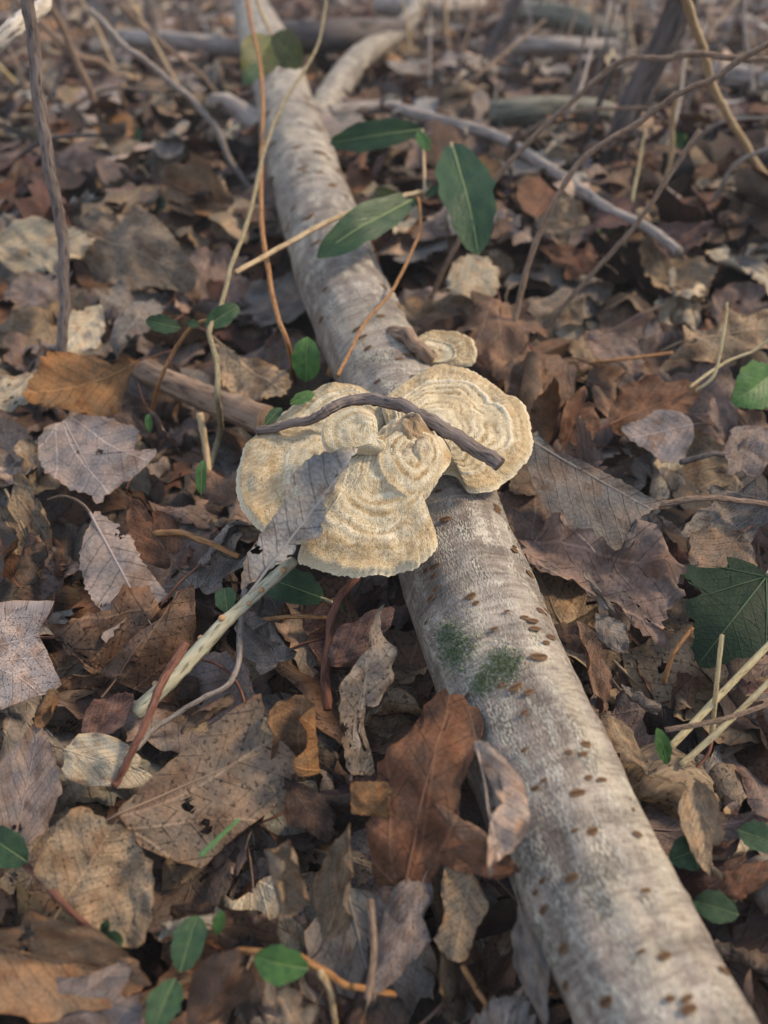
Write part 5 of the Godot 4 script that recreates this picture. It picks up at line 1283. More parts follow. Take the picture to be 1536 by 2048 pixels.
		["scrap", Vector3(0.1095, -0.0195, -0.5698), Vector3(0.1750, -0.0185, -0.5505), 0.82, Vector2(0.90, 0.60), "left", "pale", 1377, "pale curled torn leaf right of the foot of the tall brown twig"],
		["maple", Vector3(-0.1048, -0.0054, -0.5798), Vector3(-0.1273, -0.0220, -0.5232), 0.65, Vector2(0.49, 0.63), "trough", "plum", 1383, "purplish brown folded lobed leaf upper right of the vine leaf pair"],
		["tulip", Vector3(-0.1013, -0.0036, -0.2566), Vector3(-0.1412, -0.0029, -0.2028), 0.63, Vector2(0.34, 0.61), "right", "tan", 1385, "small tan curled broad leaf lower right of the pale grey toothed leaf"],
		["oval", Vector3(0.1415, -0.0209, -1.1000), Vector3(0.0988, -0.0023, -1.0728), 0.81, Vector2(-0.27, 0.65), "left", "brown", 1386, "small brown curled oval leaf left of the short mossy log"],
		["oval", Vector3(-0.1315, -0.0067, -0.3934), Vector3(-0.1976, -0.0057, -0.4127), 0.65, Vector2(0.42, 1.10), "tipdown", "mauve", 1387, "mauve brown oval leaf upper right of the large mauve lobed leaf"],
		["tulip", Vector3(-0.1273, -0.0061, -0.2331), Vector3(-0.0644, -0.0055, -0.2195), 0.69, Vector2(-0.01, 0.18), "scroll", "dark", 1391, "dark brown rolled broad leaf lower left of the pale knobbly stick"],
		["oval", Vector3(0.0980, -0.0220, -0.3674), Vector3(0.1421, 0.0059, -0.4106), 0.63, Vector2(0.43, 0.24), "tent", "mauve", 1392, "mauve brown folded oval leaf above the large smooth grey leaf"],
		["maple", Vector3(0.2621, -0.0149, -0.6212), Vector3(0.2098, 0.0148, -0.6318), 0.69, Vector2(0.53, 0.53), "droop", "mauve", 1393, "small mauve brown lobed leaf above the oak leaf at right"],
		["oval", Vector3(-0.1588, 0.0037, -0.8188), Vector3(-0.2033, 0.0088, -0.7816), 0.84, Vector2(-0.30, -0.13), "trough", "grey", 1395, "small grey folded oval leaf below the grey bending twig"],
		["scrap", Vector3(-0.1270, -0.0155, -0.5488), Vector3(-0.1989, 0.0047, -0.5406), 0.90, Vector2(0.36, 0.30), "droop", "grey", 1399, "grey torn leaf left of the vine leaf pair"],
		["scrap", Vector3(-0.1391, 0.0035, -0.1689), Vector3(-0.0695, -0.0104, -0.2132), 0.84, Vector2(-0.02, 0.29), "crumple", "pale", 1401, "large pale crumpled torn leaf left of the big speckled leaf"],
		["oval", Vector3(-0.0764, -0.0080, -0.2420), Vector3(-0.0301, -0.0105, -0.2103), 0.89, Vector2(-0.37, 0.06), "left", "tan", 1404, "small tan curled oval leaf lower right of the pale knobbly stick"],
		["scrap", Vector3(-0.1423, 0.0066, -0.6364), Vector3(-0.1762, 0.0179, -0.6639), 0.84, Vector2(0.57, 0.46), "left", "brown", 1406, "brown curled torn leaf lower left of the orange edged trough leaf"],
		["round", Vector3(-0.0369, -0.0160, -0.3581), Vector3(-0.1042, -0.0002, -0.4059), 0.57, Vector2(0.16, -0.10), "left", "grey", 1411, "grey curled round leaf upper left of the left fungus fan"],
		["scrap", Vector3(-0.0301, 0.0062, -0.4696), Vector3(-0.0893, -0.0070, -0.4653), 0.89, Vector2(0.17, 0.55), "right", "mauve", 1414, "mauve brown curled torn leaf beside the green shoot leaf"],
		["round", Vector3(0.1180, 0.0067, -0.5617), Vector3(0.1670, -0.0086, -0.5810), 0.80, Vector2(-0.12, 0.52), "left", "grey", 1416, "grey curled round leaf right of the foot of the tall brown twig"],
		["maple", Vector3(-0.2044, -0.0038, -0.4031), Vector3(-0.1908, -0.0063, -0.4722), 0.73, Vector2(0.13, -0.41), "right", "dark", 1417, "dark brown curled lobed leaf lower left of the orange cupped leaf"],
		["oval", Vector3(0.0665, -0.0220, -0.3533), Vector3(0.1342, 0.0082, -0.3656), 0.74, Vector2(0.44, -0.17), "scroll", "mauve", 1418, "mauve brown rolled oval leaf above the large smooth grey leaf"],
		["scrap", Vector3(-0.0671, -0.0220, -0.2734), Vector3(-0.1181, 0.0033, -0.3064), 0.58, Vector2(0.11, 0.18), "tip", "plum", 1420, "small purplish brown curled tip torn leaf right of the long mauve leaf"],
		["oak", Vector3(0.0996, -0.0157, -0.1460), Vector3(0.1349, 0.0005, -0.2028), 0.82, Vector2(0.51, -0.26), "wave", "grey", 1425, "grey oak leaf below the long yellow straws"],
		["maple", Vector3(0.1575, -0.0010, -0.2065), Vector3(0.0924, -0.0220, -0.2188), 0.77, Vector2(-0.42, -0.27), "trough", "plum", 1428, "small purplish brown folded lobed leaf beside the long yellow straws"],
		["oval", Vector3(0.1345, 0.0109, -0.1074), Vector3(0.1406, -0.0220, -0.1779), 0.70, Vector2(-0.76, 0.30), "crumple", "grey", 1430, "grey crumpled oval leaf right of the lower green leaves at right"],
		["scrap", Vector3(0.1960, 0.0118, -0.6259), Vector3(0.2223, -0.0161, -0.5645), 0.93, Vector2(-0.12, -0.05), "cup", "tan", 1431, "large tan cupped torn leaf below the yellow straw standing upright"],
		["round", Vector3(0.0913, -0.0100, -0.1357), Vector3(0.1707, 0.0038, -0.1241), 0.83, Vector2(0.58, 0.46), "dome", "plum", 1437, "large purplish brown round leaf beside the lower green leaves at right"],
		["maple", Vector3(0.0881, 0.0225, -0.9589), Vector3(0.0466, -0.0128, -0.9214), 0.79, Vector2(0.05, 0.37), "tip", "brown", 1440, "brown curled tip lobed leaf above the hanging green leaf"],
		["tulip", Vector3(-0.0279, 0.0031, -0.0940), Vector3(-0.0701, -0.0220, -0.0898), 0.69, Vector2(-0.43, 0.96), "crumple", "pink", 1448, "pinkish tan crumpled broad leaf below the bottom green oval leaf"],
		["tulip", Vector3(0.1890, -0.0008, -0.3730), Vector3(0.1270, -0.0091, -0.3603), 0.91, Vector2(0.39, 0.35), "right", "tan", 1452, "large tan curled broad leaf lower right of the pale round toothed leaf"],
		["maple", Vector3(0.1073, -0.0052, -0.2101), Vector3(0.0682, -0.0104, -0.1654), 0.81, Vector2(0.30, -0.05), "cup", "mauve", 1454, "mauve brown cupped lobed leaf left of the long yellow straws"],
		["scrap", Vector3(-0.0346, 0.0022, -0.2300), Vector3(0.0345, -0.0159, -0.2236), 0.60, Vector2(0.07, 0.79), "right", "dark", 1455, "small dark brown curled torn leaf left of the tall torn grey leaf"],
		["tulip", Vector3(0.2057, 0.0016, -0.5535), Vector3(0.1288, -0.0164, -0.5242), 0.63, Vector2(0.55, -0.08), "tent", "mauve", 1456, "mauve brown folded broad leaf left of the oak leaf at right"],
		["round", Vector3(0.1693, 0.0042, -0.5506), Vector3(0.1899, -0.0118, -0.5973), 0.92, Vector2(-0.38, 0.47), "tent", "brown", 1457, "brown folded round leaf left of the oak leaf at right"],
		["round", Vector3(-0.1486, -0.0090, -0.3563), Vector3(-0.0979, -0.0220, -0.4171), 0.79, Vector2(-0.02, 0.05), "crumple", "mauve", 1460, "mauve brown crumpled round leaf right of the large mauve lobed leaf"],
		["maple", Vector3(-0.1909, 0.0013, -0.4632), Vector3(-0.2240, -0.0205, -0.5103), 0.86, Vector2(-0.14, -0.38), "crumple", "mauve", 1471, "small mauve brown crumpled lobed leaf below the knotted grey stem"],
		["oval", Vector3(-0.0685, -0.0112, -0.1089), Vector3(-0.0258, -0.0175, -0.1698), 0.89, Vector2(0.01, 0.71), "tipdown", "tan", 1474, "tan oval leaf below the big speckled leaf"],
		["tulip", Vector3(0.0253, -0.0081, -0.1400), Vector3(0.0255, -0.0029, -0.0853), 0.66, Vector2(0.43, 1.09), "trough", "tan", 1475, "large tan folded broad leaf below the light tan holed leaf"],
		["round", Vector3(0.1320, 0.0014, -0.1978), Vector3(0.1945, -0.0124, -0.2413), 0.84, Vector2(0.12, -0.01), "cup", "dark", 1476, "dark brown cupped round leaf beside the long yellow straws"],
		["maple", Vector3(-0.0447, 0.0043, -0.1362), Vector3(-0.0376, -0.0178, -0.0822), 0.70, Vector2(0.01, 0.31), "right", "pale", 1480, "large pale curled lobed leaf below the beige curled leaf"],
		["oval", Vector3(-0.1785, -0.0171, -0.3215), Vector3(-0.1569, -0.0102, -0.2642), 0.68, Vector2(-0.86, 0.32), "tipdown", "rust", 1481, "rusty brown oval leaf left of the long mauve leaf"],
		["scrap", Vector3(-0.1990, 0.0110, -0.3200), Vector3(-0.1951, -0.0153, -0.2583), 0.95, Vector2(-0.19, 0.91), "wave", "rust", 1486, "rusty brown torn leaf above the pale grey toothed leaf"],
		["maple", Vector3(0.0313, -0.0036, -0.2227), Vector3(-0.0395, -0.0054, -0.2261), 0.79, Vector2(0.14, 0.41), "scroll", "tan", 1487, "large tan rolled lobed leaf right of the tall torn grey leaf"],
		["scrap", Vector3(0.1455, -0.0133, -0.3185), Vector3(0.2192, -0.0021, -0.3508), 0.70, Vector2(-0.31, 0.64), "crumple", "mauve", 1490, "small mauve brown crumpled torn leaf above the ivy leaf"],
		["oval", Vector3(0.1585, -0.0163, -0.2622), Vector3(0.1154, 0.0001, -0.3045), 0.83, Vector2(-0.51, 0.13), "wave", "plum", 1493, "purplish brown oval leaf upper left of the ivy leaf"],
		["oak", Vector3(-0.0799, 0.0099, -0.6470), Vector3(-0.1052, -0.0220, -0.5931), 0.77, Vector2(0.32, 0.28), "left", "rust", 1497, "rusty brown curled oak leaf lower right of the orange edged trough leaf"],
		["scrap", Vector3(-0.5375, -0.0480, -1.3255), Vector3(-0.4835, -0.0383, -1.3205), 0.83, Vector2(-0.26, 0.49), "wave", "rust", 1503, "small rusty brown torn leaf below the top left corner"],
		["maple", Vector3(-0.0593, -0.0220, -0.5222), Vector3(-0.1245, -0.0067, -0.5189), 0.58, Vector2(-0.17, -0.07), "left", "plum", 1505, "purplish brown curled lobed leaf right of the vine leaf pair"],
		["scrap", Vector3(-0.0098, -0.0097, -0.2182), Vector3(-0.0254, -0.0017, -0.1733), 0.90, Vector2(1.83, -0.21), "tent", "grey", 1517, "small grey folded torn leaf left of the rust brown lobed leaf"],
		["scrap", Vector3(-0.0031, 0.0085, -0.0753), Vector3(-0.0081, -0.0167, -0.1201), 0.60, Vector2(-0.18, 0.28), "crumple", "plum", 1521, "small purplish brown crumpled torn leaf lower right of the bottom green oval leaf"],
		["scrap", Vector3(-0.0045, -0.0220, -0.2344), Vector3(-0.0204, 0.0014, -0.2929), 0.89, Vector2(-0.28, -1.00), "trough", "mauve", 1523, "mauve brown folded torn leaf below the front fungus fan"],
		["oval", Vector3(-0.0750, -0.0220, -0.1814), Vector3(-0.1417, -0.0050, -0.2173), 0.87, Vector2(-0.60, 0.24), "wave", "rust", 1527, "rusty brown oval leaf lower left of the pale knobbly stick"],
		["scrap", Vector3(-0.1993, 0.0156, -0.7873), Vector3(-0.1866, -0.0103, -0.7431), 0.70, Vector2(0.31, 0.35), "tip", "pink", 1530, "small pinkish tan curled tip torn leaf left of the orange edged trough leaf"],
		["oval", Vector3(-0.0854, 0.0032, -0.3267), Vector3(-0.1095, -0.0157, -0.2773), 0.75, Vector2(0.12, -0.11), "left", "grey", 1538, "small grey curled oval leaf left of the left fungus fan"],
		["oak", Vector3(-0.0748, 0.0097, -0.4741), Vector3(-0.1160, -0.0150, -0.4203), 0.85, Vector2(0.36, 0.20), "tent", "mauve", 1540, "mauve brown folded oak leaf upper right of the broken branch"],
		["scrap", Vector3(0.2443, -0.0220, -0.3714), Vector3(0.1954, 0.0131, -0.4186), 0.68, Vector2(-0.21, -0.21), "droop", "rust", 1542, "rusty brown torn leaf below the bright ivy at the right edge"],
		["oval", Vector3(-0.0495, 0.0067, -0.1392), Vector3(-0.0789, -0.0220, -0.2031), 0.95, Vector2(-0.59, 0.55), "right", "mauve", 1544, "mauve brown curled oval leaf left of the beige curled leaf"],
		["scrap", Vector3(-0.1855, -0.0017, -0.3493), Vector3(-0.2522, 0.0010, -0.4009), 0.85, Vector2(-0.72, -0.83), "cup", "pink", 1546, "pinkish tan cupped torn leaf left of the large mauve lobed leaf"],
		["maple", Vector3(-0.0754, 0.0079, -0.2729), Vector3(-0.1335, -0.0096, -0.2898), 0.71, Vector2(-0.44, -0.69), "right", "grey", 1548, "grey curled lobed leaf right of the long mauve leaf"],
		["maple", Vector3(-0.0786, -0.0022, -0.0684), Vector3(-0.0664, -0.0113, -0.1475), 0.61, Vector2(0.68, -0.19), "tipdown", "plum", 1552, "purplish brown lobed leaf lower right of the red stemmed seedling"],
		["oval", Vector3(0.0931, -0.0031, -0.5581), Vector3(0.1432, -0.0075, -0.6157), 0.72, Vector2(-0.29, -0.13), "cup", "grey", 1553, "grey cupped oval leaf above the foot of the tall brown twig"],
		["oval", Vector3(-0.0660, 0.0097, -0.2598), Vector3(-0.1004, -0.0220, -0.2888), 0.80, Vector2(-0.31, 0.29), "right", "brown", 1555, "brown curled oval leaf beside the pale knobbly stick"],
		["oval", Vector3(0.0148, 0.0047, -0.0976), Vector3(0.0573, -0.0060, -0.1350), 0.57, Vector2(-1.00, -0.12), "wave", "brown", 1557, "large brown oval leaf below the light tan holed leaf"],
		["scrap", Vector3(0.0398, -0.0097, -0.1323), Vector3(0.0354, 0.0095, -0.0613), 0.60, Vector2(-0.30, -0.03), "tip", "grey", 1559, "large grey curled tip torn leaf left of the near end of the log"],
		["oval", Vector3(0.1207, 0.0082, -0.4407), Vector3(0.1807, -0.0220, -0.4425), 0.94, Vector2(0.29, 0.57), "wave", "rust", 1560, "rusty brown oval leaf upper left of the pale round toothed leaf"],
		["round", Vector3(-0.0333, -0.0203, -0.1415), Vector3(-0.0589, 0.0175, -0.0758), 0.83, Vector2(-0.12, 0.16), "right", "rust", 1564, "rusty brown curled round leaf left of the bottom green oval leaf"],
		["round", Vector3(-0.2880, 0.0001, -0.5882), Vector3(-0.2554, -0.0037, -0.5183), 0.81, Vector2(1.08, -0.25), "tipdown", "rust", 1572, "small rusty brown round leaf left of the knotted grey stem"],
		["scrap", Vector3(0.0738, -0.0051, -0.2272), Vector3(0.0994, 0.0031, -0.2684), 0.77, Vector2(0.32, -0.38), "tipdown", "brown", 1584, "brown torn leaf below the dark maple leaf"],
		["maple", Vector3(-0.0671, -0.0082, -0.3780), Vector3(-0.1371, -0.0026, -0.3991), 0.61, Vector2(-0.12, 0.06), "tipdown", "brown", 1585, "brown lobed leaf below the broken branch"],
		["oval", Vector3(0.1082, -0.0099, -0.1964), Vector3(0.1601, -0.0018, -0.2344), 0.86, Vector2(-0.50, -0.29), "tipdown", "brown", 1589, "brown oval leaf below the long yellow straws"],
		["oval", Vector3(-0.0125, 0.0194, -0.1301), Vector3(0.0062, -0.0220, -0.0761), 0.58, Vector2(0.08, 0.44), "right", "grey", 1593, "large grey curled oval leaf right of the bottom green oval leaf"],
		["maple", Vector3(-0.1932, 0.0331, -0.7807), Vector3(-0.1810, -0.0006, -0.7429), 0.69, Vector2(-0.20, -0.49), "tipdown", "pale", 1596, "pale lobed leaf below the grey bending twig"],
		["oval", Vector3(-0.0811, -0.0014, -0.1972), Vector3(-0.0792, -0.0206, -0.1455), 0.69, Vector2(0.42, 1.14), "tip", "mauve", 1597, "small mauve brown curled tip oval leaf upper left of the big speckled leaf"],
		["scrap", Vector3(0.1154, -0.0220, -0.1627), Vector3(0.1222, -0.0065, -0.0886), 0.80, Vector2(0.19, -0.34), "tip", "brown", 1604, "brown curled tip torn leaf above the lower right corner"],
		["round", Vector3(-0.0614, -0.0125, -0.3791), Vector3(-0.1094, 0.0116, -0.4093), 0.55, Vector2(1.12, -0.28), "tipdown", "brown", 1612, "brown round leaf lower right of the broken branch"],
		["maple", Vector3(-0.1526, 0.0009, -0.2183), Vector3(-0.0772, -0.0041, -0.2401), 0.68, Vector2(-0.09, -0.46), "dome", "mauve", 1613, "mauve brown lobed leaf lower right of the pale grey toothed leaf"],
		["maple", Vector3(-0.1517, 0.0015, -0.2144), Vector3(-0.0954, -0.0114, -0.1751), 0.82, Vector2(0.45, -0.69), "tip", "grey", 1618, "large grey curled tip lobed leaf below the pale grey toothed leaf"],
		["oval", Vector3(-0.1117, -0.0090, -0.4097), Vector3(-0.1437, -0.0179, -0.3359), 0.74, Vector2(0.30, -0.29), "tipdown", "tan", 1619, "small tan oval leaf below the broken branch"],
		["oval", Vector3(0.1888, 0.0095, -0.9048), Vector3(0.1382, -0.0045, -0.8847), 0.79, Vector2(-0.59, 0.11), "droop", "tan", 1622, "small tan oval leaf beside the short mossy log"],
		["maple", Vector3(0.2477, 0.0079, -0.6173), Vector3(0.3072, -0.0129, -0.5654), 0.57, Vector2(0.06, -0.02), "scroll", "pale", 1623, "pale rolled lobed leaf above the oak leaf at right"],
		["scrap", Vector3(-0.0648, 0.0206, -0.1290), Vector3(-0.0121, -0.0220, -0.0868), 0.84, Vector2(-0.31, 1.14), "cup", "brown", 1634, "large brown cupped torn leaf left of the bottom green oval leaf"],
		["scrap", Vector3(0.2489, -0.0220, -0.4881), Vector3(0.2367, -0.0076, -0.5632), 0.90, Vector2(-0.24, -0.03), "left", "rust", 1644, "small rusty brown curled torn leaf beside the oak leaf at right"],
		["round", Vector3(-0.1973, -0.0006, -0.3198), Vector3(-0.1807, -0.0181, -0.2535), 0.73, Vector2(-0.97, -0.43), "wave", "dark", 1647, "dark brown round leaf above the pale grey toothed leaf"],
		["maple", Vector3(0.2384, -0.0220, -0.5871), Vector3(0.1851, -0.0099, -0.5488), 0.69, Vector2(-0.25, 0.26), "trough", "pale", 1648, "small pale folded lobed leaf upper left of the oak leaf at right"],
		["maple", Vector3(-0.0334, 0.0048, -0.2644), Vector3(-0.0362, -0.0162, -0.2000), 0.68, Vector2(0.39, -0.01), "tip", "brown", 1649, "brown curled tip lobed leaf right of the pale knobbly stick"],
		["oval", Vector3(-0.0061, -0.0073, -0.0558), Vector3(-0.0117, 0.0018, -0.1235), 0.58, Vector2(-0.15, 0.51), "left", "dark", 1650, "large dark brown curled oval leaf right of the bottom green oval leaf"],
		["round", Vector3(0.1895, 0.0056, -0.3438), Vector3(0.1782, -0.0116, -0.2648), 0.74, Vector2(-0.52, 1.09), "left", "brown", 1652, "brown curled round leaf above the ivy leaf"],
		["tulip", Vector3(-0.0624, -0.0043, -0.2154), Vector3(-0.0148, 0.0001, -0.1841), 0.59, Vector2(0.03, 0.11), "droop", "grey", 1656, "grey broad leaf left of the tall torn grey leaf"],
		["tulip", Vector3(-0.2162, -0.0029, -0.9566), Vector3(-0.2325, 0.0166, -0.9115), 0.87, Vector2(-1.05, 0.26), "tipdown", "tan", 1662, "small tan broad leaf beside the grey bending twig"],
		["maple", Vector3(0.1139, -0.0121, -0.2042), Vector3(0.1172, 0.0103, -0.2561), 0.88, Vector2(-0.39, -0.57), "trough", "brown", 1664, "brown folded lobed leaf left of the long yellow straws"],
		["tulip", Vector3(0.1498, -0.0153, -0.3244), Vector3(0.1533, 0.0064, -0.3982), 0.74, Vector2(0.84, -0.23), "left", "pale", 1665, "pale curled broad leaf below the pale round toothed leaf"],
		["maple", Vector3(-0.0911, -0.0123, -0.1224), Vector3(-0.1273, -0.0018, -0.1977), 0.92, Vector2(-0.05, 1.27), "dome", "brown", 1667, "brown lobed leaf lower left of the big speckled leaf"],
		["maple", Vector3(0.1428, -0.0220, -0.1857), Vector3(0.1264, -0.0176, -0.1170), 0.87, Vector2(1.25, 0.57), "cup", "mauve", 1675, "small mauve brown cupped lobed leaf above the lower green leaves at right"],
		["maple", Vector3(0.0636, -0.0157, -0.1653), Vector3(0.1354, 0.0133, -0.1543), 0.60, Vector2(0.35, -0.01), "right", "mauve", 1678, "large mauve brown curled lobed leaf above the lower green leaves at right"],
		["maple", Vector3(0.0903, -0.0076, -0.4898), Vector3(0.1277, -0.0199, -0.5296), 0.86, Vector2(0.41, 0.84), "tent", "brown", 1681, "brown folded lobed leaf lower right of the foot of the tall brown twig"],
		["round", Vector3(0.2045, -0.0220, -0.5072), Vector3(0.2078, -0.0023, -0.5725), 0.95, Vector2(-0.34, -0.01), "scroll", "pale", 1685, "pale rolled round leaf upper left of the oak leaf at right"],
		["scrap", Vector3(-0.1853, -0.0155, -0.4034), Vector3(-0.2221, 0.0098, -0.4741), 0.95, Vector2(-0.58, 0.10), "scroll", "dark", 1687, "dark brown rolled torn leaf left of the orange cupped leaf"],
		["maple", Vector3(0.0335, 0.0035, -0.2856), Vector3(-0.0310, -0.0220, -0.2497), 0.73, Vector2(-0.23, 0.98), "right", "brown", 1689, "brown curled lobed leaf below the front fungus fan"],
		["scrap", Vector3(0.2029, -0.0083, -0.5163), Vector3(0.2051, -0.0028, -0.5977), 0.78, Vector2(-0.07, -0.29), "crumple", "pale", 1694, "pale crumpled torn leaf upper left of the oak leaf at right"],
		["maple", Vector3(-0.0697, -0.0106, -0.3659), Vector3(-0.0911, -0.0092, -0.3204), 0.88, Vector2(0.42, -0.57), "crumple", "dark", 1696, "small dark brown crumpled lobed leaf left of the left fungus fan"],
		["round", Vector3(0.0592, -0.0220, -0.1873), Vector3(0.1119, 0.0108, -0.1519), 0.64, Vector2(0.00, -0.01), "crumple", "tan", 1697, "large tan crumpled round leaf lower left of the long yellow straws"],
		["scrap", Vector3(0.1506, 0.0031, -0.4896), Vector3(0.2245, -0.0220, -0.4889), 0.95, Vector2(-0.22, 0.33), "tip", "dark", 1698, "dark brown curled tip torn leaf left of the oak leaf at right"],
		["oak", Vector3(0.0878, -0.0187, -0.1174), Vector3(0.1577, 0.0154, -0.1184), 0.88, Vector2(0.09, 0.15), "scroll", "dark", 1701, "large dark brown rolled oak leaf above the lower right corner"],
		["maple", Vector3(-0.0287, -0.0102, -0.1888), Vector3(0.0312, -0.0104, -0.2228), 0.73, Vector2(0.74, 0.13), "dome", "tan", 1702, "tan lobed leaf below the tall torn grey leaf"],
		["round", Vector3(-0.2345, 0.0121, -0.5420), Vector3(-0.2031, -0.0149, -0.4740), 0.83, Vector2(-0.07, -0.11), "left", "tan", 1705, "large tan curled round leaf lower left of the knotted grey stem"],
		["tulip", Vector3(0.1294, -0.0062, -0.4814), Vector3(0.0898, 0.0033, -0.4201), 0.73, Vector2(0.21, -0.07), "scroll", "brown", 1728, "small brown rolled broad leaf lower right of the foot of the tall brown twig"],
		["oak", Vector3(0.2947, -0.0113, -0.7571), Vector3(0.2866, 0.0419, -0.7335), 0.55, Vector2(-0.07, 0.32), "right", "brown", 1734, "brown curled oak leaf beside the arching tan vine"],
		["maple", Vector3(0.1249, -0.0063, -0.3762), Vector3(0.1940, -0.0158, -0.3623), 0.89, Vector2(-0.11, -0.14), "cup", "brown", 1735, "small brown cupped lobed leaf lower left of the pale round toothed leaf"],
		["maple", Vector3(-0.0449, 0.0046, -0.1574), Vector3(-0.1008, -0.0048, -0.1487), 0.70, Vector2(0.34, -0.09), "crumple", "brown", 1738, "brown crumpled lobed leaf lower right of the big speckled leaf"],
		["oval", Vector3(-0.3681, -0.0322, -1.0338), Vector3(-0.3716, 0.0170, -1.0646), 0.70, Vector2(0.34, 0.51), "scroll", "grey", 1741, "grey rolled oval leaf below the top left corner"],
		["oak", Vector3(0.1014, 0.0131, -0.4030), Vector3(0.0617, -0.0220, -0.3553), 0.57, Vector2(0.23, 0.63), "scroll", "plum", 1744, "small purplish brown rolled oak leaf right of the right fungus fan"],
		["oval", Vector3(0.0051, -0.0124, -0.1780), Vector3(0.0470, -0.0007, -0.1382), 0.81, Vector2(-0.19, -0.20), "right", "mauve", 1750, "mauve brown curled oval leaf lower left of the twisted pink strip"],
		["oval", Vector3(-0.0128, -0.0122, -0.0901), Vector3(-0.0481, -0.0003, -0.1243), 0.91, Vector2(0.54, -0.58), "droop", "grey", 1753, "grey oval leaf lower left of the bottom green oval leaf"],
		["scrap", Vector3(0.1336, -0.0087, -0.5194), Vector3(0.1275, -0.0065, -0.4487), 0.77, Vector2(0.13, 0.67), "wave", "tan", 1754, "tan torn leaf right of the foot of the tall brown twig"],
	]


# ---------------------------------------------------------------- sticks, stems and far logs
func stick(called: String, label: String, category: String, group: String, m: String, pts: Array, r0: float, r1: float, knots: float, id: int, sides := 8, rings := 0) -> MeshInstance3D:
	var p := PackedVector3Array()
	var at: Vector3 = pts[0]
	for q in pts:
		p.append(q - at)
	var o := obj(called, tube(p, r0, r1, sides, 8, knots, .16, id, rings), wood_mats[m])
	o.position = at
	tag(o, label, category, group)
	return o


# small corky leaf scars on a stick
func bud_scars(on: Node3D, spots: Array):
	var shapes := []
	for k in 3:
		var ball := SphereMesh.new()
		ball.radius = .0011 + .0002 * k
		ball.height = .0019 + .0003 * k
		ball.radial_segments = 12
		ball.rings = 6
		shapes.append(ball)
	var cork := mat(Color(.36, .215, .11), .8)
	for k in spots.size():
		var o := obj("leaf_scar", shapes[k % 3], cork, on)
		o.position = spots[k]


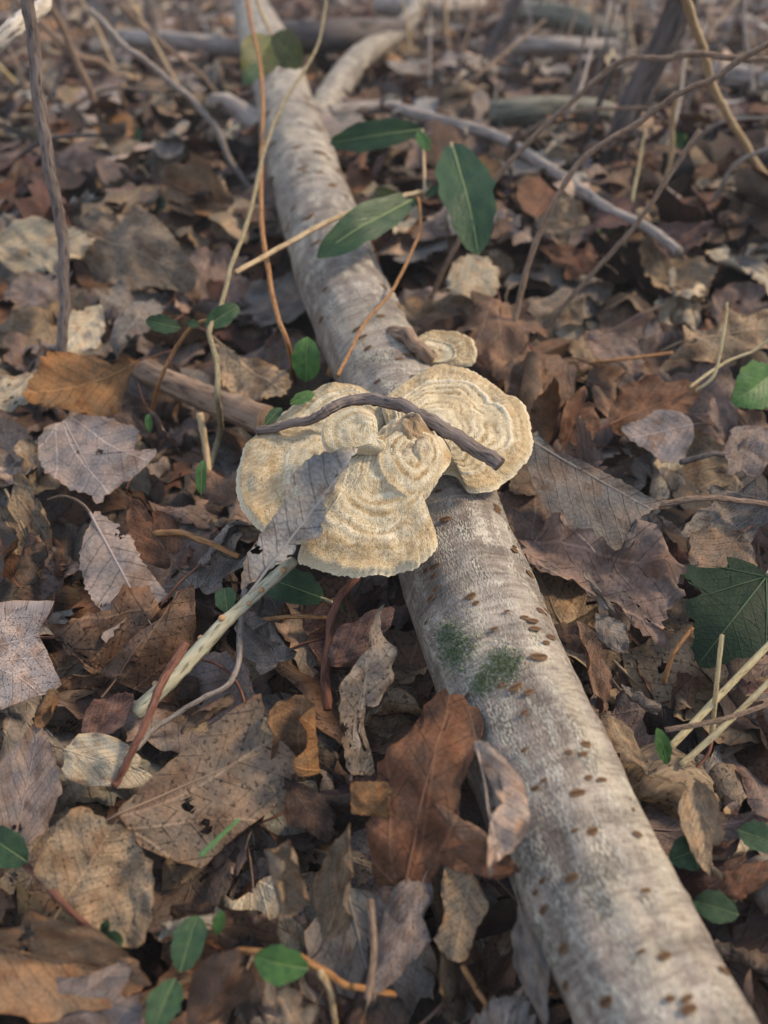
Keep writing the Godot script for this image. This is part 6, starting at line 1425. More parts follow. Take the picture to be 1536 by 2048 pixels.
func build_sticks():
	stick("jointed_twig", "thin jointed brown twig lying in a curve across the upper fungus fans", "twig", "", "umber", [Vector3(-0.0562, 0.0690, -0.3091), Vector3(-0.0453, 0.0730, -0.3088), Vector3(-0.0351, 0.0770, -0.3062), Vector3(-0.0274, 0.0800, -0.3057), Vector3(-0.0223, 0.0820, -0.3088), Vector3(-0.0164, 0.0830, -0.3129), Vector3(-0.0050, 0.0835, -0.3126), Vector3(0.0067, 0.0870, -0.3032), Vector3(0.0169, 0.0870, -0.2946), Vector3(0.0283, 0.0820, -0.2903), Vector3(0.0386, 0.0770, -0.2853), Vector3(0.0476, 0.0740, -0.2798)], 0.0017, 0.0033, 0.06, 21, 10, 7)
	stick("knobbly_stick", "pale greenish knobbly stick pointing up towards the front fungus fan", "twig", "", "green", [Vector3(-0.0948, 0.0200, -0.1961), Vector3(-0.0839, 0.0260, -0.2046), Vector3(-0.0738, 0.0300, -0.2165), Vector3(-0.0634, 0.0340, -0.2296), Vector3(-0.0522, 0.0380, -0.2408), Vector3(-0.0374, 0.0420, -0.2567)], 0.0034, 0.0024, 0.12, 22, 12, 0)
	bud_scars(get_node("knobbly_stick"), [Vector3(-0.0001, 0.0035, -0.0024), Vector3(0.0073, 0.0070, -0.0088), Vector3(0.0110, 0.0095, -0.0098), Vector3(0.0165, 0.0110, -0.0183), Vector3(0.0227, 0.0129, -0.0265), Vector3(0.0305, 0.0166, -0.0335), Vector3(0.0408, 0.0184, -0.0398), Vector3(0.0453, 0.0204, -0.0452), Vector3(0.0536, 0.0227, -0.0544)])
	stick("red_stalk", "thin red brown leaf stalk crossing the pale knobbly stick", "twig", "", "red", [Vector3(-0.0754, 0.0400, -0.2145), Vector3(-0.0803, 0.0380, -0.2007), Vector3(-0.0845, 0.0340, -0.1858), Vector3(-0.0898, 0.0280, -0.1731), Vector3(-0.0956, 0.0220, -0.1645)], 0.0017, 0.0012, 0.15, 23, 8, 0)
	stick("broken_branch", "thick grey brown broken branch left of the log ending in a torn hollow", "twig", "", "brown", [Vector3(-0.1451, 0.0120, -0.4483), Vector3(-0.1209, 0.0160, -0.4252), Vector3(-0.0977, 0.0180, -0.4072), Vector3(-0.0790, 0.0200, -0.3938), Vector3(-0.0624, 0.0220, -0.3804)], 0.0070, 0.0085, 0.05, 24, 14, 0)
	stick("curved_stalk", "curved red brown stalk rising beside the purplish leaf under the front fan", "twig", "", "red", [Vector3(-0.0222, 0.0120, -0.2035), Vector3(-0.0225, 0.0220, -0.2178), Vector3(-0.0208, 0.0320, -0.2353), Vector3(-0.0160, 0.0360, -0.2454), Vector3(-0.0090, 0.0380, -0.2549)], 0.0019, 0.0014, 0.15, 25, 8, 0)
	stick("leaf_stalk", "short orange brown stalk between the crumpled leaves left of the fungus", "twig", "", "orange", [Vector3(-0.1051, 0.0240, -0.2921), Vector3(-0.0898, 0.0280, -0.2866), Vector3(-0.0754, 0.0280, -0.2801), Vector3(-0.0647, 0.0240, -0.2765)], 0.0016, 0.0013, 0.15, 26, 8, 0)
	stick("leaf_stalk", "long grey stalk bending below the pale knobbly stick", "twig", "", "grey", [Vector3(-0.0583, 0.0300, -0.2510), Vector3(-0.0584, 0.0260, -0.2273), Vector3(-0.0589, 0.0240, -0.2090), Vector3(-0.0704, 0.0220, -0.1999), Vector3(-0.0829, 0.0200, -0.1934), Vector3(-0.0915, 0.0200, -0.1803)], 0.0013, 0.0009, 0.15, 27, 8, 0)
	stick("thin_stalk", "thin horizontal orange stalk under the front fungus fan", "twig", "", "orange", [Vector3(-0.0504, 0.0240, -0.2396), Vector3(-0.0365, 0.0280, -0.2380), Vector3(-0.0223, 0.0260, -0.2390)], 0.0010, 0.0008, 0.15, 28, 8, 0)
	stick("knotted_stem", "upright grey stem with a dark knot at the left", "twig", "", "umber", [Vector3(-0.1876, -0.0040, -0.4296), Vector3(-0.1874, 0.0323, -0.4421), Vector3(-0.1802, 0.0674, -0.4536), Vector3(-0.1775, 0.0967, -0.4600), Vector3(-0.1772, 0.1247, -0.4651), Vector3(-0.1766, 0.1570, -0.4741), Vector3(-0.1752, 0.1875, -0.4814), Vector3(-0.1720, 0.2127, -0.4840)], 0.0030, 0.0034, 0.12, 29, 8, 0)
	stick("slanting_twig", "brown slanting twig in the upper left, lowest of the left bundle", "twig", "", "brown", [Vector3(-0.2924, -0.0277, -1.0471), Vector3(-0.2934, -0.0063, -1.0329), Vector3(-0.3021, 0.0237, -1.0263), Vector3(-0.3311, 0.0447, -1.0116), Vector3(-0.3760, 0.0897, -1.0186)], 0.0042, 0.0034, 0.15, 30, 8, 0)
	stick("slanting_twig", "long thin brown twig leaning left across the upper left leaves", "twig", "", "brown", [Vector3(-0.2652, -0.0091, -0.8718), Vector3(-0.2717, 0.0339, -0.8674), Vector3(-0.2792, 0.0778, -0.8638), Vector3(-0.2895, 0.1191, -0.8578), Vector3(-0.2856, 0.1452, -0.8382)], 0.0035, 0.0028, 0.15, 31, 8, 0)
	stick("slanting_twig", "grey twig bending down from the upper left to the log", "twig", "", "grey", [Vector3(-0.1149, -0.0040, -0.7547), Vector3(-0.1323, 0.0218, -0.7608), Vector3(-0.1406, 0.0453, -0.7648), Vector3(-0.1589, 0.0682, -0.7683), Vector3(-0.1806, 0.0874, -0.7685), Vector3(-0.2074, 0.1091, -0.7708), Vector3(-0.2311, 0.1330, -0.7752)], 0.0028, 0.0026, 0.15, 32, 8, 0)
	stick("slanting_twig", "thin dark twig in the upper left above the grey bending twig", "twig", "", "dark", [Vector3(-0.2727, -0.0516, -1.2272), Vector3(-0.2888, -0.0074, -1.2413), Vector3(-0.3029, 0.0402, -1.2584), Vector3(-0.3039, 0.0678, -1.2576)], 0.0036, 0.0030, 0.15, 33, 8, 0)
	stick("slanting_twig", "short pale twig at the far left edge", "twig", "", "straw", [Vector3(-0.4518, -0.0436, -1.1684), Vector3(-0.4577, -0.0213, -1.1515), Vector3(-0.4638, 0.0002, -1.1339)], 0.0030, 0.0024, 0.15, 34, 8, 0)
	stick("slanting_twig", "pale thick twig cutting the top left corner", "twig", "", "pale", [Vector3(-0.2251, 0.1627, -0.5492), Vector3(-0.2109, 0.1722, -0.5578), Vector3(-0.2059, 0.1760, -0.5880), Vector3(-0.2099, 0.1805, -0.6325)], 0.0050, 0.0042, 0.15, 35, 8, 0)
	stick("slanting_twig", "fine brown twig rising beside the top of the log", "twig", "", "brown", [Vector3(-0.1542, -0.0190, -0.9736), Vector3(-0.1853, 0.0262, -0.9724), Vector3(-0.2189, 0.0617, -0.9622), Vector3(-0.2544, 0.0988, -0.9537)], 0.0022, 0.0018, 0.15, 36, 8, 0)
	stick("tall_twig", "tall brown twig rising behind the right fungus fan and bending right", "twig", "", "brown", [Vector3(0.0708, -0.0040, -0.4607), Vector3(0.0798, 0.0288, -0.4788), Vector3(0.0891, 0.0611, -0.4965), Vector3(0.0987, 0.0842, -0.5058), Vector3(0.1170, 0.1105, -0.5181), Vector3(0.1467, 0.1297, -0.5239), Vector3(0.1646, 0.1431, -0.5246), Vector3(0.1806, 0.1530, -0.5221), Vector3(0.1952, 0.1641, -0.5206), Vector3(0.2124, 0.1761, -0.5200)], 0.0018, 0.0016, 0.20, 37, 8, 0)
	stick("arching_twig", "brown forked twig arching up and right across the far leaves", "twig", "", "brown", [Vector3(0.0285, -0.0040, -0.5449), Vector3(0.0469, 0.0324, -0.5654), Vector3(0.0725, 0.0690, -0.5861), Vector3(0.1029, 0.0985, -0.6004), Vector3(0.1242, 0.1175, -0.6052), Vector3(0.1447, 0.1347, -0.6084), Vector3(0.1566, 0.1433, -0.6038), Vector3(0.1749, 0.1451, -0.5933), Vector3(0.1912, 0.1496, -0.5850), Vector3(0.2105, 0.1506, -0.5736), Vector3(0.2340, 0.1521, -0.5626)], 0.0017, 0.0019, 0.20, 38, 8, 0)
	stick("arching_vine", "thick tan stem arching down at the upper right", "twig", "", "tan", [Vector3(0.3459, -0.0040, -0.7547), Vector3(0.3220, 0.0166, -0.7321), Vector3(0.2913, 0.0472, -0.7185), Vector3(0.2652, 0.0753, -0.7027), Vector3(0.2403, 0.1060, -0.6892), Vector3(0.2201, 0.1373, -0.6762), Vector3(0.1991, 0.1639, -0.6591), Vector3(0.1830, 0.1851, -0.6370)], 0.0028, 0.0030, 0.15, 39, 8, 0)
	stick("leaning_sapling", "dark leaning sapling stem in the upper right, thickest of all", "twig", "", "dark", [Vector3(0.1979, -0.0048, -0.7967), Vector3(0.1986, 0.0175, -0.7846), Vector3(0.2138, 0.0659, -0.7961), Vector3(0.2297, 0.1026, -0.7970), Vector3(0.2382, 0.1359, -0.7948), Vector3(0.2386, 0.1558, -0.7807)], 0.0070, 0.0120, 0.06, 40, 8, 0)
	stick("leaning_sapling", "thinner dark stem beside the thick leaning sapling", "twig", "", "dark", [Vector3(0.2019, -0.0047, -0.7941), Vector3(0.2168, 0.0299, -0.7985), Vector3(0.2371, 0.0784, -0.8155), Vector3(0.2518, 0.1154, -0.8222), Vector3(0.2581, 0.1447, -0.8218)], 0.0036, 0.0040, 0.10, 41, 8, 0)
	stick("leaning_sapling", "slate grey sapling stem leaning right at the top middle", "twig", "", "dark", [Vector3(0.1387, -0.0627, -1.3068), Vector3(0.1507, -0.0267, -1.3189), Vector3(0.1650, 0.0001, -1.3226), Vector3(0.1769, 0.0263, -1.3257), Vector3(0.1858, 0.0494, -1.3261)], 0.0080, 0.0085, 0.06, 42, 8, 0)
	stick("dark_stem", "short dark stem crossing the tall brown twig in the upper right", "twig", "", "dark", [Vector3(0.1870, -0.0073, -0.8469), Vector3(0.1927, 0.0233, -0.8445), Vector3(0.2010, 0.0577, -0.8456), Vector3(0.2028, 0.0809, -0.8365)], 0.0034, 0.0026, 0.10, 43, 8, 0)
	stick("pale_stem", "pale thin stem hanging down at the right beyond the tall twig", "twig", "", "tan", [Vector3(0.2315, -0.0040, -0.7176), Vector3(0.2320, 0.0349, -0.7196), Vector3(0.2267, 0.0659, -0.7145), Vector3(0.2198, 0.0912, -0.7042)], 0.0022, 0.0020, 0.10, 44, 8, 0)
	stick("straw", "yellow straw standing right of the hanging green leaf", "straw", "", "straw", [Vector3(0.1829, -0.0040, -0.6293), Vector3(0.1863, 0.0305, -0.6453), Vector3(0.1909, 0.0626, -0.6592), Vector3(0.1902, 0.0802, -0.6600)], 0.0013, 0.0010, 0.00, 45, 8, 0)
	stick("thin_brown_twig", "thin brown twig crossing low behind the fungus to the right", "twig", "", "brown", [Vector3(0.0848, -0.0040, -0.4886), Vector3(0.1082, 0.0188, -0.4964), Vector3(0.1227, 0.0380, -0.5010), Vector3(0.1384, 0.0569, -0.5053), Vector3(0.1517, 0.0751, -0.5090), Vector3(0.1632, 0.0934, -0.5128), Vector3(0.1841, 0.1243, -0.5278)], 0.0016, 0.0014, 0.15, 46, 8, 0)
	stick("thin_sapling", "thin dark sapling left of the birch log top, first from left", "sapling", "thin saplings standing in the far leaves", "dark", [Vector3(-0.5165, -0.0766, -1.4044), Vector3(-0.5454, -0.0435, -1.4342), Vector3(-0.5696, -0.0104, -1.4640), Vector3(-0.5921, 0.0227, -1.4938)], 0.0024, 0.0013, 0.10, 47, 6, 0)
	stick("thin_sapling", "thin brown sapling left of the birch log top, second from left", "sapling", "thin saplings standing in the far leaves", "brown", [Vector3(-0.3535, -0.0181, -0.9652), Vector3(-0.3775, 0.0117, -0.9920), Vector3(-0.3979, 0.0414, -1.0188), Vector3(-0.4270, 0.0711, -1.0455)], 0.0024, 0.0013, 0.10, 48, 6, 0)
	stick("thin_sapling", "thin grey sapling left of the birch log top, third from left", "sapling", "thin saplings standing in the far leaves", "grey", [Vector3(-0.5046, -0.1005, -1.5693), Vector3(-0.5227, -0.0612, -1.6047), Vector3(-0.5303, -0.0219, -1.6401), Vector3(-0.5530, 0.0174, -1.6755)], 0.0024, 0.0013, 0.10, 49, 6, 0)
	stick("thin_sapling", "thin dark sapling left of the birch log top, fourth from left", "sapling", "thin saplings standing in the far leaves", "dark", [Vector3(-0.4456, -0.1013, -1.5747), Vector3(-0.4511, -0.0712, -1.6018), Vector3(-0.4668, -0.0411, -1.6288), Vector3(-0.4777, -0.0111, -1.6559)], 0.0024, 0.0013, 0.10, 50, 6, 0)
	stick("thin_sapling", "thin tan sapling left of the birch log top, fifth from left", "sapling", "thin saplings standing in the far leaves", "tan", [Vector3(-0.3007, -0.0343, -1.0987), Vector3(-0.3210, -0.0019, -1.1279), Vector3(-0.3391, 0.0305, -1.1571), Vector3(-0.3657, 0.0630, -1.1863)], 0.0024, 0.0013, 0.10, 51, 6, 0)
	stick("thin_sapling", "thin dark sapling left of the birch log top, sixth from left", "sapling", "thin saplings standing in the far leaves", "dark", [Vector3(-0.4568, -0.1276, -1.7545), Vector3(-0.4770, -0.0778, -1.7994), Vector3(-0.5099, -0.0279, -1.8443), Vector3(-0.5315, 0.0219, -1.8892)], 0.0024, 0.0013, 0.10, 52, 6, 0)
	stick("thin_sapling", "thin brown sapling left of the birch log top, seventh from left", "sapling", "thin saplings standing in the far leaves", "brown", [Vector3(-0.3073, -0.0637, -1.3138), Vector3(-0.3098, -0.0400, -1.3352), Vector3(-0.3249, -0.0162, -1.3566), Vector3(-0.3280, 0.0076, -1.3780)], 0.0024, 0.0013, 0.10, 53, 6, 0)
	stick("thin_sapling", "thin grey sapling left of the birch log top, eighth from left", "sapling", "thin saplings standing in the far leaves", "grey", [Vector3(-0.2909, -0.0579, -1.2726), Vector3(-0.3027, -0.0267, -1.3008), Vector3(-0.3057, 0.0046, -1.3289), Vector3(-0.3215, 0.0358, -1.3570)], 0.0024, 0.0013, 0.10, 54, 6, 0)
	stick("thin_sapling", "thin dark sapling left of the birch log top, ninth from left", "sapling", "thin saplings standing in the far leaves", "dark", [Vector3(-0.3010, -0.0873, -1.4783), Vector3(-0.3027, -0.0604, -1.5026), Vector3(-0.3166, -0.0335, -1.5268), Vector3(-0.3204, -0.0066, -1.5510)], 0.0024, 0.0013, 0.10, 55, 6, 0)
	stick("thin_sapling", "thin tan sapling left of the birch log top, tenth from left", "sapling", "thin saplings standing in the far leaves", "tan", [Vector3(-0.1979, -0.0202, -0.9845), Vector3(-0.2271, 0.0142, -1.0155), Vector3(-0.2511, 0.0487, -1.0466), Vector3(-0.2794, 0.0832, -1.0776)], 0.0024, 0.0013, 0.10, 56, 6, 0)
	stick("thin_sapling", "thin dark sapling left of the birch log top, eleventh from left", "sapling", "thin saplings standing in the far leaves", "dark", [Vector3(-0.2267, -0.0414, -1.1521), Vector3(-0.2387, -0.0228, -1.1688), Vector3(-0.2562, -0.0042, -1.1855), Vector3(-0.2740, 0.0143, -1.2023)], 0.0024, 0.0013, 0.10, 57, 6, 0)
	stick("thin_sapling", "thin brown sapling between the birch branch and the slate grey sapling, first from left", "sapling", "thin saplings standing in the far leaves", "brown", [Vector3(-0.1121, -0.1176, -1.6860), Vector3(-0.1110, -0.0959, -1.7055), Vector3(-0.1202, -0.0742, -1.7250), Vector3(-0.1296, -0.0525, -1.7446)], 0.0024, 0.0013, 0.10, 58, 6, 0)
	stick("thin_sapling", "thin grey sapling between the birch branch and the slate grey sapling, second from left", "sapling", "thin saplings standing in the far leaves", "grey", [Vector3(-0.0685, -0.1580, -1.9600), Vector3(-0.0610, -0.1355, -1.9802), Vector3(-0.0632, -0.1130, -2.0004), Vector3(-0.0635, -0.0906, -2.0206)], 0.0024, 0.0013, 0.10, 59, 6, 0)
	stick("thin_sapling", "thin dark sapling between the birch branch and the slate grey sapling, third from left", "sapling", "thin saplings standing in the far leaves", "dark", [Vector3(0.0097, -0.0965, -1.5417), Vector3(0.0104, -0.0705, -1.5650), Vector3(0.0140, -0.0446, -1.5884), Vector3(0.0177, -0.0186, -1.6118)], 0.0024, 0.0013, 0.10, 60, 6, 0)
	stick("thin_sapling", "thin tan sapling between the birch branch and the slate grey sapling, fourth from left", "sapling", "thin saplings standing in the far leaves", "tan", [Vector3(0.0418, -0.0623, -1.3037), Vector3(0.0356, -0.0321, -1.3308), Vector3(0.0299, -0.0019, -1.3580), Vector3(0.0234, 0.0282, -1.3852)], 0.0024, 0.0013, 0.10, 61, 6, 0)
	stick("thin_sapling", "thin dark sapling between the birch branch and the slate grey sapling, fifth from left", "sapling", "thin saplings standing in the far leaves", "dark", [Vector3(0.0491, -0.0773, -1.4088), Vector3(0.0755, -0.0395, -1.4428), Vector3(0.0897, -0.0016, -1.4769), Vector3(0.1146, 0.0362, -1.5109)], 0.0024, 0.0013, 0.10, 62, 6, 0)
	stick("thin_sapling", "thin brown sapling between the birch branch and the slate grey sapling, sixth from left", "sapling", "thin saplings standing in the far leaves", "brown", [Vector3(0.0688, -0.0789, -1.4200), Vector3(0.0580, -0.0548, -1.4417), Vector3(0.0620, -0.0307, -1.4634), Vector3(0.0538, -0.0066, -1.4851)], 0.0024, 0.0013, 0.10, 63, 6, 0)
	stick("thin_sapling", "thin grey sapling between the birch branch and the slate grey sapling, seventh from left", "sapling", "thin saplings standing in the far leaves", "grey", [Vector3(0.0545, -0.0258, -1.0317), Vector3(0.0514, 0.0019, -1.0568), Vector3(0.0522, 0.0297, -1.0818), Vector3(0.0523, 0.0575, -1.1068)], 0.0024, 0.0013, 0.10, 64, 6, 0)
	stick("thin_sapling", "thin dark sapling between the birch branch and the slate grey sapling, eighth from left", "sapling", "thin saplings standing in the far leaves", "dark", [Vector3(0.0655, -0.0200, -0.9825), Vector3(0.0998, 0.0157, -1.0147), Vector3(0.1448, 0.0515, -1.0468), Vector3(0.1796, 0.0872, -1.0790)], 0.0024, 0.0013, 0.10, 65, 6, 0)
	stick("thin_sapling", "thin tan sapling between the birch branch and the slate grey sapling, ninth from left", "sapling", "thin saplings standing in the far leaves", "tan", [Vector3(0.0994, -0.0791, -1.4214), Vector3(0.0925, -0.0182, -1.4762), Vector3(0.0888, 0.0426, -1.5310), Vector3(0.0878, 0.1035, -1.5858)], 0.0024, 0.0013, 0.10, 66, 6, 0)
	stick("thin_sapling", "thin dark sapling between the birch branch and the slate grey sapling, tenth from left", "sapling", "thin saplings standing in the far leaves", "dark", [Vector3(0.0983, -0.0516, -1.2272), Vector3(0.1002, -0.0240, -1.2521), Vector3(0.0949, 0.0036, -1.2770), Vector3(0.0931, 0.0312, -1.3018)], 0.0024, 0.0013, 0.10, 67, 6, 0)
	stick("thin_sapling", "thin brown sapling between the birch branch and the slate grey sapling, eleventh from left", "sapling", "thin saplings standing in the far leaves", "brown", [Vector3(0.1012, -0.0550, -1.2513), Vector3(0.1079, -0.0152, -1.2870), Vector3(0.1246, 0.0245, -1.3228), Vector3(0.1292, 0.0643, -1.3586)], 0.0024, 0.0013, 0.10, 68, 6, 0)
	stick("thin_sapling", "thin grey sapling between the birch branch and the slate grey sapling, twelfth from left", "sapling", "thin saplings standing in the far leaves", "grey", [Vector3(0.1594, -0.1176, -1.6860), Vector3(0.1551, -0.0937, -1.7075), Vector3(0.1513, -0.0698, -1.7289), Vector3(0.1506, -0.0460, -1.7504)], 0.0024, 0.0013, 0.10, 69, 6, 0)
	stick("thin_sapling", "thin dark sapling between the birch branch and the slate grey sapling, thirteenth from left", "sapling", "thin saplings standing in the far leaves", "dark", [Vector3(0.0988, -0.0096, -0.8782), Vector3(0.1063, 0.0058, -0.8921), Vector3(0.1082, 0.0213, -0.9061), Vector3(0.1090, 0.0367, -0.9200)], 0.0024, 0.0013, 0.10, 70, 6, 0)
	stick("thin_sapling", "thin tan sapling between the birch branch and the slate grey sapling, fourteenth from left", "sapling", "thin saplings standing in the far leaves", "tan", [Vector3(0.1009, -0.0069, -0.8394), Vector3(0.1055, 0.0103, -0.8549), Vector3(0.1038, 0.0275, -0.8704), Vector3(0.1084, 0.0447, -0.8859)], 0.0024, 0.0013, 0.10, 71, 6, 0)
	stick("thin_sapling", "thin dark sapling between the birch branch and the slate grey sapling, fifteenth from left", "sapling", "thin saplings standing in the far leaves", "dark", [Vector3(0.1064, -0.0060, -0.8245), Vector3(0.1092, 0.0130, -0.8416), Vector3(0.1076, 0.0319, -0.8587), Vector3(0.1070, 0.0509, -0.8758)], 0.0024, 0.0013, 0.10, 72, 6, 0)
	stick("thin_sapling", "thin brown sapling right of the slate grey sapling, first from left", "sapling", "thin saplings standing in the far leaves", "brown", [Vector3(0.1800, -0.0873, -1.4783), Vector3(0.1851, -0.0604, -1.5026), Vector3(0.1792, -0.0335, -1.5268), Vector3(0.1816, -0.0066, -1.5510)], 0.0024, 0.0013, 0.10, 73, 6, 0)
	stick("thin_sapling", "thin grey sapling right of the slate grey sapling, second from left", "sapling", "thin saplings standing in the far leaves", "grey", [Vector3(0.2181, -0.0712, -1.3662), Vector3(0.2169, -0.0461, -1.3887), Vector3(0.2123, -0.0211, -1.4113), Vector3(0.2036, 0.0040, -1.4338)], 0.0024, 0.0013, 0.10, 74, 6, 0)
	stick("thin_sapling", "thin dark sapling right of the slate grey sapling, third from left", "sapling", "thin saplings standing in the far leaves", "dark", [Vector3(0.2197, -0.0545, -1.2483), Vector3(0.2261, -0.0273, -1.2728), Vector3(0.2371, -0.0001, -1.2973), Vector3(0.2430, 0.0271, -1.3218)], 0.0024, 0.0013, 0.10, 75, 6, 0)
	stick("thin_sapling", "thin tan sapling right of the slate grey sapling, fourth from left", "sapling", "thin saplings standing in the far leaves", "tan", [Vector3(0.2743, -0.1015, -1.5763), Vector3(0.3056, -0.0487, -1.6239), Vector3(0.3360, 0.0042, -1.6715), Vector3(0.3558, 0.0570, -1.7191)], 0.0024, 0.0013, 0.10, 76, 6, 0)
	stick("thin_sapling", "thin dark sapling right of the slate grey sapling, fifth from left", "sapling", "thin saplings standing in the far leaves", "dark", [Vector3(0.1670, -0.0091, -0.8718), Vector3(0.1813, 0.0223, -0.9001), Vector3(0.1907, 0.0538, -0.9284), Vector3(0.1988, 0.0852, -0.9567)], 0.0024, 0.0013, 0.10, 77, 6, 0)
	stick("thin_sapling", "thin brown sapling right of the slate grey sapling, sixth from left", "sapling", "thin saplings standing in the far leaves", "brown", [Vector3(0.2182, -0.0459, -1.1857), Vector3(0.2250, -0.0132, -1.2151), Vector3(0.2415, 0.0195, -1.2446), Vector3(0.2512, 0.0523, -1.2740)], 0.0024, 0.0013, 0.10, 78, 6, 0)
	stick("thin_sapling", "thin grey sapling right of the slate grey sapling, seventh from left", "sapling", "thin saplings standing in the far leaves", "grey", [Vector3(0.2999, -0.0965, -1.5417), Vector3(0.3053, -0.0685, -1.5668), Vector3(0.2993, -0.0406, -1.5920), Vector3(0.3080, -0.0126, -1.6172)], 0.0024, 0.0013, 0.10, 79, 6, 0)
	stick("thin_sapling", "thin dark sapling right of the slate grey sapling, eighth from left", "sapling", "thin saplings standing in the far leaves", "dark", [Vector3(0.3187, -0.0943, -1.5264), Vector3(0.3592, -0.0312, -1.5832), Vector3(0.4060, 0.0319, -1.6399), Vector3(0.4417, 0.0949, -1.6967)], 0.0024, 0.0013, 0.10, 80, 6, 0)
	stick("thin_sapling", "thin tan sapling right of the slate grey sapling, ninth from left", "sapling", "thin saplings standing in the far leaves", "tan", [Vector3(0.3259, -0.0933, -1.5198), Vector3(0.3294, -0.0634, -1.5467), Vector3(0.3273, -0.0336, -1.5736), Vector3(0.3189, -0.0037, -1.6005)], 0.0024, 0.0013, 0.10, 81, 6, 0)
	stick("thin_sapling", "thin dark sapling right of the slate grey sapling, tenth from left", "sapling", "thin saplings standing in the far leaves", "dark", [Vector3(0.2192, -0.0187, -0.9708), Vector3(0.2275, 0.0244, -1.0096), Vector3(0.2446, 0.0675, -1.0484), Vector3(0.2557, 0.1106, -1.0872)], 0.0024, 0.0013, 0.10, 82, 6, 0)
	stick("thin_sapling", "thin brown sapling right of the slate grey sapling, eleventh from left", "sapling", "thin saplings standing in the far leaves", "brown", [Vector3(0.2623, -0.0461, -1.1873), Vector3(0.2690, -0.0146, -1.2157), Vector3(0.2691, 0.0169, -1.2441), Vector3(0.2699, 0.0485, -1.2725)], 0.0024, 0.0013, 0.10, 83, 6, 0)
	stick("thin_sapling", "thin grey sapling right of the slate grey sapling, twelfth from left", "sapling", "thin saplings standing in the far leaves", "grey", [Vector3(0.2877, -0.0593, -1.2825), Vector3(0.3010, -0.0104, -1.3266), Vector3(0.3130, 0.0385, -1.3706), Vector3(0.3341, 0.0875, -1.4147)], 0.0024, 0.0013, 0.10, 84, 6, 0)
	stick("thin_sapling", "thin dark sapling right of the slate grey sapling, thirteenth from left", "sapling", "thin saplings standing in the far leaves", "dark", [Vector3(0.2591, -0.0375, -1.1234), Vector3(0.2771, -0.0173, -1.1417), Vector3(0.2898, 0.0030, -1.1599), Vector3(0.2993, 0.0233, -1.1782)], 0.0024, 0.0013, 0.10, 85, 6, 0)
	stick("thin_sapling", "thin tan sapling right of the slate grey sapling, fourteenth from left", "sapling", "thin saplings standing in the far leaves", "tan", [Vector3(0.3914, -0.1176, -1.6860), Vector3(0.3967, -0.0915, -1.7094), Vector3(0.3951, -0.0655, -1.7329), Vector3(0.4002, -0.0395, -1.7563)], 0.0024, 0.0013, 0.10, 86, 6, 0)
	stick("thin_sapling", "thin dark sapling right of the slate grey sapling, fifteenth from left", "sapling", "thin saplings standing in the far leaves", "dark", [Vector3(0.2445, -0.0173, -0.9577), Vector3(0.2518, 0.0226, -0.9937), Vector3(0.2558, 0.0625, -1.0296), Vector3(0.2569, 0.1024, -1.0655)], 0.0024, 0.0013, 0.10, 87, 6, 0)
	stick("thin_sapling", "thin brown sapling right of the slate grey sapling, sixteenth from left", "sapling", "thin saplings standing in the far leaves", "brown", [Vector3(0.3417, -0.0727, -1.3768), Vector3(0.3545, -0.0475, -1.3995), Vector3(0.3628, -0.0223, -1.4222), Vector3(0.3715, 0.0029, -1.4449)], 0.0024, 0.0013, 0.10, 88, 6, 0)
	stick("thin_sapling", "thin grey sapling around the dark leaning sapling, first from left", "sapling", "thin saplings standing in the far leaves", "grey", [Vector3(0.2903, -0.0365, -1.1155), Vector3(0.2854, -0.0096, -1.1397), Vector3(0.2821, 0.0172, -1.1639), Vector3(0.2813, 0.0441, -1.1880)], 0.0024, 0.0013, 0.10, 89, 6, 0)
	stick("thin_sapling", "thin dark sapling around the dark leaning sapling, second from left", "sapling", "thin saplings standing in the far leaves", "dark", [Vector3(0.4256, -0.1065, -1.6106), Vector3(0.4192, -0.0795, -1.6350), Vector3(0.4146, -0.0525, -1.6593), Vector3(0.4130, -0.0254, -1.6837)], 0.0024, 0.0013, 0.10, 90, 6, 0)
	stick("thin_sapling", "thin tan sapling around the dark leaning sapling, third from left", "sapling", "thin saplings standing in the far leaves", "tan", [Vector3(0.3195, -0.0441, -1.1723), Vector3(0.3162, -0.0105, -1.2025), Vector3(0.3081, 0.0230, -1.2327), Vector3(0.3089, 0.0565, -1.2629)], 0.0024, 0.0013, 0.10, 91, 6, 0)
	stick("thin_sapling", "thin brown sapling around the dark leaning sapling, fourth from left", "sapling", "thin saplings standing in the far leaves", "brown", [Vector3(0.3320, -0.0390, -1.1348), Vector3(0.3281, -0.0002, -1.1698), Vector3(0.3178, 0.0386, -1.2047), Vector3(0.3132, 0.0775, -1.2397)], 0.0024, 0.0013, 0.10, 92, 6, 0)
	stick("thin_sapling", "thin grey sapling around the dark leaning sapling, fifth from left", "sapling", "thin saplings standing in the far leaves", "grey", [Vector3(0.4276, -0.0878, -1.4821), Vector3(0.4190, -0.0549, -1.5118), Vector3(0.4164, -0.0219, -1.5415), Vector3(0.4159, 0.0111, -1.5712)], 0.0024, 0.0013, 0.10, 93, 6, 0)
	stick("thin_sapling", "thin tan sapling around the dark leaning sapling, sixth from left", "sapling", "thin saplings standing in the far leaves", "tan", [Vector3(0.3986, -0.0608, -1.2933), Vector3(0.4575, -0.0059, -1.3428), Vector3(0.5182, 0.0490, -1.3922), Vector3(0.5793, 0.1039, -1.4417)], 0.0024, 0.0013, 0.10, 94, 6, 0)
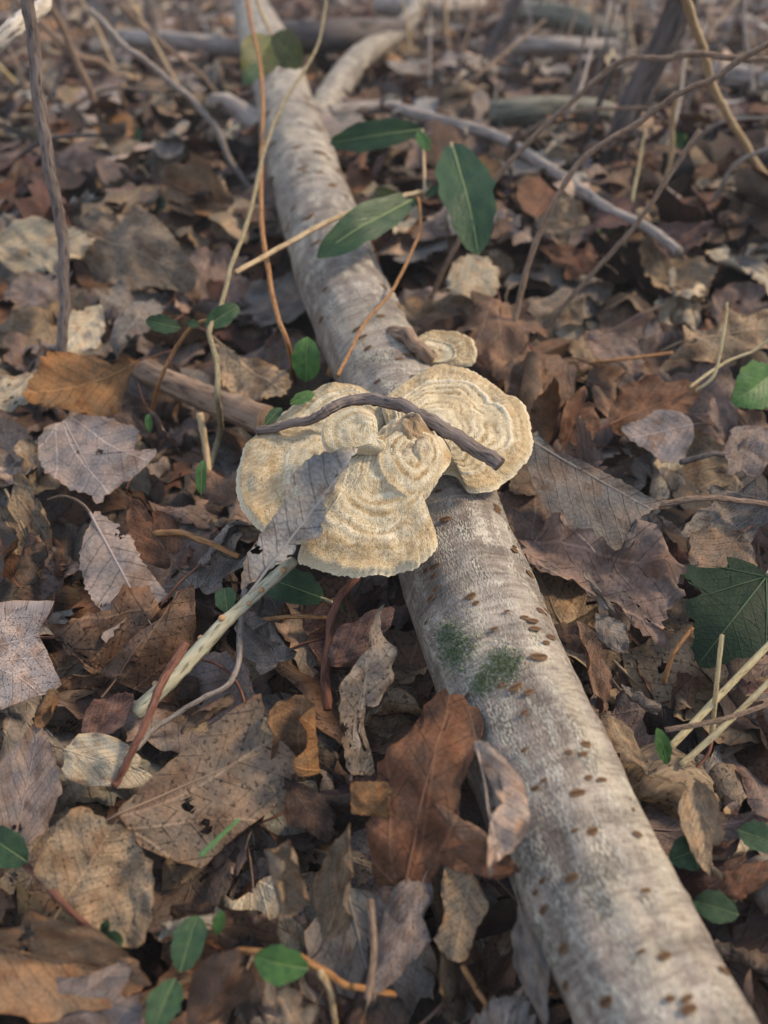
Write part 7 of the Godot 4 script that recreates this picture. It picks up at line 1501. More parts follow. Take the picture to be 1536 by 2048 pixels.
	stick("thin_sapling", "thin dark sapling around the dark leaning sapling, seventh from left", "sapling", "thin saplings standing in the far leaves", "dark", [Vector3(0.3054, -0.0165, -0.9505), Vector3(0.3203, 0.0095, -0.9739), Vector3(0.3261, 0.0355, -0.9973), Vector3(0.3421, 0.0615, -1.0208)], 0.0024, 0.0013, 0.10, 95, 6, 0)
	stick("thin_sapling", "thin brown sapling around the dark leaning sapling, eighth from left", "sapling", "thin saplings standing in the far leaves", "brown", [Vector3(0.4121, -0.0626, -1.3055), Vector3(0.4056, -0.0358, -1.3295), Vector3(0.4035, -0.0091, -1.3536), Vector3(0.4031, 0.0176, -1.3777)], 0.0024, 0.0013, 0.10, 96, 6, 0)
	stick("thin_sapling", "thin grey sapling around the dark leaning sapling, ninth from left", "sapling", "thin saplings standing in the far leaves", "grey", [Vector3(0.4290, -0.0704, -1.3609), Vector3(0.4281, -0.0485, -1.3807), Vector3(0.4389, -0.0267, -1.4004), Vector3(0.4390, -0.0048, -1.4201)], 0.0024, 0.0013, 0.10, 97, 6, 0)
	stick("thin_sapling", "thin dark sapling around the dark leaning sapling, tenth from left", "sapling", "thin saplings standing in the far leaves", "dark", [Vector3(0.3849, -0.0411, -1.1502), Vector3(0.3851, -0.0150, -1.1736), Vector3(0.3890, 0.0110, -1.1971), Vector3(0.3985, 0.0371, -1.2205)], 0.0024, 0.0013, 0.10, 98, 6, 0)
	stick("thin_sapling", "thin tan sapling near the upper right edge, first from left", "sapling", "thin saplings standing in the far leaves", "tan", [Vector3(0.5764, -0.1245, -1.7331), Vector3(0.5853, -0.0868, -1.7670), Vector3(0.5961, -0.0492, -1.8009), Vector3(0.6003, -0.0115, -1.8348)], 0.0024, 0.0013, 0.10, 99, 6, 0)
	stick("thin_sapling", "thin dark sapling near the upper right edge, second from left", "sapling", "thin saplings standing in the far leaves", "dark", [Vector3(0.3143, -0.0090, -0.8705), Vector3(0.3250, 0.0099, -0.8876), Vector3(0.3306, 0.0289, -0.9047), Vector3(0.3379, 0.0478, -0.9217)], 0.0024, 0.0013, 0.10, 100, 6, 0)
	stick("thin_sapling", "thin brown sapling near the upper right edge, third from left", "sapling", "thin saplings standing in the far leaves", "brown", [Vector3(0.3647, -0.0250, -1.0247), Vector3(0.3667, -0.0056, -1.0422), Vector3(0.3760, 0.0138, -1.0597), Vector3(0.3759, 0.0332, -1.0771)], 0.0024, 0.0013, 0.10, 101, 6, 0)
	stick("thin_sapling", "thin grey sapling near the upper right edge, fourth from left", "sapling", "thin saplings standing in the far leaves", "grey", [Vector3(0.5136, -0.0873, -1.4783), Vector3(0.5299, -0.0623, -1.5008), Vector3(0.5392, -0.0373, -1.5233), Vector3(0.5524, -0.0123, -1.5458)], 0.0024, 0.0013, 0.10, 102, 6, 0)
	stick("thin_sapling", "thin dark sapling near the upper right edge, fifth from left", "sapling", "thin saplings standing in the far leaves", "dark", [Vector3(0.5754, -0.1103, -1.6367), Vector3(0.6139, -0.0511, -1.6900), Vector3(0.6571, 0.0080, -1.7433), Vector3(0.6879, 0.0672, -1.7966)], 0.0024, 0.0013, 0.10, 103, 6, 0)
	stick("thin_sapling", "thin tan sapling near the upper right edge, sixth from left", "sapling", "thin saplings standing in the far leaves", "tan", [Vector3(0.3992, -0.0296, -1.0617), Vector3(0.4311, -0.0081, -1.0810), Vector3(0.4571, 0.0133, -1.1003), Vector3(0.4794, 0.0347, -1.1196)], 0.0024, 0.0013, 0.10, 104, 6, 0)
	stick("thin_sapling", "thin dark sapling near the upper right edge, seventh from left", "sapling", "thin saplings standing in the far leaves", "dark", [Vector3(0.3927, -0.0250, -1.0247), Vector3(0.4013, -0.0014, -1.0459), Vector3(0.4156, 0.0221, -1.0671), Vector3(0.4296, 0.0457, -1.0884)], 0.0024, 0.0013, 0.10, 105, 6, 0)
	stick("thin_sapling", "thin brown sapling near the upper right edge, eighth from left", "sapling", "thin saplings standing in the far leaves", "brown", [Vector3(0.4660, -0.0461, -1.1873), Vector3(0.4628, -0.0178, -1.2129), Vector3(0.4579, 0.0106, -1.2384), Vector3(0.4596, 0.0390, -1.2640)], 0.0024, 0.0013, 0.10, 106, 6, 0)
	stick("thin_sapling", "thin grey sapling near the upper right edge, ninth from left", "sapling", "thin saplings standing in the far leaves", "grey", [Vector3(0.3830, -0.0153, -0.9395), Vector3(0.3831, 0.0269, -0.9775), Vector3(0.3742, 0.0691, -1.0155), Vector3(0.3759, 0.1113, -1.0535)], 0.0024, 0.0013, 0.10, 107, 6, 0)
	stick("thin_sapling", "thin dark sapling near the upper right edge, tenth from left", "sapling", "thin saplings standing in the far leaves", "dark", [Vector3(0.4725, -0.0465, -1.1904), Vector3(0.4783, -0.0248, -1.2099), Vector3(0.4761, -0.0031, -1.2295), Vector3(0.4764, 0.0186, -1.2491)], 0.0024, 0.0013, 0.10, 108, 6, 0)
	stick("brush_twig", "fine brown brush twig arching left of the dark leaning sapling", "twig", "fine brush twigs tangled over the far leaves", "brown", [Vector3(0.1116, 0.0080, -0.8233), Vector3(0.1518, 0.0494, -0.7902), Vector3(0.2107, 0.0700, -0.7435)], 0.0022, 0.0012, 0.20, 109, 8, 0)
	stick("brush_twig", "fine dark brush twig crossing the dark leaning sapling near the top edge", "twig", "fine brush twigs tangled over the far leaves", "dark", [Vector3(0.2132, -0.0203, -1.0987), Vector3(0.2951, 0.0220, -1.0810), Vector3(0.4505, -0.0029, -1.4060)], 0.0022, 0.0012, 0.20, 110, 8, 0)
	stick("brush_twig", "fine grey brush twig low behind the arching tan vine", "twig", "fine brush twigs tangled over the far leaves", "grey", [Vector3(0.2579, 0.0096, -0.7822), Vector3(0.2779, 0.0499, -0.7632), Vector3(0.3037, 0.0700, -0.7193)], 0.0022, 0.0012, 0.20, 111, 8, 0)
	stick("brush_twig", "fine brown brush twig between the birch branch and the slate grey sapling", "twig", "fine brush twigs tangled over the far leaves", "brown", [Vector3(0.0611, -0.0088, -1.0066), Vector3(0.1126, 0.0310, -1.0081), Vector3(0.2058, 0.0189, -1.2522)], 0.0022, 0.0012, 0.20, 112, 8, 0)
	stick("brush_twig", "fine dark brush twig lying across the dark leaning sapling foot", "twig", "fine brush twigs tangled over the far leaves", "dark", [Vector3(0.2322, 0.0033, -0.8912), Vector3(0.2688, 0.0445, -0.8764), Vector3(0.3069, 0.0688, -0.8069)], 0.0022, 0.0012, 0.20, 113, 8, 0)
	stick("brush_twig", "fine grey brush twig at the right edge under the arching vine", "twig", "fine brush twigs tangled over the far leaves", "grey", [Vector3(0.2618, 0.0100, -0.6846), Vector3(0.2678, 0.0500, -0.6734), Vector3(0.2912, 0.0700, -0.6588)], 0.0022, 0.0012, 0.20, 114, 8, 0)
	stick("brush_twig", "fine brown brush twig right of the birch branch at the top", "twig", "fine brush twigs tangled over the far leaves", "brown", [Vector3(-0.0578, -0.0645, -1.4173), Vector3(-0.0055, -0.0140, -1.3438), Vector3(0.0656, -0.0029, -1.4060)], 0.0022, 0.0012, 0.20, 115, 8, 0)
	stick("brush_twig", "fine dark brush twig level over the dark bluish log", "twig", "fine brush twigs tangled over the far leaves", "dark", [Vector3(0.2164, -0.0645, -1.4173), Vector3(0.2851, -0.0049, -1.2795), Vector3(0.3347, 0.0315, -1.1607)], 0.0022, 0.0012, 0.20, 116, 8, 0)
	stick("brush_twig", "fine grey brush twig upright just right of the dark leaning sapling", "twig", "fine brush twigs tangled over the far leaves", "grey", [Vector3(0.2313, 0.0096, -0.7822), Vector3(0.2476, 0.0497, -0.7763), Vector3(0.2952, 0.0589, -0.9376)], 0.0022, 0.0012, 0.20, 117, 8, 0)
	stick("brush_twig", "fine brown brush twig under the slanting twigs at upper left", "twig", "fine brush twigs tangled over the far leaves", "brown", [Vector3(-0.3413, -0.0006, -0.9325), Vector3(-0.2622, 0.0445, -0.8764), Vector3(-0.1843, 0.0696, -0.7836)], 0.0022, 0.0012, 0.20, 118, 8, 0)
	stick("brush_twig", "fine dark brush twig low at the far left edge beside the knotted stem", "twig", "fine brush twigs tangled over the far leaves", "dark", [Vector3(-0.3315, 0.0096, -0.7822), Vector3(-0.2742, 0.0500, -0.7274), Vector3(-0.2139, 0.0700, -0.6799)], 0.0022, 0.0012, 0.20, 119, 8, 0)
	stick("brush_twig", "fine grey brush twig rising beside the tall brown twig", "twig", "fine brush twigs tangled over the far leaves", "grey", [Vector3(0.1531, 0.0080, -0.8233), Vector3(0.1842, 0.0445, -0.8764), Vector3(0.2459, 0.0351, -1.1338)], 0.0022, 0.0012, 0.20, 120, 8, 0)
	stick("fallen_branch", "long pale curved branch lying on the leaves behind the hanging green leaf", "branch", "", "grey", [Vector3(-0.0537, 0.0259, -0.8715), Vector3(0.0000, 0.0241, -0.8934), Vector3(0.0306, 0.0266, -0.8621), Vector3(0.0745, 0.0292, -0.8198), Vector3(0.1046, 0.0306, -0.7839), Vector3(0.1280, 0.0310, -0.7301), Vector3(0.1492, 0.0310, -0.6826), Vector3(0.1676, 0.0310, -0.6350), Vector3(0.1888, 0.0310, -0.6045), Vector3(0.2021, 0.0310, -0.5644)], 0.0064, 0.0034, 0.06, 121, 14, 0)
	stick("fallen_branch", "short dark mossy log lying in the distance right of the log", "branch", "", "mossy", [Vector3(0.1030, 0.0250, -0.8699), Vector3(0.1321, 0.0307, -0.8603), Vector3(0.1708, 0.0302, -0.8679), Vector3(0.2129, 0.0247, -0.8738)], 0.0130, 0.0110, 0.06, 122, 14, 0)
	stick("fallen_branch", "dark bluish log curving across the top right", "branch", "", "mossy", [Vector3(0.2220, -0.0612, -1.6697), Vector3(0.2532, -0.0149, -1.4201), Vector3(0.2963, -0.0159, -1.3575), Vector3(0.3428, -0.0400, -1.3860)], 0.0190, 0.0130, 0.06, 123, 14, 0)
	stick("fallen_branch", "thin pale branch below the dark bluish log at the top", "branch", "", "grey", [Vector3(0.1702, -0.0108, -1.2501), Vector3(0.2204, 0.0005, -1.2047), Vector3(0.3010, -0.0093, -1.2394)], 0.0120, 0.0080, 0.06, 124, 14, 0)
	stick("fallen_branch", "long grey log lying across the upper left distance", "branch", "", "grey", [Vector3(-0.3911, -0.0466, -1.4322), Vector3(-0.2965, -0.0188, -1.3069), Vector3(-0.2279, -0.0123, -1.2610), Vector3(-0.1626, -0.0214, -1.2543)], 0.0130, 0.0100, 0.06, 125, 14, 0)
	stick("fallen_branch", "thick dark rotten log at the top middle behind the birch branch", "branch", "", "dark", [Vector3(-0.1326, 0.0016, -1.2329), Vector3(-0.0766, 0.0218, -1.1585), Vector3(-0.0297, 0.0159, -1.2015), Vector3(0.0223, -0.0159, -1.3575)], 0.0200, 0.0140, 0.06, 126, 14, 0)
	stick("fallen_branch", "grey log near the horizon at the top right of centre", "branch", "", "grey", [Vector3(-0.0072, -0.0782, -1.7853), Vector3(0.0740, -0.0392, -1.5881), Vector3(0.1780, -0.0857, -1.8362)], 0.0160, 0.0120, 0.06, 127, 14, 0)
	stick("fallen_branch", "grey fallen branch at the top right edge", "branch", "", "grey", [Vector3(0.3715, 0.0028, -1.0743), Vector3(0.3999, 0.0050, -1.0570), Vector3(0.4326, 0.0091, -1.0243)], 0.0140, 0.0100, 0.06, 128, 14, 0)
	stick("straw", "long yellow straw rising to the right edge at lower right", "straw", "dry straws at the lower right", "straw", [Vector3(0.1061, 0.0180, -0.1827), Vector3(0.1257, 0.0300, -0.1975), Vector3(0.1460, 0.0440, -0.2119)], 0.0014, 0.0012, 0.05, 129, 8, 0)
	stick("straw", "second yellow straw, lower of the long pair at lower right", "straw", "dry straws at the lower right", "straw", [Vector3(0.1090, 0.0160, -0.1766), Vector3(0.1256, 0.0260, -0.1870), Vector3(0.1437, 0.0400, -0.1987)], 0.0012, 0.0010, 0.05, 130, 8, 0)
	stick("straw", "short upright straw beside the ivy leaf", "straw", "dry straws at the lower right", "straw", [Vector3(0.1252, 0.0140, -0.1919), Vector3(0.1219, 0.0400, -0.1969), Vector3(0.1208, 0.0580, -0.2030)], 0.0010, 0.0008, 0.05, 131, 8, 0)
	stick("straw", "bent orange straw left of the ivy leaf", "straw", "dry straws at the lower right", "orange", [Vector3(0.1101, 0.0200, -0.2108), Vector3(0.1118, 0.0320, -0.2148), Vector3(0.1204, 0.0380, -0.2236)], 0.0010, 0.0008, 0.05, 132, 8, 0)
	stick("straw", "dark thin stalk crossing the long straws at lower right", "straw", "dry straws at the lower right", "brown", [Vector3(0.1015, 0.0300, -0.1822), Vector3(0.1208, 0.0340, -0.1837), Vector3(0.1442, 0.0360, -0.1909)], 0.0010, 0.0008, 0.05, 133, 8, 0)
	stick("straw", "yellow straw crossed with another over the oak leaf at right", "straw", "dry straws at the lower right", "straw", [Vector3(0.1700, 0.0300, -0.3984), Vector3(0.1786, 0.0400, -0.4013), Vector3(0.1833, 0.0600, -0.4168), Vector3(0.1833, 0.0700, -0.4230)], 0.0009, 0.0007, 0.05, 134, 8, 0)
	stick("straw", "straw bending right over the oak leaf at the right edge", "straw", "dry straws at the lower right", "straw", [Vector3(0.1688, 0.0280, -0.4047), Vector3(0.1898, 0.0360, -0.4175), Vector3(0.2058, 0.0420, -0.4208), Vector3(0.2153, 0.0500, -0.4233)], 0.0009, 0.0007, 0.05, 135, 8, 0)
	stick("pine_needle", "single green pine needle lying on the big speckled leaf", "needle", "", "needle_green", [Vector3(-0.0564, 0.0420, -0.1288), Vector3(-0.0512, 0.0440, -0.1336), Vector3(-0.0454, 0.0450, -0.1394)], 0.0009, 0.0006, 0.00, 136, 6, 0)
	stick("leaf_stalk", "long brown stalk of the tan oak leaf at right", "twig", "", "orange", [Vector3(0.1207, 0.0220, -0.4397), Vector3(0.1460, 0.0260, -0.4382), Vector3(0.1680, 0.0280, -0.4409)], 0.0010, 0.0010, 0.05, 137, 8, 0)
	stick("fallen_twig", "thin dark twig lying below the ragged grey leaf at right", "twig", "", "brown", [Vector3(0.1270, 0.0280, -0.3070), Vector3(0.1463, 0.0340, -0.3055), Vector3(0.1642, 0.0340, -0.3037), Vector3(0.1831, 0.0300, -0.3012)], 0.0016, 0.0012, 0.15, 138, 8, 0)
	stick("fallen_twig", "dark curved twig under the narrow upright leaf at right", "twig", "", "dark", [Vector3(0.1457, 0.0300, -0.3363), Vector3(0.1597, 0.0340, -0.3371), Vector3(0.1738, 0.0300, -0.3442), Vector3(0.1805, 0.0340, -0.3492)], 0.0014, 0.0010, 0.15, 139, 8, 0)
	stick("broken_twig", "broken standing twig stump at the foot of the vine", "twig", "", "tan", [Vector3(-0.0901, 0.0100, -0.3448), Vector3(-0.0924, 0.0200, -0.3591), Vector3(-0.0950, 0.0360, -0.3699)], 0.0016, 0.0018, 0.20, 140, 8, 0)
	stick("hanging_stalk", "thin brown stalk below the holed tan leaf left of the log", "twig", "", "orange", [Vector3(0.0243, 0.0140, -0.1077), Vector3(0.0293, 0.0120, -0.0997), Vector3(0.0359, 0.0120, -0.0901)], 0.0010, 0.0008, 0.05, 141, 8, 0)
	stick("hanging_stalk", "brown stalk between the hanging mauve leaf and the holed leaf", "twig", "", "brown", [Vector3(-0.0043, 0.0300, -0.1207), Vector3(-0.0030, 0.0280, -0.1066), Vector3(-0.0048, 0.0240, -0.0942)], 0.0012, 0.0010, 0.05, 142, 8, 0)


# ---------------------------------------------------------------- green plants
func green_leaf(a: Vector3, b: Vector3, wide: float, face: Vector2, tone: String, parent: Node3D, id: int, kind := "blunt", fold := .25) -> MeshInstance3D:
	var r := RandomNumberGenerator.new()
	r.seed = id * 31 + 7
	var long := a.distance_to(b)
	var yv := (b - a).normalized()
	var hint := Vector3(face.x, 1.0, face.y)
	var zv := (hint - yv * hint.dot(yv)).normalized()
	var n := 56
	var ring := PackedVector2Array()
	if kind == "ivy":
		ring = leaf_outline("maple", r, n)
	else:
		ring = leaf_outline(kind, r, n)
	var f := {"cup": -.12, "fold": fold, "wave": .03, "crease": .0, "rolls": [[Vector2(0, 1), .55, .9, -1.0]]}
	var v := PackedVector3Array()
	var uv := PackedVector2Array()
	var col := PackedColorArray()
	var idx := PackedInt32Array()
	for j in 8:
		for i in (n if j else 1):
			var q := Vector2(0, .45) if j == 0 else Vector2(0, .45).lerp(ring[i], j / 7.0)
			v.append(bend(Vector2(q.x * wide, q.y), f, id) * long)
			uv.append(Vector2(q.x * .85 + .5, q.y * .92 + .05))
			var c := 1.0 + .35 * soft.get_noise_2d(q.x * 2.0 + id * 4, q.y * 2.0)
			var rib := exp(-pow(q.x / .03, 2.0)) * .6
			if kind == "ivy":
				var an := Vector2(q.x, q.y).angle()
				rib = exp(-pow(sin((an - PI / 2) * 3.2) / .10, 2.0)) * 1.3
			var tint := Color(c + rib, c + rib, c + rib * .5)
			var rot := smoothstep(.28, .42, fine.get_noise_2d(q.x * 3.0 + id * 9.0, q.y * 3.0)) + .6 * smoothstep(.75, 1.0, j / 7.0) * smoothstep(.0, .3, soft.get_noise_2d(q.x * 3.0 + id * 3.0, q.y * 3.0 + 8.0))
			col.append(tint.lerp(Color(2.6, 1.1, .9), clampf(rot, 0, 1) * .55))
	for i in n:
		var k := (i + 1) % n
		idx.append_array(PackedInt32Array([0, 1 + i, 1 + k]))
		for j in 6:
			var p0 := 1 + j * n
			idx.append_array(PackedInt32Array([p0 + i, p0 + n + i, p0 + k, p0 + k, p0 + n + i, p0 + n + k]))
	var o := obj("leaf", mesh_of(v, uv, col, idx), green_mats[tone], parent)
	o.transform = Transform3D(Basis(yv.cross(zv), yv, zv), a - parent.position)
	if long > .012:
		for an in ([-1.1, -.5, 0.0, .5, 1.1] if kind == "ivy" else [0.0]):
			var reach: float = [.93, .62, .42][int(absf(an) * 2.0 + .1)] if kind == "ivy" else .95
			var rib := PackedVector3Array()
			for k in 7:
				var q := Vector2(sin(an) * wide, cos(an)) * (reach * k / 6.0)
				rib.append(bend(q, f, id) * long + Vector3(0, 0, .0002))
			obj("vein" if an != 0.0 else "midrib", tube(rib, long * .008, long * .002, 5, 2, 0.0, 0.0, id), green_mats["ivy_rib" if kind == "ivy" else "rib"], o)
	return o


func stem(p: Array, r0: float, r1: float, m: String, parent: Node3D, id: int, called := "stem", knots := .15):
	var q := PackedVector3Array()
	for w in p:
		q.append(w - parent.position)
	obj(called, tube(q, r0, r1, 7, 8, knots, .12, id), wood_mats[m], parent)


func build_plants():
	var p1 := thing("honeysuckle_vine", "honeysuckle vine with a woody stem and small green leaf pairs left of the log", "vine", Vector3(-0.0926, -0.0000, -0.3715))
	stem([Vector3(-0.0952, -0.0000, -0.3650), Vector3(-0.0894, 0.0120, -0.3826), Vector3(-0.0832, 0.0474, -0.3647), Vector3(-0.0854, 0.0578, -0.3807), Vector3(-0.0895, 0.0675, -0.3962), Vector3(-0.0862, 0.0731, -0.4147), Vector3(-0.0823, 0.0815, -0.4492), Vector3(-0.0796, 0.0832, -0.5045), Vector3(-0.0768, 0.0975, -0.5712), Vector3(-0.0713, 0.1034, -0.6303), Vector3(-0.0598, 0.1109, -0.6775), Vector3(-0.0483, 0.1230, -0.7287), Vector3(-0.0452, 0.1449, -0.8023)], 0.0016, 0.0010, "olive", p1, 301, "stem", 0.25)
	stem([Vector3(-0.1330, 0.0050, -0.4109), Vector3(-0.1203, 0.0382, -0.3967), Vector3(-0.1111, 0.0528, -0.4032), Vector3(-0.1007, 0.0643, -0.4067), Vector3(-0.0918, 0.0697, -0.4049)], 0.0012, 0.0010, "orange", p1, 302, "stem", 0.15)
	green_leaf(Vector3(-0.1056, 0.0666, -0.4022), Vector3(-0.1234, 0.0723, -0.4005), 0.48, Vector2(0.00, 1.60), "dull", p1, 1, "blunt", 0.25)
	green_leaf(Vector3(-0.0925, 0.0684, -0.3997), Vector3(-0.0744, 0.0759, -0.4105), 0.45, Vector2(0.00, 1.80), "dull", p1, 2, "blunt", 0.25)
	green_leaf(Vector3(-0.0946, 0.0704, -0.3988), Vector3(-0.1014, 0.0723, -0.3979), 0.60, Vector2(0.00, 1.50), "dull", p1, 3, "blunt", 0.25)
	green_leaf(Vector3(-0.0837, 0.0381, -0.3025), Vector3(-0.0832, 0.0507, -0.3138), 0.33, Vector2(-0.30, 2.00), "fresh", p1, 4, "blunt", 0.25)
	green_leaf(Vector3(-0.1203, 0.0293, -0.3618), Vector3(-0.1216, 0.0369, -0.3687), 0.40, Vector2(-0.30, 2.00), "fresh", p1, 5, "blunt", 0.25)
	var p2 := thing("leafy_shoot", "thin orange shoot with fresh green leaves beside the back left fungus fan", "shoot", Vector3(-0.0551, -0.0000, -0.4591))
	stem([Vector3(-0.0540, -0.0000, -0.4519), Vector3(-0.0507, 0.0574, -0.4006), Vector3(-0.0590, 0.0612, -0.4309), Vector3(-0.0666, 0.0682, -0.4641), Vector3(-0.0745, 0.0791, -0.5142), Vector3(-0.0809, 0.0902, -0.5916), Vector3(-0.0900, 0.1093, -0.6895), Vector3(-0.1041, 0.1320, -0.7638), Vector3(-0.1132, 0.1479, -0.8050)], 0.0014, 0.0016, "orange", p2, 303, "stem", 0.10)
	green_leaf(Vector3(-0.0379, 0.0624, -0.3579), Vector3(-0.0365, 0.0843, -0.3643), 0.60, Vector2(0.10, 2.40), "fresh", p2, 6, "blunt", 0.25)
	green_leaf(Vector3(-0.0430, 0.0690, -0.3303), Vector3(-0.0315, 0.0706, -0.3384), 0.42, Vector2(0.10, 0.80), "fresh", p2, 7, "blunt", 0.25)
	green_leaf(Vector3(-0.0544, 0.0619, -0.3239), Vector3(-0.0470, 0.0655, -0.3338), 0.40, Vector2(0.10, 0.80), "dull", p2, 8, "blunt", 0.25)
	var p3 := thing("evergreen_sprig", "tan sprig carrying large leathery dark green leaves over the log", "sprig", Vector3(-0.0851, 0.0671, -0.4631))
	stem([Vector3(-0.0817, 0.0765, -0.4446), Vector3(-0.0594, 0.0778, -0.4727), Vector3(-0.0377, 0.0805, -0.4954), Vector3(-0.0145, 0.0818, -0.5167), Vector3(0.0099, 0.0829, -0.5312), Vector3(0.0255, 0.0832, -0.5382), Vector3(0.0368, 0.0836, -0.5452)], 0.0016, 0.0016, "tan", p3, 304, "stem", 0.10)
	stem([Vector3(0.0207, 0.0829, -0.5312), Vector3(0.0226, 0.0747, -0.5170), Vector3(0.0188, 0.0655, -0.5021), Vector3(0.0063, 0.0618, -0.4584), Vector3(-0.0089, 0.0622, -0.4183), Vector3(-0.0171, 0.0661, -0.3815), Vector3(-0.0213, 0.0758, -0.3431)], 0.0010, 0.0009, "orange", p3, 305, "stem", 0.05)
	stem([Vector3(0.0368, 0.0836, -0.5452), Vector3(0.0419, 0.0922, -0.5597), Vector3(0.0428, 0.1028, -0.5693)], 0.0015, 0.0012, "tan", p3, 306, "stem", 0.10)
	stem([Vector3(0.0255, 0.0832, -0.5382), Vector3(0.0265, 0.0828, -0.5849), Vector3(0.0264, 0.0927, -0.6207)], 0.0012, 0.0010, "tan", p3, 307, "stem", 0.10)
	green_leaf(Vector3(0.0428, 0.1035, -0.5699), Vector3(0.0571, 0.0717, -0.4875), 0.38, Vector2(0.30, 3.00), "deep", p3, 9, "blunt", 0.25)
	green_leaf(Vector3(0.0274, 0.0937, -0.6216), Vector3(-0.0398, 0.0868, -0.6154), 0.28, Vector2(0.00, 2.20), "deep", p3, 10, "blunt", 0.25)
	green_leaf(Vector3(0.0209, 0.0816, -0.5367), Vector3(-0.0377, 0.0763, -0.4714), 0.25, Vector2(-0.20, 1.50), "deep", p3, 11, "blunt", 0.25)
	green_leaf(Vector3(0.0101, 0.0796, -0.5416), Vector3(-0.0090, 0.0784, -0.5541), 0.30, Vector2(0.00, 2.00), "olive", p3, 12, "blunt", 0.25)
	green_leaf(Vector3(0.0253, 0.0836, -0.5318), Vector3(0.0342, 0.0901, -0.5310), 0.45, Vector2(0.00, 1.00), "dull", p3, 13, "blunt", 0.25)
	green_leaf(Vector3(0.0224, 0.0979, -0.6052), Vector3(0.0298, 0.0902, -0.5916), 0.50, Vector2(0.20, 2.00), "fresh", p3, 14, "blunt", 0.25)
	var p4 := thing("olive_leaf_stem", "olive green folded leaves hanging on a stem over the top of the log", "shoot", Vector3(-0.0876, 0.1099, -0.7977))
	stem([Vector3(-0.1103, 0.1435, -0.8280), Vector3(-0.1000, 0.1221, -0.8087), Vector3(-0.0917, 0.1093, -0.7971)], 0.0016, 0.0014, "tan", p4, 308, "stem", 0.10)
	green_leaf(Vector3(-0.0917, 0.1099, -0.7977), Vector3(-0.1065, 0.0944, -0.7434), 0.55, Vector2(0.40, 2.00), "olive", p4, 15, "blunt", 0.25)
	green_leaf(Vector3(-0.0917, 0.1099, -0.7977), Vector3(-0.0680, 0.0980, -0.7600), 0.60, Vector2(-0.40, 2.00), "olive", p4, 16, "blunt", 0.25)
	green_leaf(Vector3(-0.0992, 0.0980, -0.7600), Vector3(-0.1104, 0.0897, -0.7391), 0.45, Vector2(0.40, 2.00), "dull", p4, 17, "blunt", 0.25)
	var p5 := thing("ivy_leaf", "large dark green ivy leaf with pale veins at the right edge", "ivy", Vector3(0.1658, 0.0300, -0.2626))
	stem([Vector3(0.1796, 0.0200, -0.2818), Vector3(0.1613, 0.0340, -0.2558)], 0.0012, 0.0010, "green", p5, 309, "stem", 0.00)
	green_leaf(Vector3(0.1613, 0.0340, -0.2558), Vector3(0.1246, 0.0220, -0.2178), 1.05, Vector2(-0.20, 0.50), "ivy", p5, 18, "ivy", -0.10)
	var p6 := thing("ivy_sprig", "bright green ivy leaf cut by the right edge above the grey leaves", "ivy", Vector3(0.2275, 0.0200, -0.4243))
	stem([Vector3(0.2383, 0.0100, -0.4342), Vector3(0.2144, 0.0300, -0.4067)], 0.0012, 0.0010, "green", p6, 310, "stem", 0.00)
	green_leaf(Vector3(0.2159, 0.0340, -0.4105), Vector3(0.1880, 0.0300, -0.3875), 0.75, Vector2(0.00, 1.20), "fresh", p6, 19, "oval", 0.20)
	var p7 := thing("ground_plant", "green leaves of a small plant in the dark under the front fungus fan", "plant", Vector3(-0.0293, -0.0000, -0.2695))
	stem([Vector3(-0.0177, -0.0000, -0.2634), Vector3(-0.0205, 0.0200, -0.2515), Vector3(-0.0270, 0.0260, -0.2504)], 0.0010, 0.0008, "green", p7, 311, "stem", 0.00)
	green_leaf(Vector3(-0.0249, 0.0260, -0.2495), Vector3(-0.0529, 0.0300, -0.2597), 0.55, Vector2(0.10, 0.50), "deep", p7, 20, "blunt", 0.25)
	green_leaf(Vector3(-0.0640, 0.0300, -0.2384), Vector3(-0.0667, 0.0340, -0.2501), 0.70, Vector2(0.00, 0.80), "dull", p7, 21, "blunt", 0.25)
	green_leaf(Vector3(-0.0186, 0.0220, -0.2463), Vector3(-0.0192, 0.0280, -0.2466), 0.50, Vector2(0.00, 0.80), "fresh", p7, 22, "blunt", 0.25)
	var p8 := thing("trailing_plant", "trailing stem with glossy green oval leaves at the bottom left of centre", "vine", Vector3(-0.0534, -0.0000, -0.1129))
	stem([Vector3(-0.0649, 0.0200, -0.0970), Vector3(-0.0592, 0.0220, -0.0997), Vector3(-0.0475, 0.0260, -0.1053), Vector3(-0.0412, 0.0300, -0.1056), Vector3(-0.0303, 0.0340, -0.1036), Vector3(-0.0202, 0.0300, -0.1016), Vector3(-0.0102, 0.0200, -0.0997), Vector3(0.0034, 0.0060, -0.1018)], 0.0012, 0.0010, "orange", p8, 312, "stem", 0.10)
	stem([Vector3(-0.0186, 0.0300, -0.0996), Vector3(-0.0161, 0.0200, -0.0983), Vector3(-0.0148, -0.0000, -0.0939)], 0.0012, 0.0010, "tan", p8, 313, "stem", 0.10)
	green_leaf(Vector3(-0.0216, 0.0340, -0.0990), Vector3(-0.0378, 0.0380, -0.1003), 0.62, Vector2(0.00, 0.80), "fresh", p8, 23, "blunt", 0.25)
	green_leaf(Vector3(-0.0606, 0.0300, -0.0982), Vector3(-0.0634, 0.0340, -0.0830), 0.62, Vector2(0.00, 0.60), "dull", p8, 24, "blunt", 0.25)
	green_leaf(Vector3(-0.0594, 0.0300, -0.0996), Vector3(-0.0558, 0.0360, -0.1143), 0.62, Vector2(0.00, 0.70), "dull", p8, 25, "blunt", 0.25)
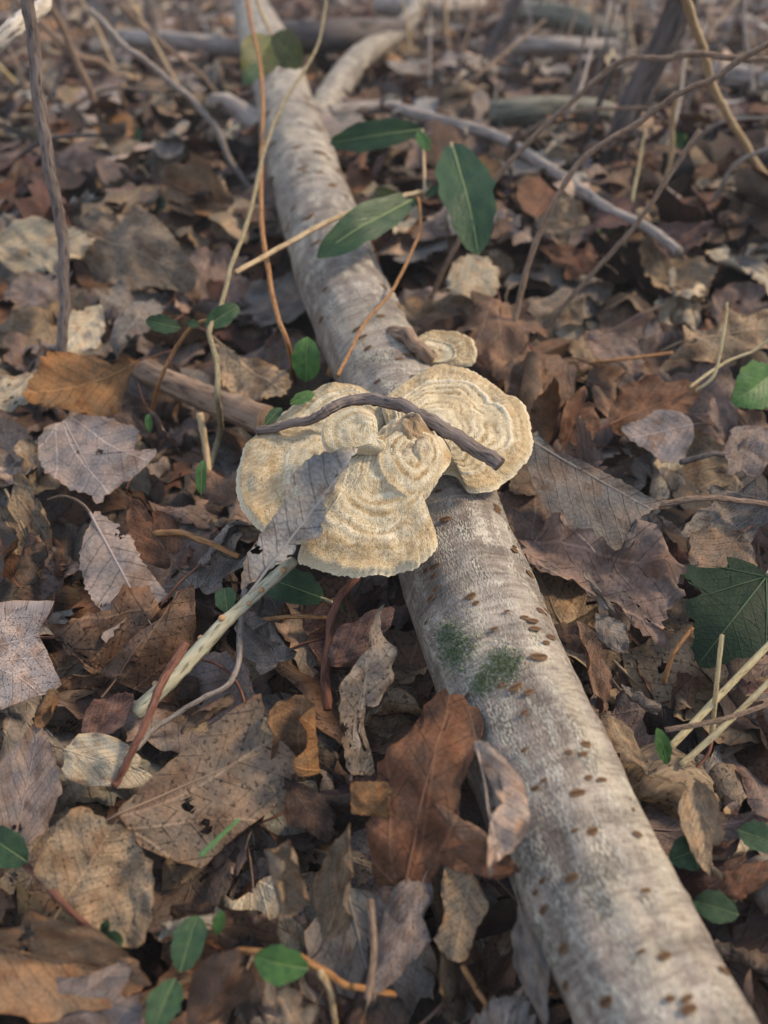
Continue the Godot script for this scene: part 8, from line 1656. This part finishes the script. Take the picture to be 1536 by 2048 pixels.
	green_leaf(Vector3(-0.0512, 0.0260, -0.1118), Vector3(-0.0495, 0.0300, -0.1176), 0.50, Vector2(0.00, 0.70), "fresh", p8, 26, "blunt", 0.25)
	var p9 := thing("red_stemmed_seedling", "red stemmed seedling with round green leaves at the left edge", "plant", Vector3(-0.0984, -0.0000, -0.1241))
	stem([Vector3(-0.1207, 0.0200, -0.1385), Vector3(-0.1056, 0.0260, -0.1257), Vector3(-0.0957, 0.0260, -0.1178), Vector3(-0.0873, 0.0200, -0.1131)], 0.0012, 0.0010, "red", p9, 314, "stem", 0.10)
	green_leaf(Vector3(-0.1155, 0.0260, -0.1346), Vector3(-0.1308, 0.0300, -0.1429), 0.70, Vector2(0.00, 0.70), "dull", p9, 27, "blunt", 0.25)
	green_leaf(Vector3(-0.0856, 0.0260, -0.1100), Vector3(-0.0785, 0.0280, -0.1092), 0.85, Vector2(0.00, 0.60), "deep", p9, 28, "blunt", 0.25)
	green_leaf(Vector3(-0.0858, 0.0260, -0.1121), Vector3(-0.0839, 0.0300, -0.1146), 0.60, Vector2(0.00, 0.60), "dull", p9, 29, "blunt", 0.25)
	var p10 := thing("green_seedling", "dark green rounded leaves of a seedling right of the log at lower right", "plant", Vector3(0.1139, -0.0000, -0.1411))
	stem([Vector3(0.1205, -0.0000, -0.1341), Vector3(0.1131, 0.0120, -0.1372), Vector3(0.1056, 0.0180, -0.1394)], 0.0010, 0.0008, "tan", p10, 315, "stem", 0.00)
	green_leaf(Vector3(0.1085, 0.0220, -0.1427), Vector3(0.0942, 0.0220, -0.1375), 0.72, Vector2(0.00, 0.40), "deep", p10, 30, "blunt", 0.25)
	green_leaf(Vector3(0.1115, 0.0220, -0.1196), Vector3(0.0981, 0.0220, -0.1243), 0.68, Vector2(0.00, 0.40), "deep", p10, 31, "blunt", 0.25)
	green_leaf(Vector3(0.1179, 0.0260, -0.1459), Vector3(0.1303, 0.0260, -0.1406), 0.75, Vector2(0.00, 0.40), "deep", p10, 32, "blunt", 0.25)
	green_leaf(Vector3(0.1026, 0.0200, -0.1741), Vector3(0.0980, 0.0340, -0.1799), 0.36, Vector2(0.20, 1.20), "fresh", p10, 33, "blunt", 0.25)
	var p11 := thing("tiny_green_plant", "tiny green seedling right of the straw in the middle distance", "plant", Vector3(0.1815, -0.0000, -0.6649))
	green_leaf(Vector3(0.1778, 0.0060, -0.6516), Vector3(0.1612, 0.0200, -0.6327), 0.60, Vector2(0.00, 1.00), "fresh", p11, 34, "blunt", 0.25)
	green_leaf(Vector3(0.1786, 0.0060, -0.6516), Vector3(0.1809, 0.0220, -0.6317), 0.60, Vector2(0.00, 1.00), "dull", p11, 35, "blunt", 0.25)
	var p12 := thing("tiny_green_plant", "tiny green seedling left of the orange edged trough leaf", "plant", Vector3(-0.1924, -0.0000, -0.7082))
	green_leaf(Vector3(-0.1885, 0.0060, -0.6940), Vector3(-0.1932, 0.0200, -0.6743), 0.60, Vector2(0.00, 1.00), "fresh", p12, 36, "blunt", 0.25)
	green_leaf(Vector3(-0.1877, 0.0060, -0.6940), Vector3(-0.1714, 0.0220, -0.6734), 0.60, Vector2(0.00, 1.00), "dull", p12, 37, "blunt", 0.25)
	var p13 := thing("tiny_green_plant", "tiny green seedling under the slanting twigs upper left", "plant", Vector3(-0.2504, -0.0053, -0.8746))
	green_leaf(Vector3(-0.2442, 0.0023, -0.8528), Vector3(-0.2481, 0.0179, -0.8260), 0.60, Vector2(0.00, 1.00), "fresh", p13, 38, "blunt", 0.25)
	green_leaf(Vector3(-0.2432, 0.0023, -0.8528), Vector3(-0.2228, 0.0200, -0.8252), 0.60, Vector2(0.00, 1.00), "dull", p13, 39, "blunt", 0.25)
	var p14 := thing("tiny_green_plant", "tiny green seedling on the far leaves upper left", "plant", Vector3(-0.2463, -0.0274, -1.0762))
	green_leaf(Vector3(-0.2386, -0.0172, -1.0426), Vector3(-0.2440, 0.0014, -1.0053), 0.60, Vector2(0.00, 1.00), "fresh", p14, 40, "blunt", 0.25)
	green_leaf(Vector3(-0.2374, -0.0172, -1.0426), Vector3(-0.2145, 0.0033, -1.0055), 0.60, Vector2(0.00, 1.00), "dull", p14, 41, "blunt", 0.25)
	var p15 := thing("tiny_green_plant", "tiny green seedling far upper left between twigs", "plant", Vector3(-0.3938, -0.0628, -1.3353))
	green_leaf(Vector3(-0.3802, -0.0503, -1.2892), Vector3(-0.3845, -0.0304, -1.2475), 0.60, Vector2(0.00, 1.00), "fresh", p15, 42, "blunt", 0.25)
	green_leaf(Vector3(-0.3789, -0.0503, -1.2892), Vector3(-0.3495, -0.0289, -1.2508), 0.60, Vector2(0.00, 1.00), "dull", p15, 43, "blunt", 0.25)
	var p16 := thing("tiny_green_plant", "tiny green seedling in the far leaves at upper right", "plant", Vector3(0.2988, -0.0053, -0.8746))
	green_leaf(Vector3(0.2913, 0.0023, -0.8528), Vector3(0.2678, 0.0179, -0.8260), 0.60, Vector2(0.00, 1.00), "fresh", p16, 44, "blunt", 0.25)
	green_leaf(Vector3(0.2923, 0.0023, -0.8528), Vector3(0.2919, 0.0200, -0.8252), 0.60, Vector2(0.00, 1.00), "dull", p16, 45, "blunt", 0.25)
